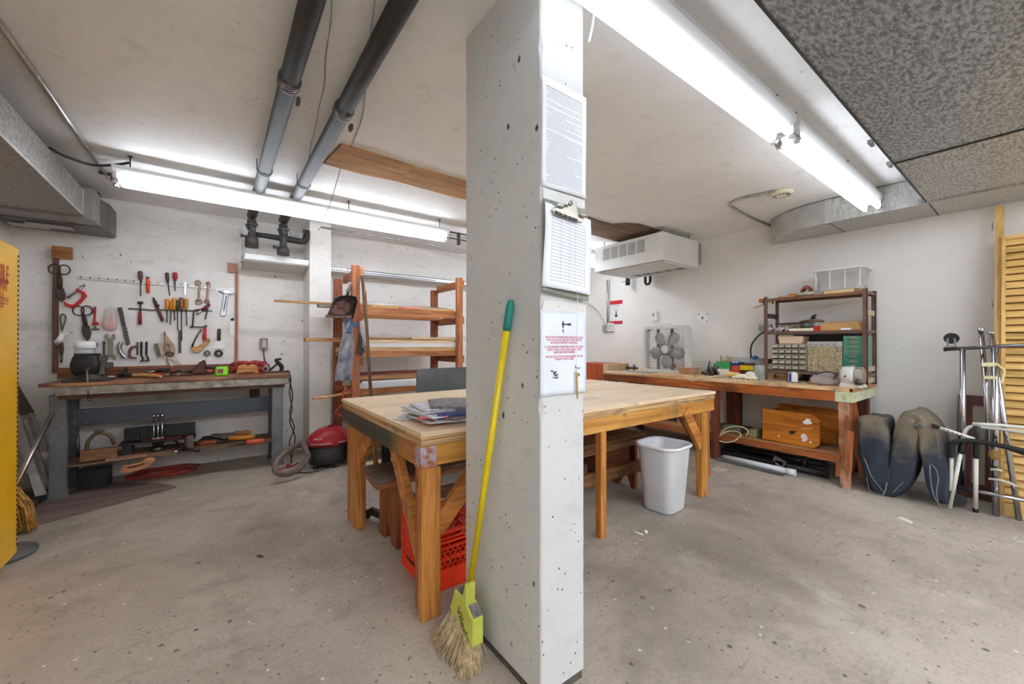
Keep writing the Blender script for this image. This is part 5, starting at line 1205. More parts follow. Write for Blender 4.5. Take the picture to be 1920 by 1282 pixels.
# newspapers stack
r0 = random.Random(21)
base = P(*crop(640, 700, 6.41)(1180, 470), Z=TZ)
m_news = [plain((138, 130, 134), .8, 0, .3, 30), plain((216, 216, 222), .8, 0, .25, 40), plain((176, 166, 160), .8, 0, .25, 30), plain((150, 150, 156), .8, 0, .35, 35), plain((136, 118, 108), .8, 0, .25, 30)]
H6 = crop(640, 700, 6.41)
cx, cy = 1.00, 1.86
zc = TZ
lbs = ['pale loose newspaper at the bottom of the newspaper stack', 'second newspaper from the bottom of the stack', 'brownish newspaper third from the bottom of the stack', 'grey newspaper in the middle of the stack', 'tan newspaper above the middle of the stack', 'white edged newspaper third from the top of the stack', 'red and white printed newspaper below the top ones', 'rolled blue printed newspaper just under the top one', 'grey folded newspaper on top of the stack']
for k in range(9):
    w_, d_ = ((.36, .30), (.32, .28), (.38, .27), (.34, .28), (.40, .30), (.34, .30), (.35, .27), (.30, .25), (.32, .28))[k]
    a = r0.uniform(-.5, .5); th = .005 if k < 7 else .007
    dx, dy = r0.uniform(-.05, .05), r0.uniform(-.04, .05)
    def fn(u, v, k=k, a=a, w_=w_, d_=d_, dx=dx, dy=dy):
        x = (u - .5) * w_; y = (v - .5) * d_
        zz = zc + .001 + th / 2 + .004 * math.sin(u * 5 + k) * (1 if k else 0) * .5 + (.008 * max(0, math.sin(u * 3.1)) * v if k == 8 else 0)
        return Vector((cx + dx + x * math.cos(a) - y * math.sin(a), cy + dy + x * math.sin(a) + y * math.cos(a), max(zz, zc + th / 2)))
    mt = m_news[(0 if k == 8 else 1 if k in (0, 2, 5, 6, 7) else r0.randrange(1, 5))]
    o = MB().grid(fn, 8, 6).build('newspaper', mt, solid=th)
    tag(o, lbs[k], 'newspaper', 'newspapers stacked on the work table')
    zc += th + .0035
q = Vector((cx - .06, cy - .17, zc - .035))
tag(MB().tube([q + Vector((-.10, .02, 0)), q + Vector((0, .01, .0)), q + Vector((.22, 0, 0))], [.017, .016, .018], 12).build('rolled_paper', plain((70, 78, 140), .6, 0, .5, 12)), 'blue rolled paper sticking out at the front of the newspaper stack', 'paper')
tag(MB().prism([q + Vector(w_) for w_ in [(-.20, .04, -.005), (-.06, -.01, -.005), (-.05, .05, -.005), (-.15, .10, -.005)]], (0, 0, .004)).build('red_flyer', plain((214, 96, 92), .7, 0, .3, 20)), 'red printed flyer corner sticking out of the newspaper stack', 'paper')
for k, (dx, dy, a) in enumerate(((-.20, .12, .3), (-.17, .20, .9), (.12, -.20, -.3))):
    tag(MB().box((cx + dx, cy + dy, TZ + .003), (.13, .07, .003), (0, 0, a)).build('loose_flyer', plain((206, 204, 208), .7, 0, .2, 30)), ['pale loose flyer left of the newspaper stack', 'pale loose flyer behind the left side of the newspaper stack', 'pale loose flyer poking out at the front right of the stack'][k], 'paper')

# grey plastic chair back behind the table
t = thing('office_chair', 'chair with a curved dark grey plastic back behind the work table', 'chair', (1.45, 3.45, 0))
x0, x1 = P(784, 700, Y=3.3).x, P(880, 700, Y=3.3).x
z1 = P(830, 690, Y=3.3).z
def fnb(u, v):
    x = x0 + (x1 + .08 - x0) * u; e = 1
    return Vector((x, 3.30 + .05 * math.sin(u * math.pi) - .04 * v, .46 + (z1 - .46) * v))
rg = []
W2 = x1 + .08 - x0
pr = [Vector((x0 + W2 / 2 + q.x, 3.30 + .10 * (q.x / W2) ** 2, .46 + (z1 - .46) / 2 + q.y)) for q in rrect(0, 0, 0, W2, z1 - .46, .05, 6)]
MB().prism(pr, (0, .02, 0)).build('backrest', plain((98, 106, 108), .4, 0, .14, 5), t, bevel=.004)
MB().loft([rrect(x0 + W2 / 2, 3.58, .44, W2 - .02, .46, .08), rrect(x0 + W2 / 2, 3.58, .49, W2, .48, .09)]).build('seat', m_black, t)
MB().cyl((x0 + W2 / 2, 3.58, .10), (x0 + W2 / 2, 3.58, .45), .03).build('column', m_black, t)
for k in range(5):
    a = k * 1.2566 + .3
    MB().beam((x0 + W2 / 2, 3.58, .10), (x0 + W2 / 2 + .26 * math.cos(a), 3.58 + .26 * math.sin(a), .06), .04, .03).ball((x0 + W2 / 2 + .26 * math.cos(a), 3.58 + .26 * math.sin(a), .025), .025).build('leg', m_black, t)
MB().beam((x0 + W2 / 2, 3.34, .60), (x0 + W2 / 2, 3.50, .42), .05, .02).build('back_bracket', m_black, t)

# under the table, left: plank bench, black stand, red crate
ZB = .43
pA = P(682, 880, Z=ZB); 
t = thing('plank_bench', 'low worn plank bench under the left end of the work table', 'bench', (1.05, 2.25, 0))
m_pl = wood((112, 92, 78), (66, 50, 40), 'x', .6, .7, (140, 124, 110), .6, 3)
# a straight quad of the seat from its seen corners
cA1, cA2 = P(*cS(140, 268), Z=ZB), P(*cS(236, 372), Z=ZB)
ex = Vector((1, .05, 0)).normalized()
MB().prism([cA1, cA2, cA2 + ex * 1.0, cA1 + ex * .95], (0, 0, -.014)).build('seat', m_pl, t, bevel=.003)
MB().prism([cA1 + Vector((0, 0, -.016)), cA2 + Vector((0, 0, -.016)), cA2 + ex * 1.0 + Vector((0, 0, -.016)), cA1 + ex * .95 + Vector((0, 0, -.016))], (0, 0, -.03)).build('seat_board', wood((170, 104, 54), (110, 64, 34), 'x', .8, .6), t, bevel=.003)
for k, ox in enumerate((.13, .85)):
    b = cA2 + ex * ox + Vector((0, .03, 0)); c2 = cA1 + ex * (ox - .03) + Vector((0, -.03, 0))
    d = (c2 - b)
    zt = ZB - .046
    pts = [Vector((b.x, b.y, zt)), Vector((b.x, b.y, 0)), Vector((b.x, b.y, 0)) + d * .30, Vector((b.x, b.y, .13)) + d * .5, Vector((b.x, b.y, 0)) + d * .70, Vector((c2.x, c2.y, 0)), Vector((c2.x, c2.y, zt))]
    for p in pts: p.z = p.z if p.z > 0 else 0
    MB().prism(pts, (.035, 0, 0)).build('leg', wood((166, 98, 54), (108, 60, 32), 'z', .8, .6), t, bevel=.002)
MB().beam(cA2 + ex * .13 + Vector((0, .12, -.20)), cA2 + ex * .85 + Vector((0, .12, -.20)), .03, .07).build('stretcher', wood((120, 78, 50), (80, 50, 34), 'x'), t)
t = thing('roller_stand', 'black steel post stand with caster wheels beside the plank bench', 'stand', (.80, 2.42, 0))
pb = P(721, 982, Z=0); pt = P(*cS(282, 240), Y=pb.y)
MB().cyl((pb.x + .01, pb.y, .06), (pb.x + .01, pb.y, .62), .024, 14).cyl((pb.x + .01, pb.y, .40), (pb.x + .01, pb.y, .58), .03, 14).build('post', m_black, t)
MB().tube([(pb.x - .05, pb.y + .12, .06), (pb.x + .0, pb.y, .05), (pb.x + .03, pb.y - .10, .05)], .028, 12).build('foot_tube', metal((120, 116, 114), .4), t)
for q in ((pb.x - .065, pb.y + .16, .03), (pb.x + .035, pb.y - .14, .035)):
    MB().cyl((q[0] - .014, q[1], q[2]), (q[0] + .014, q[1], q[2]), q[2], 18).build('caster', m_black, t)
MB().cyl((pb.x + .10, pb.y + .0, .06), (pb.x + .10, pb.y, .50), .012).beam((pb.x, pb.y, .065), (pb.x + .12, pb.y, .065), .03, .03).build('rear_post', m_black, t)

# red milk crate
t = thing('milk_crate', 'bright orange red plastic milk crate on the floor beside the table leg', 'crate', (.98, 1.92, 0))
m_cr = plain((238, 62, 24), .35, 0, .08)
CX0, CY0, CW, CH = .828, 1.765, .335, .285
m = MB()
M = Matrix.Translation((CX0, CY0, 0)) @ Matrix.Rotation(0, 4, 'Z')
def side(p, q):
    p = Vector(p); q = Vector(q); d = q - p; n = Vector((d.y, -d.x, 0)).normalized()
    def br(u0, z0, u1, z1, h=.008, w_=.010):
        a = p + d * u0; b = p + d * u1
        m.beam((a.x, a.y, z0), (b.x, b.y, z1), w_, h, (0, 0, 1) if abs(z0 - z1) < .02 else n)
    def band(z0, z1): br(0, (z0 + z1) / 2, 1, (z0 + z1) / 2, z1 - z0, .006)
    band(.0, .088); band(CH - .018, CH); 
    br(0, .006, 1, .006, .012, .018); br(0, CH - .006, 1, CH - .006, .014, .020)
    br(0, .091, 1, .091, .008, .014); br(0, .145, 1, .145, .007, .012); br(0, .198, 1, .198, .008, .014); br(0, .226, 1, .226, .008, .012); br(0, .245, 1, .245, .006, .012)
    # handle slot posts
    for u in (.0, .10, .28, .72, .90, 1.0): br(u - .005 if u else 0, .236, u + .005, .2365, .07, .010)
    k = 12
    for i in range(-2, k):
        for s_ in (1, -1):
            u0, u1 = i / k, (i + 2.6) / k
            z0, z1 = (.092, .198) if s_ > 0 else (.198, .092)
            # clip to side
            if u0 < 0: z0 = z0 + (z1 - z0) * (0 - u0) / (u1 - u0); u0 = 0
            if u1 > 1: z1 = z0 + (z1 - z0) * (1 - u0) / (u1 - u0); u1 = 1
            br(u0, z0, u1, z1, .005, .006)
cs = [(CX0, CY0, 0), (CX0 + CW, CY0, 0), (CX0 + CW, CY0 + CW, 0), (CX0, CY0 + CW, 0)]
for i in range(4): side(cs[i], cs[(i + 1) % 4])
for c_ in cs: m.bx(c_[0] - .010, c_[1] - .010, 0, c_[0] + .010, c_[1] + .010, CH)
m.build('body', m_cr, t)
m = MB()
for i in range(1, 9):
    f = CW * i / 9
    m.bx(CX0, CY0 + f - .004, .008, CX0 + CW, CY0 + f + .004, .016).bx(CX0 + f - .004, CY0, .008, CX0 + f + .004, CY0 + CW, .016)
m.build('base_grid', m_cr, t)
txt('WARNING', .03, (CX0 - .0045, CY0 + .29, .05), (R(90), 0, R(-90)), m_black, t, 'LEFT', 'lettering', .001)

# under the table, right: dark trestle bench with box drawers
t = thing('trestle_bench', 'dark low wooden bench with a lower rail under the right half of the table', 'bench', (2.2, 2.3, 0))
m_tb = wood((150, 98, 44), (88, 56, 28), 'x', .8, .6, (64, 48, 34), .6)
a = P(*cQ(545, 1260), Z=0)
bx_ = a.x; by_ = a.y
MB().bx(bx_ - 1.15, by_ - .02, .42, bx_ + .10, by_ + .26, .455).build('seat', m_tb, t, bevel=.004)
MB().bx(bx_ - 1.15, by_ - .03, .375, bx_ + .08, by_ + .005, .42).build('apron', m_tb, t, bevel=.003)
MB().bx(bx_ - 1.2, by_ - .045, .155, bx_ + .03, by_ - .01, .245).build('rail', wood((170, 116, 60), (100, 66, 34), 'x', .8, .6, (60, 46, 34), .6), t, bevel=.003)
MB().bx(bx_ - 1.2, by_ - .01, .16, bx_ + .03, by_ + .22, .175).build('shelf', wood((84, 56, 40), (54, 36, 28), 'x'), t)
for xx in (bx_, bx_ - 1.05):
    MB().prism([(xx - .02, by_ - .008, .375), (xx - .02, by_ - .008, 0), (xx - .02, by_ + .03, 0), (xx - .02, by_ + .09, .14), (xx - .02, by_ + .17, 0), (xx - .02, by_ + .22, 0), (xx - .02, by_ + .22, .375)], (.035, 0, 0)).build('leg', wood((156, 90, 40), (100, 54, 26), 'z'), t, bevel=.002)
tag(MB().bx(bx_ - .42, by_ + .02, .176, bx_ - .05, by_ + .20, .36).build('wooden_box', wood((132, 74, 44), (90, 48, 28), 'x'), bevel=.003), 'dark red wooden box on the lower shelf of the dark trestle bench', 'box')
tag(MB().bx(bx_ - .95, by_ + .02, .176, bx_ - .56, by_ + .20, .30).build('wooden_box', wood((110, 72, 50), (74, 46, 32), 'x'), bevel=.003), 'brown wooden box at the left on the lower shelf of the trestle bench', 'box')
tag(MB().bx(bx_ - .92, by_ - .005, .245, bx_ - .66, by_ + .012, .30).build('white_offcut', plain((216, 216, 220), .5), bevel=.002), 'white narrow panel set in the trestle bench next to the pillar', 'panel')

# ================================================================ white waste bin
def PB(u, v, z): return P(u, v, Z=z)
zr = P(1252, 848, Z=0)
cb = Vector((2.63, 1.52, 0))
q = P(1252, 972, Z=0)
cb = Vector((q.x + .15, q.y + .125, 0))
t = thing('waste_bin', 'white plastic waste bin standing at the table edge', 'bin', cb)
m_bin = plain((226, 228, 232), .35, 0, .04, 3)
rot = Matrix.Rotation(R(4), 3, 'Z')
def rr2(z, w_, d_, r): return [cb + rot @ Vector((p.x, p.y, z)) for p in rrect(0, 0, 0, w_, d_, r, 7)]
BH = .475
rings = [rr2(.0, .235, .215, .06), rr2(.012, .25, .23, .065), rr2(BH - .03, .325, .30, .09), rr2(BH - .012, .33, .305, .09)]
outer = rings + [rr2(BH - .012, .352, .327, .10), rr2(BH, .352, .327, .10), rr2(BH, .330, .305, .09), rr2(BH - .02, .318, .293, .085), rr2(.02, .235, .215, .06)]
MB().loft(outer).build('bin', m_bin, t)
MB().loft([rr2(BH - .016, .356, .331, .102), rr2(BH - .016, .360, .335, .104), rr2(BH - .002, .360, .335, .104), rr2(BH + .003, .350, .325, .10)], caps=False).build('rim', plain((242, 243, 245), .3, 0, .02), t)
MB().loft([rr2(-.0, .24, .22, .06), rr2(.004, .243, .223, .06)]).build('base', plain((110, 112, 114), .5), t)
# scraps on the floor by it
o = MB().tube([P(1188, 996, Z=.006), P(1197, 999, Z=.006), P(1206, 1002, Z=.006)], .005, 6).ball(P(1211, 997, Z=.012), .012, 8, 6)
tag(o.build('plastic_scrap', m_white), 'small white plastic scrap on the floor before the bin', 'scrap')
tag(MB().prism([P(1683, 971, Z=0), P(1690, 969, Z=0), P(1712, 979, Z=0), P(1708, 982, Z=0)], (0, 0, .003)).build('paper_scrap', m_white), 'small white curled scrap on the floor near the blue cushion', 'scrap')
tag(MB().tube([P(1900, 1009, Z=.004), P(1910, 1006, Z=.004), P(1925, 1010, Z=.004), P(1930, 1016, Z=.004), P(1905, 1014, Z=.004)], .003, 6, closed=True).build('plastic_ring', m_white), 'white plastic loop on the floor at the right edge', 'scrap')
tag(MB().prism([P(480, 1042, Z=0), P(487, 1046, Z=0), P(495, 1044, Z=0), P(489, 1041, Z=0)], (0, 0, .004)).build('leaf_scrap', plain((70, 54, 44), .8)), 'small dark curled leaf on the floor left of the table', 'scrap')

# ================================================================ broom leaning on the pillar
t = thing('broom', 'yellow handled broom with lime head leaning on the pillar', 'broom', P(870, 1250, Z=0))
top = P(958, 562, X=.838); bot = P(*cT(520, 110), X=.800)
ax = (top - bot).normalized()
MB().tube([bot, top - ax * .105], .0125, 14).build('handle', plain((226, 202, 14), .35, 0, .06), t)
MB().tube([top - ax * .11, top - ax * .09, top - ax * .02, top], [.0145, .0155, .0145, .008], 14).build('grip', plain((20, 128, 112), .4), t)
m_lime = plain((208, 216, 92), .4, 0, .08)
HX = .765
def TT(u, v, X=HX): return P(*cT(u, v), X=X)
hp = [TT(330, 152), TT(405, 238), TT(425, 180), TT(450, 80), TT(470, 120), TT(468, 320), TT(468, 345), TT(548, 545), TT(545, 862), TT(275, 370)]
MB().prism([TT(330, 152), TT(408, 242), TT(468, 345), TT(548, 545), TT(545, 862), TT(275, 370)], (.048, 0, 0)).build('head', m_lime, t, bevel=.004)
MB().prism([TT(425, 215), TT(452, 85), TT(478, 115), TT(468, 345), TT(405, 238)], (.040, 0, 0)).build('socket', m_lime, t, bevel=.004)
for pts in ([TT(345, 163), TT(398, 228)], [TT(480, 365), TT(545, 520)]):
    a, b = pts; d = (b - a)
    MB().prism([a + Vector((.006, 0, .0012)), b + Vector((.006, 0, .0012)), b + Vector((.042, 0, .0012)), a + Vector((.042, 0, .0012))], (0, 0, .002)).build('grey_inset', plain((128, 128, 130), .8, 0, .3, 40), t)
a = TT(345, 340, HX - .002); 
txt('Vileda', .048, TT(350, 380, HX - .0015), (R(90), R(48), R(-90)), plain((120, 120, 70), .5), t, 'LEFT', 'lettering', .001)
m = MB(); r0 = random.Random(5)
A0, A1 = TT(285, 385), TT(542, 840); B0 = P(*cT(85, 745), Z=.006); B1 = P(*cT(620, 1120), Z=.006); Bm = P(*cT(450, 1225), Z=.006)
for k in range(520):
    u = r0.random(); dx = r0.uniform(.004, .044)
    a = A0.lerp(A1, u) + Vector((dx, 0, .004))
    b = (B0.lerp(Bm, u / .72) if u < .72 else Bm.lerp(B1, (u - .72) / .28)) + Vector((r0.gauss(dx * .6 - .01, .012), r0.gauss(0, .008), 0))
    b.z = max(.002, r0.uniform(-.01, .02)); 
    if b.x > .85: b.x = .85
    mid = a.lerp(b, .5) + Vector((r0.gauss(0, .004), r0.gauss(0, .004), 0))
    m.tube([a, mid, b], [.0016, .0015, .0009], 4)
o = m.build('bristles', plain((212, 190, 150), .8, 0, .3, 40), t); o['kind'] = 'stuff'

# ================================================================ papers on the pillar
YP = PY0 - .002
def sheet_pts(px, X0=None): return [P(x, y, Y=YP) for x, y in px]
def sheet(name, corners, label, cat, bulge=.006, mat=None, Y=YP, th=.0012):
    tl, tr, br_, bl_ = [P(x, y, Y=Y) for x, y in corners]
    def fn(u, v):
        p = (tl.lerp(tr, u)).lerp(bl_.lerp(br_, u), v)
        return p + Vector((0, -bulge * (math.sin(u * 2.6) * v * v + .3 * math.sin(v * 5)) - .001, 0))
    o = MB().grid(fn, 12, 16).build(name, mat or plain((238, 240, 246), .6, 0, .02), solid=th)
    return tag(o, label, cat), (tl, tr, br_, bl_)
ink = plain((134, 138, 146), .7, 0, 0); inkr = plain((206, 92, 122), .7, 0, 0); inkd = plain((70, 70, 76), .7, 0, 0)
ts = thing('printed_notice', 'long white sheet of small print at the top of the pillar', 'paper', P(1058, 350, Y=YP))
tl, tr, br_, bl_ = [P(x, y, Y=YP - .004) for x, y in ((1016, 139), (1099, 184), (1098, 373), (1016, 347))]
def quad_sheet(tl, tr, br_, bl_, bulge, par, name, mat, th=.0012):
    def fn(u, v):
        p = (tl.lerp(tr, u)).lerp(bl_.lerp(br_, u), v); return p + Vector((0, -bulge * (math.sin(u * 2.6) * v * v + .3 * math.sin(v * 5)), 0))
    return MB().grid(fn, 12, 16).build(name, mat, par, solid=th), fn
m_paper = plain((238, 241, 247), .6, 0, .02)
o, f1 = quad_sheet(tl, tr, br_, bl_, .004, ts, 'sheet', m_paper)
m = MB(); r0 = random.Random(9)
v = .075
while v < .95:
    u = .09 if r0.random() > .08 else .15; end = .9 if r0.random() > .15 else r0.uniform(.45, .8)
    head = v < .08
    while u < end:
        w_ = r0.uniform(.015, .055)
        a, b = f1(u, v), f1(min(u + w_, end), v); dz = Vector((0, 0, -.0018 if not head else -.003)); dy = Vector((0, -.0012, 0))
        m.add([a + dy, b + dy, b + dy + dz, a + dy + dz], [(0, 1, 2, 3)])
        u += w_ + .010
    v += .0155 if r0.random() > .07 else .028
m.build('small_print', ink, ts)
# torn paper remains between the sheets
tag(MB().prism([P(x, y, Y=YP) for x, y in ((1018, 352), (1096, 376), (1096, 392), (1060, 384), (1018, 372))], (0, -.001, 0)).build('torn_paper', plain((226, 226, 224), .7)), 'torn paper strip between the long notice and the clipboard', 'paper')
tag(MB().prism([P(x, y, Y=YP) for x, y in ((1020, 562), (1098, 572), (1099, 590), (1016, 582))], (0, -.001, 0)).prism([P(1046, 573, Y=YP), P(1052, 570, Y=YP), P(1050, 575, Y=YP)], (0, -.004, 0)).build('torn_paper', plain((222, 220, 216), .7)), 'torn paper strip at the top of the red lettered notice', 'paper')
# clipboard
tc = thing('clipboard', 'clipboard with a ruled sign-in sheet hanging on the pillar', 'clipboard', P(1060, 560, Y=YP))
Yc = PY0 - .022
cl = [P(x, y, Y=Yc) for x, y in ((1019, 370), (1100, 395), (1104, 565), (1018, 545))]
MB().prism(cl, (0, .005, 0)).build('board', plain((128, 134, 120), .5), tc, bevel=.002)
tl, tr, br_, bl_ = [P(x, y, Y=Yc - .006) for x, y in ((1022, 378), (1107, 413), (1106, 554), (1018, 536))]
o, f2 = quad_sheet(tl, tr, br_, bl_, .012, tc, 'sheet', m_paper, .003)
m = MB()
for k in range(20):
    v = .13 + k * .041
    for j in range(8):
        a, b = f2(.13 + .72 * j / 8, v), f2(.13 + .72 * (j + 1) / 8, v); dy = Vector((0, -.0022, 0)); dz = Vector((0, 0, .0011))
        m.add([a + dy, b + dy, b + dy + dz, a + dy + dz], [(0, 1, 2, 3)])
for u in (.13, .32, .5, .62, .85):
    for j in range(8):
        v0, v1 = .13 + .78 * j / 8, .13 + .78 * (j + 1) / 8
        a, b = f2(u, v0), f2(u, v1); dy = Vector((0, -.0022, 0)); dx = Vector((.0008, 0, 0))
        m.add([a + dy, b + dy, b + dy + dx, a + dy + dx], [(0, 1, 2, 3)])
m.build('ruled_lines', ink, tc)
Yk = Yc - .020
MB().prism([P(x, y, Y=Yk) for x, y in ((1036, 392), (1040, 402), (1092, 417), (1096, 408), (1085, 402), (1080, 378), (1074, 373), (1068, 378), (1064, 388), (1050, 386))], (0, .006, 0)).build('clip', metal((168, 162, 150), .3), tc, bevel=.001)
MB().ball(P(1050, 386, Y=Yk), (.018, .012, .009)).ball(P(1094, 405, Y=Yk - .003), (.020, .012, .007)).tube([P(1071, 380, Y=Yk - .003) + Vector((.008 * math.cos(a), 0, .008 * math.sin(a))) for a in [k * .628 for k in range(10)]], .002, 6, closed=True).build('spring', metal((190, 188, 180), .25), tc)
a = P(1040, 401, Y=Yk - .002); 
txt('SIGN-IN SHEET', .0185, a, (R(90), R(6), 0), m_black, tc, 'LEFT', 'lettering', .0008, .88)
# red lettered notice
tn = thing('shop_notice', 'laminated notice with red lettering and a hammer drawing on the pillar', 'paper', P(1055, 740, Y=YP))
tl, tr, br_, bl_ = [P(x, y, Y=YP - .003) for x, y in ((1013, 581), (1099, 586), (1099, 735), (1013, 744))]
o, f3 = quad_sheet(tl, tr, br_, bl_, .002, tn, 'sheet', plain((226, 232, 240), .3, 0, .02))
def lines(body, v0, dv, size):
    for k, ln in enumerate(body):
        p = f3(.5, v0 + k * dv); txt(ln, size, p + Vector((0, -.0016, 0)), (R(90), 0, 0), inkr, tn, 'CENTER', 'lettering', .0, .80)
lines(['TOOLS MAY BE BORROWED FROM THIS ROOM', 'FOR USE IN YOUR UNIT BUT THEY MUST BE', 'RETURNED PROMPTLY AFTER USE.'], .325, .032, .0105)
lines(['IF YOU BORROW SOMETHING FROM THE SHOP', 'PLEASE LEAVE A NOTE INDICATING YOUR', 'NAME AND UNIT NUMBER.'], .44, .032, .0105)
lines(['THE SUCCESS OF THE SHOP DEPENDS ON THE', 'HONESTY OF ITS USERS.'], .555, .030, .0105)
m = MB(); dy = Vector((0, -.0018, 0))
def mk(u0, v0, u1, v1):
    a, b, c_, d_ = f3(u0, v0), f3(u1, v0), f3(u1, v1), f3(u0, v1)
    m.add([a + dy, b + dy, c_ + dy, d_ + dy], [(0, 1, 2, 3)])
mk(.45, .12, .48, .20); mk(.44, .14, .49, .17); mk(.48, .148, .56, .165); mk(.56, .142, .64, .172); mk(.455, .215, .475, .26)
r0 = random.Random(2)
for k in range(14):
    u, v = .20 + .12 * r0.random(), .70 + .09 * r0.random(); mk(u, v, u + .05, v + .012)
for k in range(12):
    u, v = .70 + .13 * r0.random(), .66 + .13 * r0.random(); mk(u, v, u + .022, v + .018)
m.build('drawing', inkd, tn)
# pencil on a string
tp = thing('pencil', 'yellow pencil hanging on a white string from the clipboard', 'pencil', P(1083, 755, Y=.985))
a, b = P(1081, 697, Y=.982), P(1083, 748, Y=.982)
MB().tube([a, a.lerp(b, .85), b], [.0036, .0036, .001], 6).build('pencil', plain((196, 152, 72), .5), tp)
MB().tube([P(1082, 395, Y=.972), P(1083, 560, Y=.972), P(1082, 640, Y=.975), a], .0012, 5).build('string', m_white, tp)
# ================================================================ long right workbench
BX0, BY0, BY1, RZ = 4.19, .945, 3.57, .834
t = thing('long_workbench', 'long orange wooden workbench along the right wall under the brown steel shelf', 'workbench', (4.55, 2.25, 0))
s = NT('worn_bench_top')
n1 = s.noise(s.mapping((14, 1.0, 14)), 1.3, 6, .65, .5)
col = s.ramp(n1, [(.3, (196, 146, 98)), (.5, (226, 186, 136)), (.7, (240, 214, 176))])
col = s.mix(s.ramp(s.noise(s.mapping((3, 1.5, 1)), 1.8, 5, .7), [(.54, 0.0), (.68, .8)]), col, (112, 104, 98))
m_wt = s.fin(col, .5)
s = NT('orange_bench_apron')
n1 = s.noise(s.mapping((18, 1.2, 18)), 1.2, 6, .65, .6)
col = s.ramp(n1, [(.3, (132, 66, 26)), (.5, (182, 98, 42)), (.7, (212, 132, 66))])
col = s.mix(s.ramp(s.noise(s.mapping((6, 2.2, 4)), 1.0, 5, .7), [(.52, 0.0), (.68, .75)]), col, (72, 34, 26))
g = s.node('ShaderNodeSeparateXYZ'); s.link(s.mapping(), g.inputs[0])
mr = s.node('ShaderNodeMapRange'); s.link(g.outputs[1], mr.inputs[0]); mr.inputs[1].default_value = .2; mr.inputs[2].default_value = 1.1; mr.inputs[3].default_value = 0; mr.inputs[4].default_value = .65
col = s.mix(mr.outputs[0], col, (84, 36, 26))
s.bump(n1, .2, .001); m_wa = s.fin(col, .42)
MB().bx(BX0, BY0, RZ - .03, XR - .006, BY1, RZ).build('top', m_wt, t, bevel=.003)
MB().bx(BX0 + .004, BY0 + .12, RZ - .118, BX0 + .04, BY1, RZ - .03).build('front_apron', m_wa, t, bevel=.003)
m_gn = wood((222, 226, 190), (186, 194, 148), 'x', .6, .5, (240, 238, 220), .7, 6)
MB().bx(BX0 + .003, BY0, RZ - .118, BX0 + .04, BY0 + .12, RZ - .032).bx(BX0 + .04, BY0, RZ - .118, XR - .03, BY0 + .035, RZ - .032).build('green_end_apron', m_gn, t, bevel=.003)
MB().bx(BX0 + .0, BY0 - .002, RZ - .032, XR - .01, BY0 + .02, RZ - .003).build('edge_strip', wood((214, 160, 96), (176, 118, 62), 'x'), t)
m_l1 = wood((196, 124, 78), (128, 70, 40), 'z', .9, .6, (222, 190, 160), .6, 5)
m_l2 = wood((128, 64, 34), (78, 38, 22), 'z', .9, .6)
p = P(1588, 917, Z=0)
MB().prism([(p.x, p.y - .02, 0), (p.x, p.y + .045, 0), (4.20, BY0 + .10, RZ - .12), (4.20, BY0 + .035, RZ - .12)], (.05, 0, 0)).build('leg', m_l1, t, bevel=.003)
MB().bx(4.18, 2.03, 0, 4.23, 2.11, RZ - .12).build('leg', m_l2, t, bevel=.003)
MB().bx(4.82, .98, 0, 4.90, 1.07, RZ - .12).build('leg', m_l2, t, bevel=.003)
MB().bx(4.82, 2.10, 0, 4.90, 2.25, RZ - .12).build('leg', m_l2, t, bevel=.003)
MB().bx(4.20, 3.42, 0, 4.25, 3.50, RZ - .12).build('leg', m_l2, t, bevel=.003)
MB().bx(4.82, 3.42, 0, 4.90, 3.50, RZ - .12).build('leg', m_l2, t, bevel=.003)
m_ls = wood((196, 152, 104), (150, 104, 64), 'y', .7, .7)
MB().bx(4.235, 1.04, .246, 4.86, 3.40, .262).build('lower_shelf', m_ls, t, bevel=.002)
MB().bx(4.215, 1.04, .20, 4.235, 3.40, .262).build('shelf_edge', wood((184, 110, 56), (132, 70, 30), 'y', .8, .6), t, bevel=.002)
# planks propped on the bench end
for nm, a, b, X, w_, lb in (('plank', (1455, 355), (1588, 1060), 4.42, .07, 'long plank leaning under the green end of the long workbench'), ('plank', (1450, 635), (1432, 1000), 4.17, .045, 'short plank fixed upright to the near leg of the long workbench'), ('plank', (1345, 855), (1338, 1050), 4.206, .03, 'short stub of wood left of the near leg of the long workbench')):
    pa, pb = P(*cJ(*a), X=X), P(*cJ(*b), X=X); pb.z = max(pb.z, .0)
    tag(MB().beam(pa, pb, w_, .018, (1, 0, 0)).build('wood_plank', wood((206, 130, 74), (150, 84, 42), 'z', .9, .6)), lb, 'plank')

def T(c, u, v, dx=0):
    """point on the long bench top seen at this place, kept between front edge and wall"""
    x, y = c(u, v) if c else (u, v)
    p = P(x, y, Z=RZ)
    if p.x > 4.78 or y < 650: p = P(x, y, X=4.78)
    if p.x < 4.24: p = P(x, y, X=4.24)
    return Vector((min(p.x + dx, 4.84), p.y, RZ))
def hgt(c, u, v, X): return P(*c(u, v), X=X).z
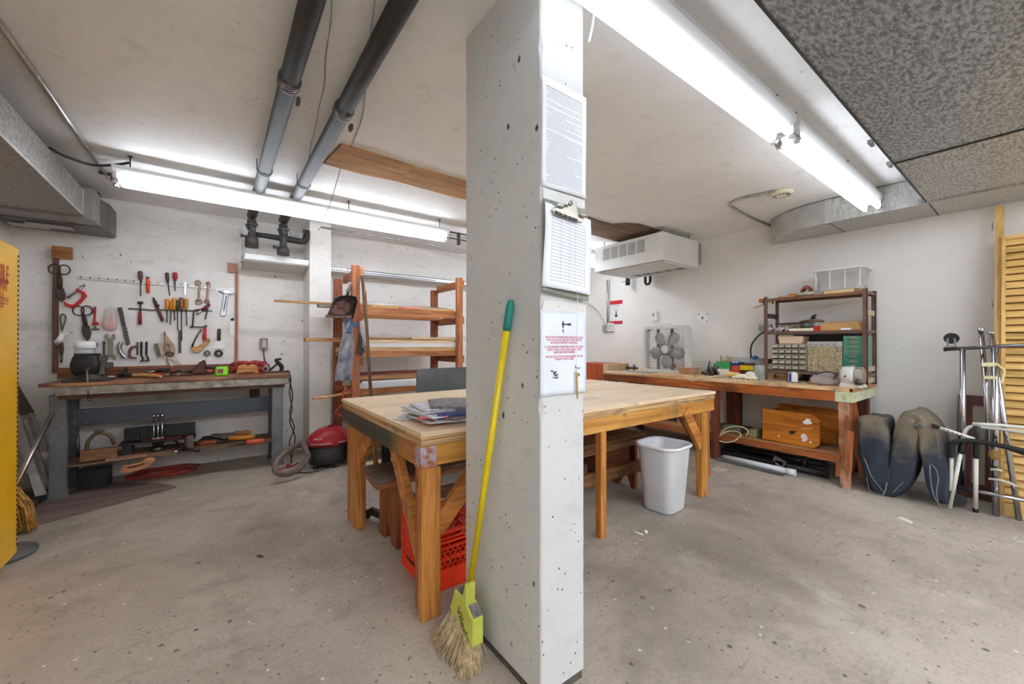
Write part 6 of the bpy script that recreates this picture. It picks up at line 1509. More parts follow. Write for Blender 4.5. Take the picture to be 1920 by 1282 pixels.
# ---- box fan
fx, fya, fyb = 4.62, P(1289, 650, X=4.62).y, P(1206, 650, X=4.62).y
fz1 = P(1240, 611, X=4.62).z
t = thing('box_fan', 'white box fan with grey blades standing on the long workbench', 'fan', (fx, (fya + fyb) / 2, RZ))
cy_, cz_ = (fya + fyb) / 2, (RZ + fz1) / 2; W_, H_ = fyb - fya, fz1 - RZ
m_fan = plain((206, 208, 205), .35, 0, .04)
def yz(pts, x): return [Vector((x, q.x, q.y)) for q in pts]
out = rrect(cy_, cz_, 0, W_, H_, .06, 6); inn = rrect(cy_, cz_, 0, W_ - .075, H_ - .075, .045, 6)
m = MB(); 
rings = [yz(inn, fx), yz(out, fx), yz(out, fx + .10), yz(inn, fx + .10), yz(inn, fx)]
m.loft(rings, caps=False, smooth=False); m.build('housing', m_fan, t, bevel=.004)
m = MB()
for k in range(1, 22):
    y = cy_ - W_ / 2 + .025 + (W_ - .05) * k / 22; m.beam((fx + .004, y, RZ + .025), (fx + .004, y, fz1 - .025), .0015, .0015, (0, 1, 0))
for k in range(1, 15):
    z = RZ + .025 + (H_ - .05) * k / 15; m.beam((fx + .006, cy_ - W_ / 2 + .025, z), (fx + .006, cy_ + W_ / 2 - .025, z), .0022, .0022)
m.build('front_grille', plain((170, 170, 168), .35, .2), t)
m = MB()
for k in range(1, 20):
    z = RZ + .025 + (H_ - .05) * k / 20; m.beam((fx + .096, cy_ - W_ / 2 + .025, z), (fx + .096, cy_ + W_ / 2 - .025, z), .002, .002)
m.build('rear_grille', plain((160, 160, 160), .4, .2), t)
for y in (cy_ - .06, cy_ + .14): MB().bx(fx + .075, y - .018, RZ + .03, fx + .09, y + .018, fz1 - .03).build('rear_strut', plain((110, 112, 112), .5), t)
MB().bx(fx + .012, fya + .012, RZ + .03, fx + .095, fya + .028, fz1 - .04).build('dark_side', plain((84, 86, 86), .5), t)
for k in range(5):
    a0 = math.radians(-90 + 72 * k); pts = []
    for f, wd in ((.05, .03), (.09, .055), (.15, .075), (.20, .07), (.235, .035)):
        pts.append((f * W_ / .6, wd))
    L_ = [Vector((fx + .035 + .02 * (i / 4), cy_ + r_ * math.cos(a0) - w_ * math.sin(a0), cz_ + r_ * math.sin(a0) + w_ * math.cos(a0))) for i, (r_, w_) in enumerate(pts)]
    Rr = [Vector((fx + .065, cy_ + r_ * math.cos(a0) + w_ * math.sin(a0), cz_ + r_ * math.sin(a0) - w_ * math.cos(a0))) for r_, w_ in pts]
    m = MB(); vs = L_ + Rr; n_ = len(L_)
    m.add(vs, [(i, i + 1, n_ + i + 1, n_ + i) for i in range(n_ - 1)], True)
    m.build('blade', plain((168, 170, 170), .4, 0, .06), t, solid=.003)
MB().lathe([(.062, 0), (.062, .035), (.045, .05)], 24, (fx + .055, cy_, cz_), (-1, 0, 0)).build('hub', plain((216, 216, 214), .35), t)
MB().tube([Vector((fx + .002, cy_ + .068 * math.cos(k * .314), cz_ + .068 * math.sin(k * .314))) for k in range(20)], .003, 6, closed=True).build('hub_ring', m_dsteel, t)
MB().tube([(fx + .05, cy_ - .07, fz1 - .003), (fx + .05, cy_ - .06, fz1 + .022), (fx + .05, cy_ + .06, fz1 + .022), (fx + .05, cy_ + .07, fz1 - .003)], .007, 8).build('handle', m_fan, t)

# ---- small things on the bench, left to right
def jar(name, p, r, h, mb, mlid, label, cat='jar', lid_h=.02, lr=None):
    t = thing(name, label, cat, p)
    MB().lathe([(r * .9, 0), (r, .006), (r, h - lid_h), (r * .95, h - lid_h + .002)], 20, p).build('body', mb, t)
    MB().lathe([((lr or r) * 1.02, h - lid_h), ((lr or r) * 1.04, h), ((lr or r) * .9, h + .002)], 20, p).build('lid', mlid, t)
    return t
jar('spice_jar', T(cN, 18, 462), .036, .105, plain((196, 186, 170), .3), plain((206, 34, 44), .4), 'small jar with bright red lid at the foot of the box fan', lid_h=.04)
p = T(cN, 250, 492)
t = thing('plastic_tub', 'pinkish translucent plastic tub on the long workbench', 'tub', p)
MB().loft([rrect(p.x, p.y, RZ, .14, .17, .02), rrect(p.x, p.y, RZ + .085, .17, .21, .025), rrect(p.x, p.y, RZ + .085, .185, .225, .03), rrect(p.x, p.y, RZ + .09, .185, .225, .03), rrect(p.x, p.y, RZ + .09, .165, .205, .025), rrect(p.x, p.y, RZ + .02, .135, .165, .02)]).build('tub', plain((222, 190, 172), .35, 0, .08), t)
p = T(cN, 330, 460, .10)
tag(MB().bx(p.x - .02, p.y - .12, RZ, p.x + .08, p.y + .12, RZ + .16).build('cream_box', plain((218, 214, 196), .5), bevel=.004), 'cream box standing behind the pink tub', 'box')
p = T(cN, 448, 470, .04)
t = thing('dotted_box', 'narrow white box with black dots right of the cream box', 'box', p)
MB().bx(p.x, p.y - .035, RZ, p.x + .06, p.y + .03, RZ + .135).build('box', m_white, t)
m = MB()
for k in range(10): m.bx(p.x - .001, p.y - .02 + .02 * (k % 3), RZ + .015 + .012 * k, p.x, p.y - .014 + .02 * (k % 3), RZ + .021 + .012 * k)
m.build('dots', m_black, t)
for k, (u0, v0, u1, v1, r, h) in enumerate(((555, 470, 570, 480, .010, .16), (640, 490, 650, 500, .010, .14), (595, 500, 600, 500, .016, .09), (680, 495, 690, 500, .014, .10))):
    p = T(cN, u0, v0); o = MB().tube([p + Vector((0, 0, .0)), p + Vector((.0, .005, h * .6)), p + Vector((0, -.01, h))], [r * 1.6, r, r * .7], 8).cyl(p + Vector((0, -.03, h * .3)), p + Vector((0, .035, h * .3)), r * .9, 8).bx(p.x - .015, p.y - .03, RZ, p.x + .015, p.y + .03, RZ + .015)
    tag(o.build('steel_clamp', m_dsteel), ('tallest dark steel clamp', 'thin dark steel clamp', 'short fat dark steel clamp', 'rightmost dark steel clamp')[k] + ' in the cluster left of the green box', 'clamp', 'small dark clamps on the long workbench')
for k, (u, v) in enumerate(((500, 480), (530, 500), (565, 512))):
    p = T(cN, u, v); tag(MB().cyl(p + Vector((-.02, -.05, .014)), p + Vector((.02, .05, .016)), .013, 8).build('steel_bolt', m_dsteel), 'dark steel bolt lying left of the small dark clamps', 'bolt', 'dark bolts lying on the long workbench')
p = T(cN, 765, 505)
tag(MB().bx(p.x - .01, p.y - .075, RZ, p.x + .08, p.y + .075, RZ + .075).build('white_box', plain((238, 234, 230), .5), bevel=.002), 'white carton under the green pencil box', 'box')
t = thing('pencil_box', 'green box holding pencils on top of the white carton', 'box', (p.x, p.y, RZ + .075))
MB().bx(p.x, p.y - .08, RZ + .075, p.x + .08, p.y + .08, RZ + .16).build('box', plain((58, 170, 96), .45, 0, .2, 30), t, bevel=.002)
for k in range(6):
    a = Vector((p.x + .03, p.y - .04 + .015 * k, RZ + .15)); MB().cyl(a, a + Vector((.01, -.03 + .012 * k - .02, .065 + .008 * (k % 3))), .005, 6).build('pencil', plain(((224, 160, 50), (206, 130, 60), (90, 120, 80))[k % 3], .5), t)
p = T(cN, 870, 530)
tag(MB().ball(p + Vector((0, 0, .03)), (.045, .05, .03)).ball(p + Vector((-.01, -.07, .028)), (.04, .05, .028)).build('sponge', plain((232, 212, 140), .8, 0, .12, 20, .4)), 'yellow sponge on the long workbench in front of the white carton', 'sponge')
def can(p, r, h, bands, name, label):
    t = thing(name, label, 'can', p)
    MB().lathe([(r, 0), (r, h), (r * .95, h + .003)], 24, p).build('can', m_steel, t)
    for z0, z1, c in bands: MB().lathe([(r + .001, z0), (r + .001, z1)], 24, p, caps=False).build('label_band', plain(c, .45, 0, .15, 30), t)
    return t
p = T(cN, 965, 478, .0); can(p, .052, .165, [(.02, .12, (216, 74, 40)), (.12, .155, (28, 52, 130))], 'red_can', 'red can with blue band on the long workbench')
p = T(cN, 1025, 470, .02); MB_ = MB().bx(p.x, p.y - .02, RZ, p.x + .05, p.y + .015, RZ + .16)
tag(MB_.build('grey_box', plain((74, 66, 72), .5)), 'thin dark box squeezed between the red can and the yellow labelled box', 'box')
p = T(cN, 1115, 455, -.02)
t = thing('yellow_label_box', 'dark box with a bright yellow label near the steel shelf', 'box', p)
MB().bx(p.x, p.y - .085, RZ, p.x + .07, p.y + .085, RZ + .15).build('box', plain((84, 36, 30), .5), t)
MB().bx(p.x - .002, p.y - .08, RZ + .075, p.x, p.y + .08, RZ + .128).build('label', plain((240, 214, 30), .45), t)
p = T(cN, 1060, 440, .10)
tag(MB().loft([rrect(4.885, p.y, RZ + .0, .08, .30, .02), rrect(4.885, p.y, RZ + .21, .10, .34, .02)]).build('clear_tub', clear((232, 236, 238), .2, .35)), 'clear plastic tub behind the red can and the yellow labelled box', 'tub')
t = thing('blue_plunger', 'blue rubber headed stick slanting up beside the steel shelf', 'tool', T(cN, 1150, 450))
a = T(cN, 1130, 450) + Vector((0, 0, .03)); b = P(*cN(1245, 265), X=a.x + .08)
MB().tube([a, a.lerp(b, .9)], .007, 8).build('stick', m_black, t)
MB().tube([b - (b - a) * .10, b, b + (b - a).normalized() * .03], [.012, .04, .03], 14).build('head', plain((40, 90, 170), .45), t)
MB().tube([a + Vector((-.02, .01, 0)), a.lerp(b, .82) + Vector((-.02, 0, 0))], .005, 6).build('white_stick', m_white, t)
p = P(*cN(1090, 555), X=4.46); p.z = RZ
def blob(p, rings_, mat, name, label, cat, sub=1):
    return tag(MB().loft(rings_).build(name, mat, sub=sub), label, cat)
m = MB().ball(p + Vector((.03, -.05, .042)), (.045, .06, .040)).ball(p + Vector((0, .03, .026)), (.035, .06, .025)).ball(p + Vector((-.03, -.06, .014)), (.02, .05, .014)).ball(p + Vector((-.01, -.10, .016)), (.018, .035, .015)).ball(p + Vector((-.01, .09, .013)), (.02, .04, .012))
tag(m.build('white_glove', plain((238, 230, 212), .8, 0, .06, 14, .4)), 'crumpled white cotton glove on the long workbench', 'glove')
p = P(*cN(1312, 540), X=4.50); p.z = RZ
t = thing('glass_jar', 'clear glass jar holding a roll of tape left of the steel shelf', 'jar', p)
MB().lathe([(.045, 0), (.05, .01), (.05, .13), (.047, .15)], 20, p).build('glass', clear((214, 222, 222), .08, .4), t)
MB().cyl(p + Vector((-.015, .0, .045)), p + Vector((.015, 0, .045)), .036, 18).build('contents', plain((96, 92, 76), .6), t)
p = P(1185, 688, X=4.7)
tag(MB().cyl(Vector((4.7, p.y - .09, RZ + .03)), Vector((4.7, p.y + .10, RZ + .03)), .016, 8).cyl(Vector((4.68, p.y - .05, RZ + .0)), Vector((4.68, p.y - .05, RZ + .08)), .014, 8).cyl(Vector((4.68, p.y + .06, RZ + .0)), Vector((4.68, p.y + .06, RZ + .07)), .014, 8).build('pipe_fittings', m_dsteel), 'cluster of dark metal fittings left of the box fan', 'fitting')
tag(MB().bx(4.30, 2.95, RZ, 4.55, 3.50, RZ + .006).build('grey_mat', plain((150, 152, 156), .5), bevel=.002), 'pale grey mat at the far left end of the long workbench', 'mat')
tag(MB().tube(smooth_path([T(cN, 120, 500) + Vector((-.0, 0, .01)), P(*cN(200, 555), X=4.18), P(*cN(300, 590), X=4.18), P(*cN(400, 570), X=4.18), P(*cN(600, 525), X=4.20), T(cN, 760, 510) + Vector((0, 0, .01))]), .004, 6).build('thin_string', plain((206, 200, 192), .5)), 'thin pale cord drooping over the front edge of the long workbench', 'cord')
p = P(*cM(478, 1085), X=4.42); p.z = RZ
t = can(p, .036, .10, [(.008, .092, (232, 234, 236))], 'white_can', 'white can with a blue stripe in front of the steel shelf')
MB().lathe([(.038, .01), (.038, .09)], 24, p, caps=False).build('can_label', m_white, t); 
a = Vector((p.x - .036, p.y + .012, 0)); MB().bx(a.x - .003, a.y - .010, RZ + .012, a.x + .004, a.y + .010, RZ + .088).build('blue_stripe', plain((40, 66, 160), .4), t)
for k, (u0, u1, v, h, lb) in enumerate(((92, 212, 1058, .045, 'small wood offcut at the foot of the left shelf post'), (218, 425, 1062, .05, 'longer wood offcut left of the white can'), (530, 650, 1066, .045, 'wood offcut right of the white can'))):
    a, b = T(cM, u0, v, .05), T(cM, u1, v, .05)
    tag(MB().bx(min(a.x, b.x), b.y, RZ, min(a.x, b.x) + .05, a.y, RZ + h).build('wood_offcut', wood((214, 180, 136), (176, 138, 96), 'y'), bevel=.002), lb, 'offcut')
p = T(cM, 760, 1030, .10)
tag(MB().cyl((4.72, p.y - .06, RZ + .05), (4.72, p.y + .07, RZ + .05), .045, 18).cyl((4.70, p.y - .02, RZ + .05), (4.70, p.y + .01, RZ + .05), .052, 18).build('black_motor', m_black), 'black motor shaped tool under the lowest steel shelf', 'tool')
p = P(*cM(900, 1080), X=4.38); p.z = RZ
m = MB(); r0 = random.Random(3)
rg = []
for f, z in ((.9, 0), (.95, .03), (.85, .06), (.65, .09), (.4, .115), (.12, .12)):
    rg.append([p + Vector((.02 + .10 * f * math.cos(a) + r0.uniform(-.012, .012), .14 * f * math.sin(a) + r0.uniform(-.02, .02), z + r0.uniform(-.006, .006) * (z > 0))) for a in [k * .4488 for k in range(14)]])
t = thing('parts_bag', 'crumpled clear plastic bag with small reddish parts beside the bench grinder', 'bag', p)
m.loft(rg); m.build('bag', clear((240, 232, 234), .15, .38), t, sub=1)
m = MB()
for k in range(60):
    q = p + Vector((.02 + r0.uniform(-.07, .07), r0.uniform(-.10, .10), .01 + r0.uniform(0, .07))); m.box(q, (.02, .012, .008), (r0.uniform(0, 3), r0.uniform(0, 3), 0))
m.build('parts', plain((176, 120, 116), .5, 0, .4, 30), t)['kind'] = 'stuff'
tag(MB().tube(smooth_path([T(cM, 545, 1085) + Vector((0, 0, .01)), T(cM, 640, 1070) + Vector((0, 0, .03)), P(*cM(800, 1000), X=4.32), P(*cM(930, 975), X=4.32), P(*cM(1030, 1000), X=4.32), P(*cM(1040, 1045), X=4.33), T(cM, 940, 1112) + Vector((0, 0, .012))]), .006, 8).build('power_cord', m_black), 'black cord arching over the bench in front of the parts bag', 'cord')
m = MB(); r0 = random.Random(8)
for k in range(110):
    y = r0.uniform(1.0, 2.6); x = r0.uniform(4.24, 4.52); q = Vector((x, y, RZ + .004))
    if r0.random() < .5: m.cyl(q, q + Vector((r0.uniform(-.02, .02), r0.uniform(-.03, .03), .003)), .0025, 5)
    else: m.box(q, (r0.uniform(.006, .02), r0.uniform(.006, .025), .006), (0, 0, r0.uniform(0, 3)))
o = tag(m.build('loose_hardware', plain((168, 158, 142), .5, .2, .5, 40)), 'scattered screws and chips along the front of the long workbench', 'hardware'); o['kind'] = 'stuff'
# ---- bench grinder
gx = 4.26; gy0, gy1 = P(*cM(1075, 1000), X=gx).y, P(*cM(1400, 1000), X=gx).y
gy = (gy0 + gy1) / 2 - .0; gz = RZ + .075; 
t = thing('bench_grinder', 'pale grey bench grinder at the near end of the long workbench', 'grinder', (gx + .08, gy, RZ))
m_gr = plain((214, 210, 204), .4, 0, .1, 8)
L_ = abs(gy0 - gy1)
MB().lathe([(.045, 0), (.075, .012), (.082, .03), (.084, L_ * .5), (.078, L_ * .62)], 28, (gx + .08, gy0, gz + .02), (0, -1, 0)).build('body', m_gr, t)
MB().loft([rrect(gx + .09, gy0 - L_ * .5, RZ, .17, L_ * 1.0, .02), rrect(gx + .09, gy0 - L_ * .5, RZ + .015, .17, L_ * 1.0, .02), rrect(gx + .085, gy0 - L_ * .45, RZ + .05, .12, L_ * .75, .02)]).build('base', m_gr, t)
MB().lathe([(.078, 0), (.080, .004), (.080, .05), (.07, .055)], 8, (gx + .08, gy0 - L_ * .62, gz + .02), (0, -1, 0)).build('guard', plain((168, 160, 146), .5, .1, .2), t)
MB().lathe([(.062, 0), (.062, .03)], 24, (gx + .078, gy0 - L_ * .62 - .03, gz + .02), (0, -1, 0)).build('grinding_wheel', plain((154, 132, 104), .9, 0, .15, 50), t)
MB().bx(gx - .01, gy0 - L_ * .97, RZ + .03, gx + .05, gy0 - L_ * .70, RZ + .045).cyl((gx, gy0 - L_ * .75, RZ + .05), (gx, gy0 - L_ * .95, RZ + .05), .014, 10).cyl((gx + .0, gy0 - L_ * .85, RZ + .03), (gx + .0, gy0 - L_ * .85, RZ + .075), .012, 10).build('tool_rest', m_dsteel, t)
MB().ball((gx - .003, gy0 - L_ * .3, gz + .02), .007).build('screw', m_black, t)

# ---- brown steel shelf unit on the bench
SX0, SX1 = 4.55, 4.84
sy0, sy1 = P(1622, 640, X=SX0).y, P(1436, 640, X=SX0).y
t = thing('steel_shelf', 'brown steel shelf unit standing on the long workbench', 'shelf', ((SX0 + SX1) / 2, (sy0 + sy1) / 2, RZ))
m_brn = plain((112, 84, 74), .45, .1, .12, 6)
zt = P(1436, 560, X=SX0).z; zm = P(1436, 622, X=SX0).z; zl = P(1436, 693, X=SX0).z
for x in (SX0, SX1):
    for y in (sy0, sy1):
        MB().prism([(x, y - .016, RZ), (x + .004, y - .016, RZ), (x + .004, y + .016, RZ), (x, y + .016, RZ)], (0, 0, zt - RZ + .02)).prism([(x, y + (.012 if y == sy1 else -.016), RZ), (x + .03, y + (.012 if y == sy1 else -.016), RZ), (x + .03, y + (.016 if y == sy1 else -.012), RZ), (x, y + (.016 if y == sy1 else -.012), RZ)], (0, 0, zt - RZ + .02)).build('post', m_brn, t)
for z in (zt, zm, zl):
    MB().bx(SX0 + .004, sy0 - .012, z - .028, SX0 + .012, sy1 + .012, z).bx(SX0 + .004, sy0 - .012, z - .004, SX1, sy1 + .012, z).bx(SX1 - .006, sy0 - .012, z - .028, SX1, sy1 + .012, z).bx(SX0 + .004, sy0 - .014, z - .026, SX1, sy0 - .010, z - .002).build('shelf_board', m_brn if z != zt else plain((122, 84, 62), .5), t, bevel=.002)
for z in (zt - .20, zl + .06):
    MB().bx(SX0 + .03, sy1 - .0, z, SX1, sy1 + .006, z + .05).build('side_brace', plain((62, 50, 46), .5), t)
for z in (zt - .21, zl + .02, RZ + .02): MB().bx(SX0 + .03, sy0 - .008, z, SX1 + .03, sy0 - .002, z + .045).build('side_brace', plain((196, 178, 146), .5), t)
# top of the shelf
def sh(c, u, v, X): return P(*c(u, v), X=X)
p = P(*cI(945, 330), X=SX0 + .0); q = P(*cI(1345, 320), X=SX0)
t = thing('storage_bin', 'empty clear plastic storage bin on top of the steel shelf', 'bin', (4.7, (p.y + q.y) / 2, zt + .03))
bz0, bz1 = zt + .032, P(*cI(950, 135), X=SX0).z; ya, yb = P(*cI(1345, 200), X=SX0).y, P(*cI(955, 200), X=SX0).y
ym = (ya + yb) / 2; wy = abs(yb - ya); xm = SX0 + .165
mcl = clear((238, 240, 240), .12, .45)
MB().loft([rrect(xm, ym, bz1 - .004, .345, wy + .02, .02), rrect(xm, ym, bz1, .33, wy, .02), rrect(xm, ym, bz0 + .004, .29, wy - .06, .02), rrect(xm, ym, bz0, .28, wy - .07, .02)], caps=False).add([v for v in rrect(xm, ym, bz0, .28, wy - .07, .02)], [tuple(range(24))]).build('bin', mcl, t, solid=.003)
MB().tube(rrect(xm, ym, bz1, .35, wy + .03, .02), .006, 6, closed=True).build('rim', clear((244, 244, 242), .2, .8), t)
for y in (ya + .004, yb - .004, (ya * 2 + yb) / 3, (ya + yb * 2) / 3):
    MB().bx(SX0 + .0, y - .004, bz0 + .01, SX0 + .006, y + .004, bz1).build('rib', clear((240, 240, 240), .2, .6), t)
for k, (u0, u1, v, X, z0, c, lb) in enumerate(((1030, 1285, 305, SX0 + .02, 0, ((226, 200, 142), (190, 160, 104)), 'yellow pine board under the front of the clear storage bin'), (1265, 1355, 320, SX0 + .05, .0, ((196, 150, 96), (160, 116, 68)), 'short brown board under the right end of the clear storage bin'))):
    a, b = P(*cI(u0, v), X=X), P(*cI(u1, v), X=X)
    tag(MB().bx(X, b.y, zt, X + .20, a.y - (.005 if k else 0), zt + .028).build('wood_board', wood(*c, 'y'), bevel=.002), lb, 'board')
tag(MB().bx(4.62, ya - .04, zt, 4.80, P(*cI(1380, 200), X=4.62).y + .0, zt + .03).build('bin_packing', wood((214, 190, 140), (180, 150, 100), 'y')), 'thin block supporting the far corner of the clear bin', 'block') if False else None
a = P(*cI(870, 345), X=SX0 + .06)
MBh = MB().prism([Vector((a.x, a.y + q_[0], zt + q_[1])) for q_ in ((.05, 0), (.045, .06), (.02, .10), (-.01, .105), (-.03, .08), (-.055, .0), (-.03, .0), (-.02, .06), (.01, .075), (.03, .05), (.03, 0))], (.08, 0, 0))
tag(MBh.build('leather_holster', plain((150, 84, 66), .6), bevel=.004), 'red brown leather tool loop on top of the steel shelf', 'holster')
a = P(*cI(862, 365), X=SX0 + .02)
tag(MB().ball(a + Vector((.02, 0, .0 + (zt + .018 - a.z))), (.04, .075, .02)).ball(a + Vector((.02, -.05, (zt + .02 - a.z))), (.03, .03, .02)).build('putty_lump', plain((190, 184, 164), .9, 0, .3, 20, .8)), 'speckled grey lump lying before the leather loop', 'lump')
a, b = P(*cI(640, 355), X=SX0 + .03), P(*cI(790, 360), X=SX0 + .03)
tag(MB().bx(SX0 + .01, b.y, zt, SX0 + .10, a.y, zt + .014).bx(SX0 + .05, b.y - .03, zt + .014, SX0 + .09, b.y + .08, zt + .035).build('wood_scrap', wood((206, 150, 96), (160, 106, 60), 'y'), bevel=.002), 'brown wood scraps at the left of the top of the steel shelf', 'scrap')
a = P(*cI(505, 383), X=SX0)
tag(MB().bx(SX0 - .01, a.y - .0, zt - .035, SX1, a.y + .035, zt + .005).build('wood_block', wood((196, 122, 60), (150, 84, 38), 'x'), bevel=.004), 'orange end block at the left end of the shelf top', 'block')
a, b = P(*cI(432, 440), X=SX0 + .05), P(*cI(525, 412), X=SX0 + .05)
tag(MB().tube([a, b + (b - a) * .6], .011, 10).build('white_stick', plain((212, 202, 178), .5)), 'pale stick poking out left under the top shelf', 'stick')
# middle shelf
def box_on(u0, u1, v0, v1, X, z, dep, name, mat, label, cat, c=cM, bev=.003):
    a, b = P(*c(u0, v0), X=X), P(*c(u1, v1), X=X)
    h = abs(P(*c(u0, v0), X=X).z - P(*c(u0, v1), X=X).z)
    return tag(MB().bx(X, b.y, z, X + dep, a.y, z + h).build(name, mat, bevel=bev), label, cat)
t = thing('cardboard_tray', 'torn cardboard tray on the right of the middle steel shelf', 'tray', (4.7, sy0 + .15, zm))
a, b = P(*cM(845, 330), X=SX0 + .03), P(*cM(1160, 430), X=SX0 + .03); e = P(*cM(1400, 290), X=SX0 + .03)
m_cb = plain((196, 152, 96), .8, 0, .08, 5)
zf = P(*cM(845, 330), X=SX0 + .03).z; ze = P(*cM(1340, 285), X=SX0 + .03).z
MB().prism([Vector((SX0 + .03, a.y, zm)), Vector((SX0 + .03, a.y, zf)), Vector((SX0 + .03, b.y, zf + .003)), Vector((SX0 + .03, (b.y + e.y) / 2, ze - .01)), Vector((SX0 + .03, e.y + .03, ze)), Vector((SX0 + .03, e.y, zm))], (.004, 0, 0)).build('front', m_cb, t)
MB().bx(SX0 + .034, a.y - .004, zm, SX1 - .02, a.y, zf).bx(SX0 + .034, e.y, zm, SX1 - .02, e.y + .004, ze).bx(SX1 - .024, e.y, zm, SX1 - .02, a.y, ze).bx(SX0 + .034, e.y, zm, SX1 - .02, a.y, zm + .004).build('walls', m_cb, t)
box_on(1110, 1245, 395, 422, SX0 + .01, zm, .018, 'white_card', m_white, 'small white card lying before the cardboard tray', 'card')
box_on(740, 848, 345, 410, SX0 + .04, zm, .10, 'red_tin', plain((206, 52, 40), .4, 0, .1), 'red tin left of the cardboard tray', 'tin')
box_on(420, 740, 403, 440, SX0 + .015, zm, .06, 'white_bars', plain((236, 224, 200), .5), 'cream bar lying at the front of the middle steel shelf', 'bar')
a, b = P(*cM(225, 380), X=SX0 + .10), P(*cM(720, 380), X=SX0 + .10)
zz = zm
for k, (u0, u1, h, X, c, lb) in enumerate(((260, 700, .035, SX0 + .09, (120, 104, 84), 'dusty grey flat box at the bottom of the pile on the middle steel shelf'), (300, 590, .045, SX0 + .10, (178, 166, 140), 'pale dusty box in the middle of the pile on the middle steel shelf'), (230, 700, .008, SX0 + .06, (70, 56, 48), 'dark thin sheet lying over the pile on the middle steel shelf'))):
    a, b = P(*cM(u0, 380), X=X), P(*cM(u1, 380), X=X)
    tag(MB().bx(X, b.y, zz, X + .16, a.y, zz + h).build('dusty_box', plain(c, .8, 0, .35, 18), bevel=.004), lb, 'box'); zz += h
a, b = P(*cM(560, 270), X=SX0 + .1), P(*cM(880, 300), X=SX0 + .1)
tag(MB().tube([Vector((SX0 + .12, a.y, zz + .008)), Vector((SX0 + .12, (a.y + b.y) / 2, zz + .02)), Vector((SX0 + .12, b.y, zz + .004))], [.008, .014, .012], 8).build('wooden_tool', wood((150, 112, 74), (104, 72, 46), 'y')), 'brown wooden tool lying on top of the dusty pile', 'tool')
a = P(*cM(750, 255), X=SX0 + .12)
tag(MB().tube([Vector((SX0 + .12, a.y + .03, zz + .02)), Vector((SX0 + .12, a.y, zz + .05)), Vector((SX0 + .12, a.y - .02, zz + .075))], .009, 8).ball(Vector((SX0 + .12, a.y - .0, zz + .05)), .02).build('black_pliers', m_black), 'black pliers sticking up on the dusty pile', 'pliers')
a, b = P(*cM(610, 350), X=SX0 + .05), P(*cM(700, 400), X=SX0 + .05)
tag(MB().ball(Vector((SX0 + .06, (a.y + b.y) / 2, zm + .055)), (.04, .06, .03)).bx(SX0 + .03, b.y, zm, SX0 + .09, a.y, zm + .03).build('plane_blade', plain((104, 98, 92), .6, .3, .4, 20)), 'dark metal lump at the right of the dusty pile', 'lump')
r0 = random.Random(6)
m = MB()
for k in range(46):
    a = P(*cM(r0.uniform(130, 410), 430), X=SX0 + r0.uniform(.02, .10)); m.box(Vector((a.x, a.y, zm + r0.uniform(.008, .035))), (.03, .025, .008), (r0.uniform(0, 3), r0.uniform(0, 1), r0.uniform(0, 3)))
o = tag(m.build('small_packets', plain((190, 176, 176), .5, 0, .6, 25)), 'mixed small packets at the left end of the middle steel shelf', 'packets'); o['kind'] = 'stuff'
a = P(*cM(60, 400), X=SX0 + .12)
tag(MB().prism([P(*cM(*q), X=SX0 + .14) for q in ((60, 345), (180, 335), (200, 440), (50, 450))], (.05, 0, 0)).build('grey_pouch', plain((140, 146, 152), .4, 0, .3, 12), bevel=.01), 'grey plastic pouch sticking out left of the steel shelf', 'pouch')
# under the middle shelf: hanging tub
a = [P(*cM(*q), X=SX0 + .03) for q in ((268, 497), (608, 497), (592, 590), (580, 602), (300, 600), (290, 590))]
tag(MB().prism(a, (.20, 0, 0)).build('hanging_tub', plain((226, 196, 168), .4, 0, .05), bevel=.008), 'peach plastic tub hung under the middle steel shelf', 'tub')
# drawer cabinets
def cabinet(name, u0, u1, v0, v1, nx, ny, X, matb, matd, label, zb=None, ins=.0, wmat=None, sym=False):
    a, b = P(*cM(u0, v0), X=X), P(*cM(u1, v1), X=X)
    z0 = zb if zb is not None else zl; z1 = P(*cM(u0, v0), X=X).z
    t = thing(name, label, 'cabinet', (X, (a.y + b.y) / 2, z0))
    MB().bx(X + .006, b.y, z0, X + .16, a.y, z1).build('body', matb, t, bevel=.002)
    dw, dh = (a.y - b.y) / nx, (z1 - z0) / ny
    for j in range(ny):
        for i in range(nx):
            y1 = a.y - i * dw; zt_ = z1 - j * dh
            d = MB().bx(X, y1 - dw + .004, zt_ - dh + .004, X + .006, y1 - .004, zt_ - .004).build('drawer', matd, t, bevel=.001)
            if wmat is not None:
                MB().prism([(X, y1 - .006, zt_ - dh * .12), (X - .014, y1 - .006, zt_ - dh * .34), (X - .016, y1 - .006, zt_ - dh * .66), (X, y1 - .006, zt_ - dh * .72)], (0, -(dw - .012), 0)).build('drawer_pull', wmat, d)
    return t
cabinet('parts_cabinet', 200, 652, 600, 905, 5, 5, SX0 + .02, plain((170, 168, 150), .4, .2), plain((74, 68, 58), .4), 'small parts cabinet of twenty five drawers with bright scoop pulls', None, wmat=plain((206, 200, 182), .2, .5, .05))
m_cd = NT('drawer_contents'); _n = m_cd.noise(m_cd.mapping(), 55, 4, .7)
m_cd = m_cd.fin(m_cd.ramp(_n, [(.35, (112, 96, 66)), (.5, (168, 150, 112)), (.66, (206, 196, 168))]), .25)
cabinet('parts_cabinet', 662, 1132, 640, 905, 6, 5, SX0 + .03, plain((196, 190, 168), .35, .1), m_cd, 'see through parts cabinet full of brass coloured hardware in the shelf middle')
z_ = P(*cM(662, 640), X=SX0 + .03).z
a, b = P(*cM(662, 572), X=SX0 + .03), P(*cM(1135, 640), X=SX0 + .03)
t = thing('divider_tray', 'clear divided tray lying on the see through parts cabinet', 'tray', (SX0 + .03, (a.y + b.y) / 2, z_))
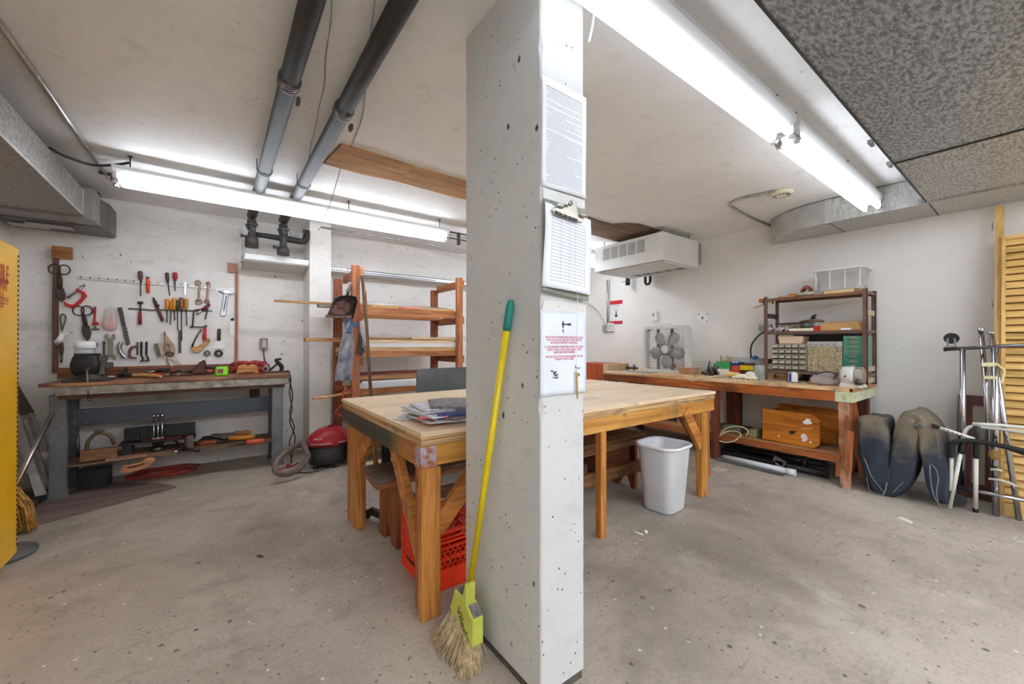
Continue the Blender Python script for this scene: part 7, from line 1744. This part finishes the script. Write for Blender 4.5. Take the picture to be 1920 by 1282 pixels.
MB().bx(SX0 + .03, b.y, z_ + .002, SX0 + .17, a.y, a.z).build('tray', clear((222, 222, 216), .2, .7), t, bevel=.003)
for k in range(1, 6):
    y = a.y + (b.y - a.y) * k / 6; MB().bx(SX0 + .028, y - .002, z_ + .004, SX0 + .03, y + .002, a.z).bx(SX0 + .027, y + .008, z_ + .012, SX0 + .03, y + .03, z_ + .03).build('divider', plain((140, 136, 128), .4), t)
tag(MB().bx(SX1 - .01, sy0 + .03, zl + .01, SX1 - .004, sy1 - .15, zm - .03).build('backing_sheet', plain((72, 68, 66), .5)), 'dark back sheet behind the drawer cabinets', 'panel')
# green cabinet
X = SX0 + .02
a, b = P(*cM(1142, 495), X=X), P(*cM(1400, 890), X=X)
z0, z1 = zl, P(*cM(1142, 497), X=X).z; z1 = min(z1, zm - .032)
t = thing('drawer_cabinet', 'green metal cabinet of eight shallow drawers on the steel shelf', 'cabinet', (X, a.y - .09, z0))
m_g = plain((104, 150, 132), .4, .1, .08, 4); yR = sy0 - .008 + .016
MB().bx(X + .006, yR, z0, X + .26, a.y, z1).build('body', plain((112, 160, 142), .4, .1, .06, 4), t, bevel=.002)
for k in range(8):
    h = (z1 - z0) / 8; zz = z1 - k * h
    d = MB().bx(X, yR + .004, zz - h + .003, X + .006, a.y - .006, zz - .003).build('drawer', plain((92, 150, 128) if k < 4 else (44, 134, 112), .4, .1, .08, 4), t, bevel=.001)
    ym_ = (yR + a.y) / 2
    MB().tube([(X, ym_ - .035, zz - h * .5), (X - .012, ym_ - .03, zz - h * .55), (X - .012, ym_ + .03, zz - h * .55), (X, ym_ + .035, zz - h * .5)], .004, 6).bx(X - .002, ym_ - .024, zz - h * .4, X, ym_ + .024, zz - h * .2).build('handle', plain((160, 156, 136), .4, .5), d)

# ================================================================ right wall fittings
XW = XR - .003
def onw(px, py, X=XW): return P(px, py, X=X)
def wrect(c, u0, v0, u1, v1, d=.004, X=XR):
    a, b = P(*c(u0, v0), X=X), P(*c(u1, v1), X=X)
    return (X - d, b.y, b.z, X, a.y, a.z)
t = thing('arrow_sign', 'white sign with red bands and a black arrow on the right wall', 'sign', onw(1155, 608))
tl, tr, br_, bl_ = onw(1144, 564.5), onw(1167, 562), onw(1167, 607), onw(1144, 608)
y1_, y0_, z1_, z0_ = tl.y, tr.y, tl.z, bl_.z
MB().bx(XR - .004, y0_, z0_, XR, y1_, z1_).build('panel', m_white, t)
hh = z1_ - z0_; m_sr = plain((206, 30, 56), .45, 0, .03)
MB().bx(XR - .006, y0_, z1_ - hh * .16, XR - .004, y1_, z1_).build('red_band', m_sr, t)
MB().bx(XR - .006, y0_, z0_, XR - .004, y1_, z0_ + hh * .13).build('red_band', m_sr, t)
yc_ = (y0_ + y1_) / 2; za, zb = z0_ + hh * .56, z0_ + hh * .27
MB().bx(XR - .006, yc_ - .008, zb + .04, XR - .004, yc_ + .008, za).prism([(XR - .006, yc_ - .035, zb + .045), (XR - .006, yc_ + .035, zb + .045), (XR - .006, yc_, zb)], (.002, 0, 0)).build('arrow', m_black, t)
rw = (R(90), 0, R(-90))
txt('FIRE EXTINGUISHER', .024, (XR - .006, yc_, z1_ - hh * .25), rw, ink, t, 'CENTER', 'lettering', 0, .7)
txt('IN', .02, (XR - .006, yc_, z1_ - hh * .31), rw, ink, t, 'CENTER', 'lettering', 0, .7)
txt('HALLWAY', .024, (XR - .006, yc_, z1_ - hh * .39), rw, ink, t, 'CENTER', 'lettering', 0, .7)
a, b = onw(1140, 515), onw(1140, 612)
conduit('conduit', [(XR - .02, a.y, 2.2), (XR - .02, b.y, b.z)], .012, 'vertical steel conduit on the right wall left of the arrow sign')
conduit('conduit', [(XR - .02, onw(1144, 515).y, 2.2), (XR - .02, onw(1142.5, 540).y, 1.7), (XR - .02, onw(1142.5, 612).y, b.z)], .006, 'thin steel conduit running close beside the vertical one')
for (px0, px1, py0, py1, nm, lb, c) in ((1133, 1141, 608, 622, 'junction_box', 'grey steel junction box below the vertical conduit', (176, 178, 180)), (1142, 1152, 606, 621, 'switch_box', 'white switch box just under the arrow sign', (232, 232, 230))):
    a, b = onw(px0, py0), onw(px1, py1)
    tt = thing(nm, lb, 'electrical box', (XR, a.y, b.z)); MB().bx(XR - .05, b.y, b.z, XR, a.y, a.z).build('box', plain(c, .4, .1), tt, bevel=.004)
    MB().bx(XR - .053, b.y + .012, b.z + .02, XR - .05, a.y - .012, a.z - .02).build('cover', plain(tuple(int(x * .85) for x in c), .4), tt)
tag(MB().tube(smooth_path([onw(1085, 562, XR - .03), onw(1098, 567, XR - .02), onw(1112, 575, XR - .015), onw(1124, 588, XR - .015), onw(1132, 602, XR - .015), onw(1136, 612, XR - .02)]), .006, 8).build('cable', plain((170, 172, 172), .4, .3)), 'grey cable curving down the right wall to the junction box', 'cable')
t = thing('thermostat', 'small white wall thermostat above the box fan', 'thermostat', onw(1229, 603))
MB().bx(*wrect(cO, 540, 738, 577, 808, .03)).build('case', plain((232, 232, 230), .35), t, bevel=.004)
MB().bx(*wrect(cO, 545, 752, 556, 772, .033)).build('dial', plain((150, 150, 150), .4), t)
t = thing('wall_patch', 'square white wall patch with five dark holes right of the thermostat', 'plate', onw(1317, 606))
MB().bx(*wrect(cO, 865, 742, 952, 825, .003)).build('plate', plain((240, 240, 238), .5), t)
for u, v, r in ((878, 758, .008), (946, 754, .008), (911, 785, .014), (877, 812, .006), (941, 808, .007)):
    MB().cyl(P(*cO(u, v), X=XR - .006), P(*cO(u, v), X=XR - .002), r, 10).build('hole', m_black, t)
t = thing('wall_outlet', 'grey outlet box on the right wall behind the left shelf post', 'outlet', onw(1431, 622))
MB().bx(*wrect(cO, 1345, 832, 1385, 895, .05)).build('box', plain((176, 178, 178), .4), t, bevel=.004)
MB().bx(*wrect(cO, 1352, 845, 1380, 880, .053)).build('cover', plain((150, 152, 152), .4), t)
tag(MB().tube(smooth_path([onw(*cO(1378, 890), XR - .05), onw(*cO(1340, 910), XR - .05), onw(*cO(1295, 960), XR - .04), onw(*cO(1273, 1010), XR - .04), onw(*cO(1275, 1088), XR - .05), onw(*cO(1275, 1180), XR - .05)]), .009, 8).build('power_cord', m_black), 'thick black cord arching from the outlet down behind the bench', 'cord')

# far end of the bench: orange box, white stool frame
t = thing('wooden_chest', 'red orange wooden box standing past the far end of the long workbench', 'box', (4.65, 4.0, 0))
a, b = P(1098, 682, X=4.45), P(1130, 682, X=4.45)
MB().bx(4.45, b.y, 0, 4.86, a.y + .15, P(1115, 681, X=4.45).z).build('body', wood((196, 92, 44), (160, 66, 28), 'z', .5, .5), t, bevel=.003)
MB().bx(4.45, P(1141, 684, X=4.45).y, 0, 4.9, b.y - .001, P(1135, 681, X=4.45).z - .01).build('end_panel', wood((222, 190, 150), (190, 150, 110), 'z'), t, bevel=.003)
tag(MB().tube(smooth_path([P(1131, 720, X=4.3), P(1132, 712, X=4.3), P(1137, 709, X=4.3), P(1150, 709.5, X=4.3)]) , .012, 8).build('bent_tube', m_white), 'white bent tube showing under the far end of the long workbench', 'tube')
for k, (px0, px1, c, lb) in enumerate(((1152, 1158, (60, 50, 48), 'dark narrow box under the far end of the long workbench'), (1160, 1174, (226, 228, 230), 'white box under the far end of the long workbench'), (1176, 1188, (90, 60, 50), 'brown box under the far end of the long workbench'))):
    a, b = P(px0, 710, X=4.6), P(px1, 710, X=4.6)
    tag(MB().bx(4.6, b.y, .263, 4.78, a.y, P(px0, 709, X=4.6).z).build('shelf_box', plain(c, .5), bevel=.003), lb, 'box')
tag(MB().prism([P(*cQ(*q), X=4.42) for q in ((962, 520), (1040, 540), (1115, 660), (962, 610))], (.25, 0, 0)).build('pink_carton', plain((210, 160, 134), .7)), 'pinkish carton on the lower shelf behind the waste bin', 'carton')
tag(MB().bx(4.5, 2.66, .263, 4.75, 3.1, .33).build('dark_case', plain((60, 52, 50), .6, 0, .4, 20)), 'dark flat case on the lower shelf seen over the waste bin', 'case')

# ---- lower shelf of the long bench
m_ob = wood((206, 130, 46), (158, 86, 22), 'y', .6, .35)
t = thing('wooden_cradle', 'varnished orange wooden cradle of two clipped corner panels on the lower shelf', 'cradle', (4.5, 1.6, .262))
def panel(pts, X, th=.02):
    q = [P(*cJ(*p), X=X) for p in pts]
    zmin = min(p.z for p in q)
    for p in q: p.z = max(p.z + (.264 - zmin), .264)
    return q
pf = [(638, 430), (1098, 485), (1166, 540), (1166, 770), (1108, 800), (638, 712)]
q = panel(pf, 4.30)
MB().prism(q, (.02, 0, 0)).build('panel', m_ob, t, bevel=.003)
pr = [(785, 410), (1322, 470), (1372, 512), (1372, 765), (1318, 797), (785, 720)]
q2 = panel(pr, 4.56)
MB().prism(q2, (.02, 0, 0)).build('panel', m_ob, t, bevel=.003)
ymn, ymx = min(p.y for p in q), max(p.y for p in q); zz = max(p.z for p in q)
MB().bx(4.32, ymx - .05, .29, 4.56, ymx - .03, zz - .02).build('crossboard', wood((150, 84, 38), (104, 54, 24), 'x'), t)
MB().bx(4.32, ymn + .03, .265, 4.56, ymx - .03, .28).build('floor_board', wood((150, 84, 38), (104, 54, 24), 'x'), t)
MB().bx(4.32, ymn + .06, .42, 4.56, ymn + .10, .47).build('crossbar', wood((170, 104, 56), (120, 66, 30), 'x'), t)
m = MB(); m2 = MB()
def sp(u, v, ru, rv, seed, mt, nm):
    r0 = random.Random(seed); n = 14; pts = []
    for k in range(n):
        a = 2 * math.pi * k / n; f = r0.uniform(.65, 1.15); pts.append(P(*cJ(u + ru * f * math.cos(a), v + rv * f * math.sin(a)), X=4.2985))
    MB().prism(pts, (.002, 0, 0)).build(nm, mt, t)
sp(1055, 545, 45, 30, 1, m_white, 'torn_sticker'); sp(1025, 690, 32, 38, 5, plain((232, 222, 226), .5), 'torn_sticker'); sp(1083, 735, 14, 10, 3, m_white, 'torn_sticker'); sp(792, 678, 10, 9, 4, m_white, 'torn_sticker')
sp(912, 642, 40, 22, 7, plain((50, 40, 34), .7), 'dark_stain'); sp(1050, 607, 62, 10, 8, plain((222, 160, 76), .6), 'scuff')
a, b = P(*cJ(512, 690), Z=.262), P(*cJ(612, 690), Z=.262)
tag(MB().bx(a.x + .0, b.y, .262, a.x + .18, a.y, .262 + .085).build('khaki_box', plain((150, 144, 104), .6), bevel=.008), 'khaki box on the lower shelf left of the orange cradle', 'box')
t = thing('palm_sander', 'olive electric sander with a looped cream cord on the lower shelf', 'sander', P(*cJ(350, 625), Z=.262))
p = P(*cJ(350, 640), Z=.262)
MB().loft([rrect(p.x + .03, p.y, .262, .09, .20, .03), rrect(p.x + .03, p.y, .31, .08, .18, .03), rrect(p.x + .03, p.y, .335, .05, .12, .02)]).build('body', plain((112, 116, 92), .5), t)
cpts = [P(*cJ(*q), X=4.215) for q in ((480, 680), (500, 640), (470, 605), (400, 590), (320, 600), (260, 640), (232, 690), (250, 720), (310, 735), (380, 720), (430, 680), (420, 650), (370, 635), (300, 640), (240, 680))]
for q_ in cpts: q_.x = 4.205 if q_.z < .27 else 4.23; 
MB().tube(smooth_path(cpts), .007, 8).build('cord', plain((206, 190, 150), .5), t)
tag(MB().bx(4.5, 1.9, .264, 4.8, 2.25, .28).build('brown_slab', plain((110, 96, 84), .8)), 'dusty flat slab at the back of the lower shelf', 'slab')
# ---- on the floor under the long bench
a, b = P(*cJ(278, 868), Z=.03), P(*cJ(915, 1012), Z=.03)
t = thing('plastic_pipe', 'long white plastic pipe with an end cap lying under the long workbench', 'pipe', (a + b) / 2)
MB().cyl(a, b, .026, 20).build('pipe', plain((216, 220, 226), .35), t)
d = (b - a).normalized(); MB().lathe([(.031, 0), (.031, .07), (.024, .071), (.022, .03)], 20, b - d * .045, d).build('cap', plain((230, 232, 236), .3), t)
a2, b2 = P(*cJ(215, 885), Z=.015), P(*cJ(840, 1035), Z=.015)
tag(MB().beam(a2, b2, .03, .018).build('grey_bar', plain((110, 112, 104), .5, .2)), 'grey green metal bar lying before the white plastic pipe', 'bar')
for k, (u0, v0, u1, v1, z, r, lb) in enumerate(((220, 840, 1240, 1060, .07, .035, 'long thick black tube lying behind the white pipe'), (420, 840, 1230, 990, .12, .028, 'black tube lying highest behind the white pipe'), (300, 800, 1000, 930, .05, .04, 'black tube farthest back under the long workbench'))):
    a, b = P(*cJ(u0, v0), X=4.40 + .08 * k), P(*cJ(u1, v1), X=4.40 + .08 * k)
    a.z = b.z = r + (.0 if k != 1 else .065)
    tag(MB().cyl(a, b, r, 14).build('black_tube', plain((34, 34, 38), .45)), lb, 'tube')
p = P(*cJ(1030, 1010), Z=0)
t = thing('black_clamp', 'upright black clamp foot standing on the floor under the long bench', 'clamp', (p.x, p.y, 0))
MB().bx(p.x - .02, p.y - .035, 0, p.x + .03, p.y + .035, .05).cyl((p.x, p.y, .05), (p.x, p.y, .13), .025, 14).build('body', m_black, t, bevel=.004)
MB().lathe([(.03, .12), (.03, .14)], 16, (p.x, p.y, 0)).build('knob', plain((90, 92, 94), .4, .5), t)
p = P(*cJ(1225, 1070), Z=0)
tag(MB().bx(p.x, p.y - .015, 0, p.x + .03, p.y + .015, .11).cyl((p.x + .015, p.y, .05), (p.x + .015, p.y + .25, .05), .012, 8).build('black_bracket', m_black), 'small black bracket near the workbench leg on the floor', 'bracket')
p = P(*cJ(805, 960), Z=.0); p = Vector((4.28, P(*cJ(805, 930), X=4.28).y, 0))
tag(MB().box((4.26, p.y, .10), (.02, .10, .05), (R(25), 0, 0)).bx(4.25, p.y - .03, 0, 4.27, p.y + .03, .10).build('perforated_bracket', plain((120, 108, 108), .5, .3, .4, 60)), 'grey perforated bracket above the white pipe', 'bracket')
tag(MB().prism([P(*cJ(160, 990), Z=0), P(*cJ(230, 950), Z=0), P(*cJ(330, 990), Z=0), P(*cJ(250, 1012), Z=0)], (0, 0, .004)).build('cardboard_scrap', plain((186, 172, 150), .8)), 'flat cardboard scrap on the floor near the table leg', 'scrap')
tag(MB().beam(P(*cJ(1200, 970), X=4.45), P(*cJ(1290, 900), X=4.5), .06, .02).build('grey_slat', plain((110, 108, 108), .6)), 'short grey slat lying under the right part of the lower shelf', 'piece') if False else None

# ================================================================ folded blue cushion
s = NT('dusty_blue_canvas')
n1 = s.noise(s.mapping(), 3.2, 5, .6); n2 = s.noise(s.mapping((60, 60, 60)), 4, 2)
g = s.node('ShaderNodeSeparateXYZ'); s.link(s.mapping(), g.inputs[0])
col = s.ramp(n2, [(.3, (34, 40, 52)), (.7, (58, 68, 84))])
dust = s.math('ADD', s.math('MULTIPLY', g.outputs[2], .55), s.math('MULTIPLY', n1, 1.25))
col = s.mix(s.ramp(dust, [(.74, 0.0), (1.10, .9)]), col, (128, 116, 96))
s.bump(s.noise(s.mapping(), 11, 5, .6, 1.2), .8, .012)
m_fut = s.fin(col, .75)
FX, FD = 4.235, .36
path = [(205, 405), (215, 560), (235, 720), (262, 870), (300, 950), (335, 962), (380, 940), (425, 850), (455, 700), (470, 560), (490, 455), (530, 425), (575, 440), (625, 520), (665, 660), (690, 800), (712, 930), (735, 1060)]
hw = [.10, .104, .102, .098, .075, .060, .066, .078, .08, .078, .072, .060, .060, .070, .074, .072, .064, .045]
cp = [P(*cK(*q), X=FX) for q in path]
sp_ = smooth_path(cp, 3); n = len(sp_)
m = MB(); rings = []; r0 = random.Random(12)
for i, p in enumerate(sp_):
    tq = sp_[min(i + 1, n - 1)] - sp_[max(i - 1, 0)]; tq.normalize(); nn = Vector((0, -tq.z, tq.y))
    f = i / (n - 1) * (len(hw) - 1); k = min(int(f), len(hw) - 2); h = hw[k] + (hw[k + 1] - hw[k]) * (f - k)
    if i == 0 or i == n - 1: h *= .72
    ring = []
    for q in range(24):
        a = 2 * math.pi * q / 24; ca, sa = math.cos(a), math.sin(a)
        ux = math.copysign(abs(ca) ** .3, ca); un = math.copysign(abs(sa) ** .42, sa)
        puff = 1 + .05 * math.sin(i * 1.3 + q) + .05 * math.sin(i * .9 - q * .5)
        pt = p + nn * (h * un * puff) + Vector((FD / 2 + FD / 2 * ux, 0, 0))
        pt += Vector((.014 * math.sin(i * .8 + q * 2.1), 0, .01 * math.sin(i * 1.7 + q)))
        pt.z = max(pt.z, .004); ring.append(pt)
    rings.append(ring)
t = thing('folded_cushion', 'dusty dark blue canvas cushion folded in zigzag against the wall', 'cushion', (FX + .2, .65, 0))
m.loft(rings); m.build('cushion', m_fut, t, sub=1)
m_tie = plain((120, 122, 130), .6)
def kx(pts, X): return [P(*cK(*q), X=X) for q in pts]
def tie(pts, r=.004, X=4.225): 
    q = kx(pts, X)
    for p in q: p.z = max(p.z, .008)
    return MB().tube(smooth_path(q), r, 6).build('tie', m_tie, t)
tie([(158, 715), (180, 760), (210, 840), (250, 900), (290, 950), (310, 975)]); tie([(180, 860), (200, 950), (250, 1000), (300, 990)])
tie([(378, 975), (420, 930), (455, 895), (435, 915)]); tie([(655, 765), (660, 880), (680, 980), (712, 1050)], X=4.20); tie([(670, 765), (705, 810), (718, 880), (705, 960), (715, 1040), (738, 1110)], X=4.20)
tie([(300, 1000), (318, 960), (330, 900)], .006); tie([(350, 625), (390, 625), (378, 655)], .004, 4.28)
tie([(540, 470), (575, 460), (605, 475), (590, 480), (560, 478)], .006)

# ================================================================ chrome rack, poles, walker frames, framed panel, louvre door
XK = 4.38
m_ch = metal((198, 198, 206), .16, .12)
t = thing('garment_rack', 'chrome tube clothes rack with casters leaning near the louvre door', 'rack', P(1867, 966, Z=0))
a, b = P(*cL(715, 506), X=XK), P(*cL(1620, 458), X=XK)
MB().cyl(a, b, .013, 14).build('top_bar', plain((104, 104, 108), .3, .7), t)
MB().cyl(a + Vector((0, .012, 0)), a, .017, 14).build('end_cap', m_black, t)
p0 = P(*cL(880, 500), X=XK); MB().cyl((XK, p0.y, .17), (XK, p0.y, p0.z), .0155, 16).build('post', m_ch, t)
p1 = P(*cK(1152, 1145), X=XK); MB().cyl((XK, p1.y, .0), (XK, p1.y, P(*cL(1200, 488), X=XK).z), .019, 16).build('post', m_ch, t)
a2, b2 = P(*cK(858, 932), X=XK - .02), P(*cK(1500, 1062), X=XK - .02)
MB().cyl(a2, b2, .012, 14).build('bottom_bar', m_ch, t)
pc = P(*cL(770, 480), X=XK)
MB().cyl(pc + Vector((-.012, 0, .062)), pc + Vector((.012, 0, .062)), .04, 20).build('caster', m_black, t)
MB().prism([pc + Vector((-.02, .022, .0)), pc + Vector((-.02, .026, .05)), pc + Vector((-.02, .012, .07)), pc + Vector((-.02, .014, .0))], (.006, 0, 0)).prism([pc + Vector((-.02, -.022, .0)), pc + Vector((-.02, -.026, .05)), pc + Vector((-.02, -.012, .07)), pc + Vector((-.02, -.014, .0))], (.006, 0, 0)).bx(pc.x - .02, pc.y - .024, pc.z - .004, pc.x + .02, pc.y + .024, pc.z + .006).build('caster_fork', m_steel, t)
t = thing('chrome_pole', 'chrome pole tied up at the left of the taped bundle', 'pole', P(1867, 930, X=4.34), 'chrome poles taped together')
MB().cyl(P(*cL(1064, 318), X=4.425), P(*cK(1140, 985), X=4.42), .0155, 16).lathe([(.0165, 0), (.0165, .03)], 16, P(*cL(1064, 330), X=4.42)).build('pole', m_ch, t)
t = thing('chrome_pole', 'chrome pole slanting right across the louvre door', 'pole', P(1912, 974, Z=0), 'chrome poles taped together')
MB().cyl(P(*cL(1166, 345), X=4.43), P(*cK(1325, 1183), Z=.0), .0155, 16).lathe([(.021, 0), (.021, .012)], 16, P(*cL(1164, 350), X=4.43)).build('pole', m_ch, t)
t = thing('masking_tape', 'cream masking tape wound around the chrome poles', 'tape', P(*cL(1150, 660), X=XK))
m_tp = plain((222, 212, 168), .6)
for v0, v1 in ((640, 680), (775, 805)):
    q = [P(*cL(u, v), X=4.36) for u, v in ((1065 + (v0 > 700) * 20, v0), (1225, v0), (1225, v1), (1070 + (v0 > 700) * 20, v1))]
    MB().prism(q, (.05, 0, 0)).build('band', m_tp, t, bevel=.004)
MB().tube(smooth_path([P(*cL(*q), X=4.36) for q in ((1225, 650), (1255, 680), (1300, 715), (1285, 790), (1268, 850))]), .006, 6).build('loose_end', m_tp, t)
for pp in (((1095, 870), (1180, 880), (1250, 900), (1310, 930)), ((1110, 800), (1160, 800), (1200, 815))):
    MB().tube([P(*cK(*q), X=4.35) for q in pp], .008, 6).build('strand', clear((232, 226, 206), .3, .8), t)
MB().ball(P(*cK(1140, 690), X=4.37), (.02, .03, .04)).build('tape_knot', plain((176, 140, 80), .7), t)
# framed panel leaning on the wall
t = thing('framed_panel', 'dark red framed pane leaning on the wall behind the chrome rack', 'frame', P(1810, 930, Z=0))
XFB, XFT = 4.72, 4.93
def fp(u, v):
    p = P(*cK(u, v), X=XFB); f = p.z / .9; return P(*cK(u, v), X=XFB + (XFT - XFB) * min(1, max(0, f)))
m_fr = wood((112, 52, 38), (78, 34, 26), 'z', .8, .4)
yl, yr_ = P(*cK(868, 245), X=4.88).y, P(*cK(1180, 270), X=4.88).y
zh = P(*cK(868, 243), X=4.88).z
def lp(y, z): return Vector((XFB + (XFT - .02 - XFB) * z / zh, y, z))
th_ = Vector((.02, 0, .003))
MB().prism([lp(yl, 0), lp(yl, zh), lp(yl - .075, zh), lp(yl - .075, 0)], th_).build('stile', m_fr, t)
MB().prism([lp(yr_, 0), lp(yr_, zh), lp(yr_ + .07, zh), lp(yr_ + .07, 0)], th_).build('stile', m_fr, t)
MB().prism([lp(yl - .075, zh - .075), lp(yl - .075, zh), lp(yr_ + .07, zh), lp(yr_ + .07, zh - .075)], th_).build('top_rail', m_fr, t)
MB().prism([lp(yl - .075, 0), lp(yl - .075, .11), lp(yr_ + .07, .11), lp(yr_ + .07, 0)], th_).build('bottom_rail', m_fr, t)
MB().prism([lp(yl - .075, .11) + Vector((.008, 0, 0)), lp(yl - .075, zh - .075) + Vector((.008, 0, 0)), lp(yr_ + .07, zh - .075) + Vector((.008, 0, 0)), lp(yr_ + .07, .11) + Vector((.008, 0, 0))], (.004, 0, 0)).build('pane', plain((176, 170, 150), .35, 0, .06, 2), t)
tag(MB().prism([P(*cK(866, 240), X=4.86), P(*cK(882, 236), X=4.86), P(*cK(882, 545), X=4.80), P(*cK(850, 545), X=4.80)], (.02, 0, 0)).build('grey_board', plain((98, 96, 98), .5)), 'narrow grey board edge left of the framed pane', 'board')
# walker frames
t = thing('walking_frame', 'white walking frame with black foam grips in front of the chrome rack', 'walking frame', P(1829, 957, Z=0))
m_wt2 = plain((226, 228, 220), .35); XWk = 4.24
def kt(pts, X, r, nm, mt, n=6): return MB().tube(smooth_path([P(*cK(*q), X=X) for q in pts], n), r, 14).build(nm, mt, t)
kt([(820, 712), (820, 640), (828, 605), (860, 588), (905, 585), (1000, 590), (1200, 625), (1420, 675)], XWk, .0165, 'foam_grip', m_black)
kt([(820, 705), (816, 850), (812, 960)], XWk + .03, .012, 'leg', m_wt2, 2)
kt([(908, 592), (900, 640), (892, 680)], XWk + .02, .017, 'foam_sleeve', m_black, 2)
a, b = P(*cK(886, 680), X=XWk + .02), P(*cK(804, 1090), Z=.012)
MB().cyl(a, b, .0115, 12).build('leg', m_wt2, t)
kt([(905, 570), (918, 520), (945, 488), (985, 476)], XWk + .08, .0125, 'bend', m_wt2)
kt([(975, 458), (1200, 470), (1460, 498)], XWk + .06, .0115, 'upper_bar', m_wt2, 2)
kt([(985, 478), (1200, 500), (1460, 540)], XWk + .10, .0105, 'upper_bar', m_wt2, 2)
kt([(1006, 478), (1003, 600), (1001, 716)], XWk + .05, .0165, 'foam_sleeve', m_black, 2)
a, b = P(*cK(1001, 716), X=XWk + .05), P(*cK(998, 1108), Z=.012)
MB().cyl(a, b, .0125, 12).build('leg', m_wt2, t); MB().cyl((b.x, b.y, 0), (b.x, b.y, .03), .015, 14).build('rubber_tip', m_black, t)
kt([(1150, 610), (1300, 660), (1440, 710)], XWk + .08, .013, 'rear_grip', m_black, 2)
MB().cyl(P(*cK(872, 1030), X=4.36), P(*cK(872, 1030), X=4.39) , .042, 22).build('wheel', m_black, t)
tc_ = thing('cane', 'white perforated adjusting tube with a black tip lying on the walking frame', 'tube', P(1760, 800, X=XWk))
a, b = P(*cK(690, 474), X=XWk - .005), P(*cK(990, 572), X=XWk + .03)
MB().cyl(a, b, .0105, 12).build('tube', m_wt2, tc_)
d = (b - a).normalized(); MB().tube([a - d * .012, a + d * .025], .0135, 12).build('tip', m_black, tc_)
m = MB()
for k in range(6): 
    q = a.lerp(b, .14 + .11 * k); m.cyl(q + Vector((-.0112, 0, 0)), q + Vector((-.010, 0, 0)), .004, 8)
m.build('holes', m_black, tc_)
# louvre door leaning on the wall
XB_, XT_ = 4.43, 4.80
y0 = P(1877, 965, Z=0).y
m_ld = wood((238, 200, 128), (214, 170, 96), 'y', .35, .5); m_lz = wood((238, 200, 128), (216, 172, 98), 'z', .35, .5)
HZ = P(1890, 441, X=XT_ - .01).z
t = thing('louvre_door', 'pale yellow louvred wooden door leaning on the right wall', 'door', (XB_, 0, 0))
def dp(y, z, off=0.0): return Vector((XB_ + (XT_ - XB_) * z / HZ + off, y, z))
yd = P(1876, 700, X=4.56).y
MB().prism([dp(yd, 0), dp(yd, HZ), dp(yd - .02, HZ), dp(yd - .02, 0)], (.03, 0, 0)).build('stile', m_lz, t)
MB().prism([dp(-.50, 0), dp(-.50, HZ), dp(-.44, HZ), dp(-.44, 0)], (.03, 0, 0)).build('stile', m_lz, t)
MB().prism([dp(yd, HZ - .03), dp(yd, HZ), dp(-.5, HZ), dp(-.5, HZ - .03)], (.028, 0, 0)).build('rail', m_ld, t)
MB().prism([dp(yd, .0), dp(yd, .09), dp(-.5, .09), dp(-.5, 0)], (.028, 0, 0)).build('rail', m_ld, t)
m = MB(); ns = int((HZ - .12) / .053)
for k in range(ns):
    z = .09 + (HZ - .12) * k / ns; h = (HZ - .12) / ns
    a, b = dp(yd - .02, z + .005, -.006), dp(yd - .02, z + h * .97, .020)
    m.prism([a, b, b + Vector((.006, 0, 0)), a + Vector((.006, 0, 0))], (0, -.5 - (yd - .02) + .02, 0))
m.build('slats', m_ld, t)
MB().prism([dp(yd - .02, .05, .029), dp(yd - .02, HZ - .03, .029), dp(-.47, HZ - .03, .029), dp(-.47, .05, .029)], (.003, 0, 0)).build('gap_shade', plain((150, 110, 60), .8), t)  # dark sheet behind the slats, the shade of the gaps put into its colour
yq0, yq1 = P(1863, 700, X=4.60).y, P(1876.5, 700, X=4.60).y
t = thing('tall_plank', 'tall pale yellow hinged plank standing behind the left edge of the louvre door', 'plank', (XB_, yq0, 0))
zp = P(1869, 384, X=4.83).z
MB().prism([dp(yq0, 0, .035), dp(yq0, zp, .035), dp(yq1 - .01, zp, .035), dp(yq1 - .01, 0, .035)], (.03, 0, 0)).build('plank', m_lz, t)
for py in (425, 570):
    q = P(1861, py, X=4.82); MB().bx(q.x - .01, q.y - .004, q.z - .03, q.x + .01, q.y + .004, q.z + .03).build('hinge', m_steel, t)
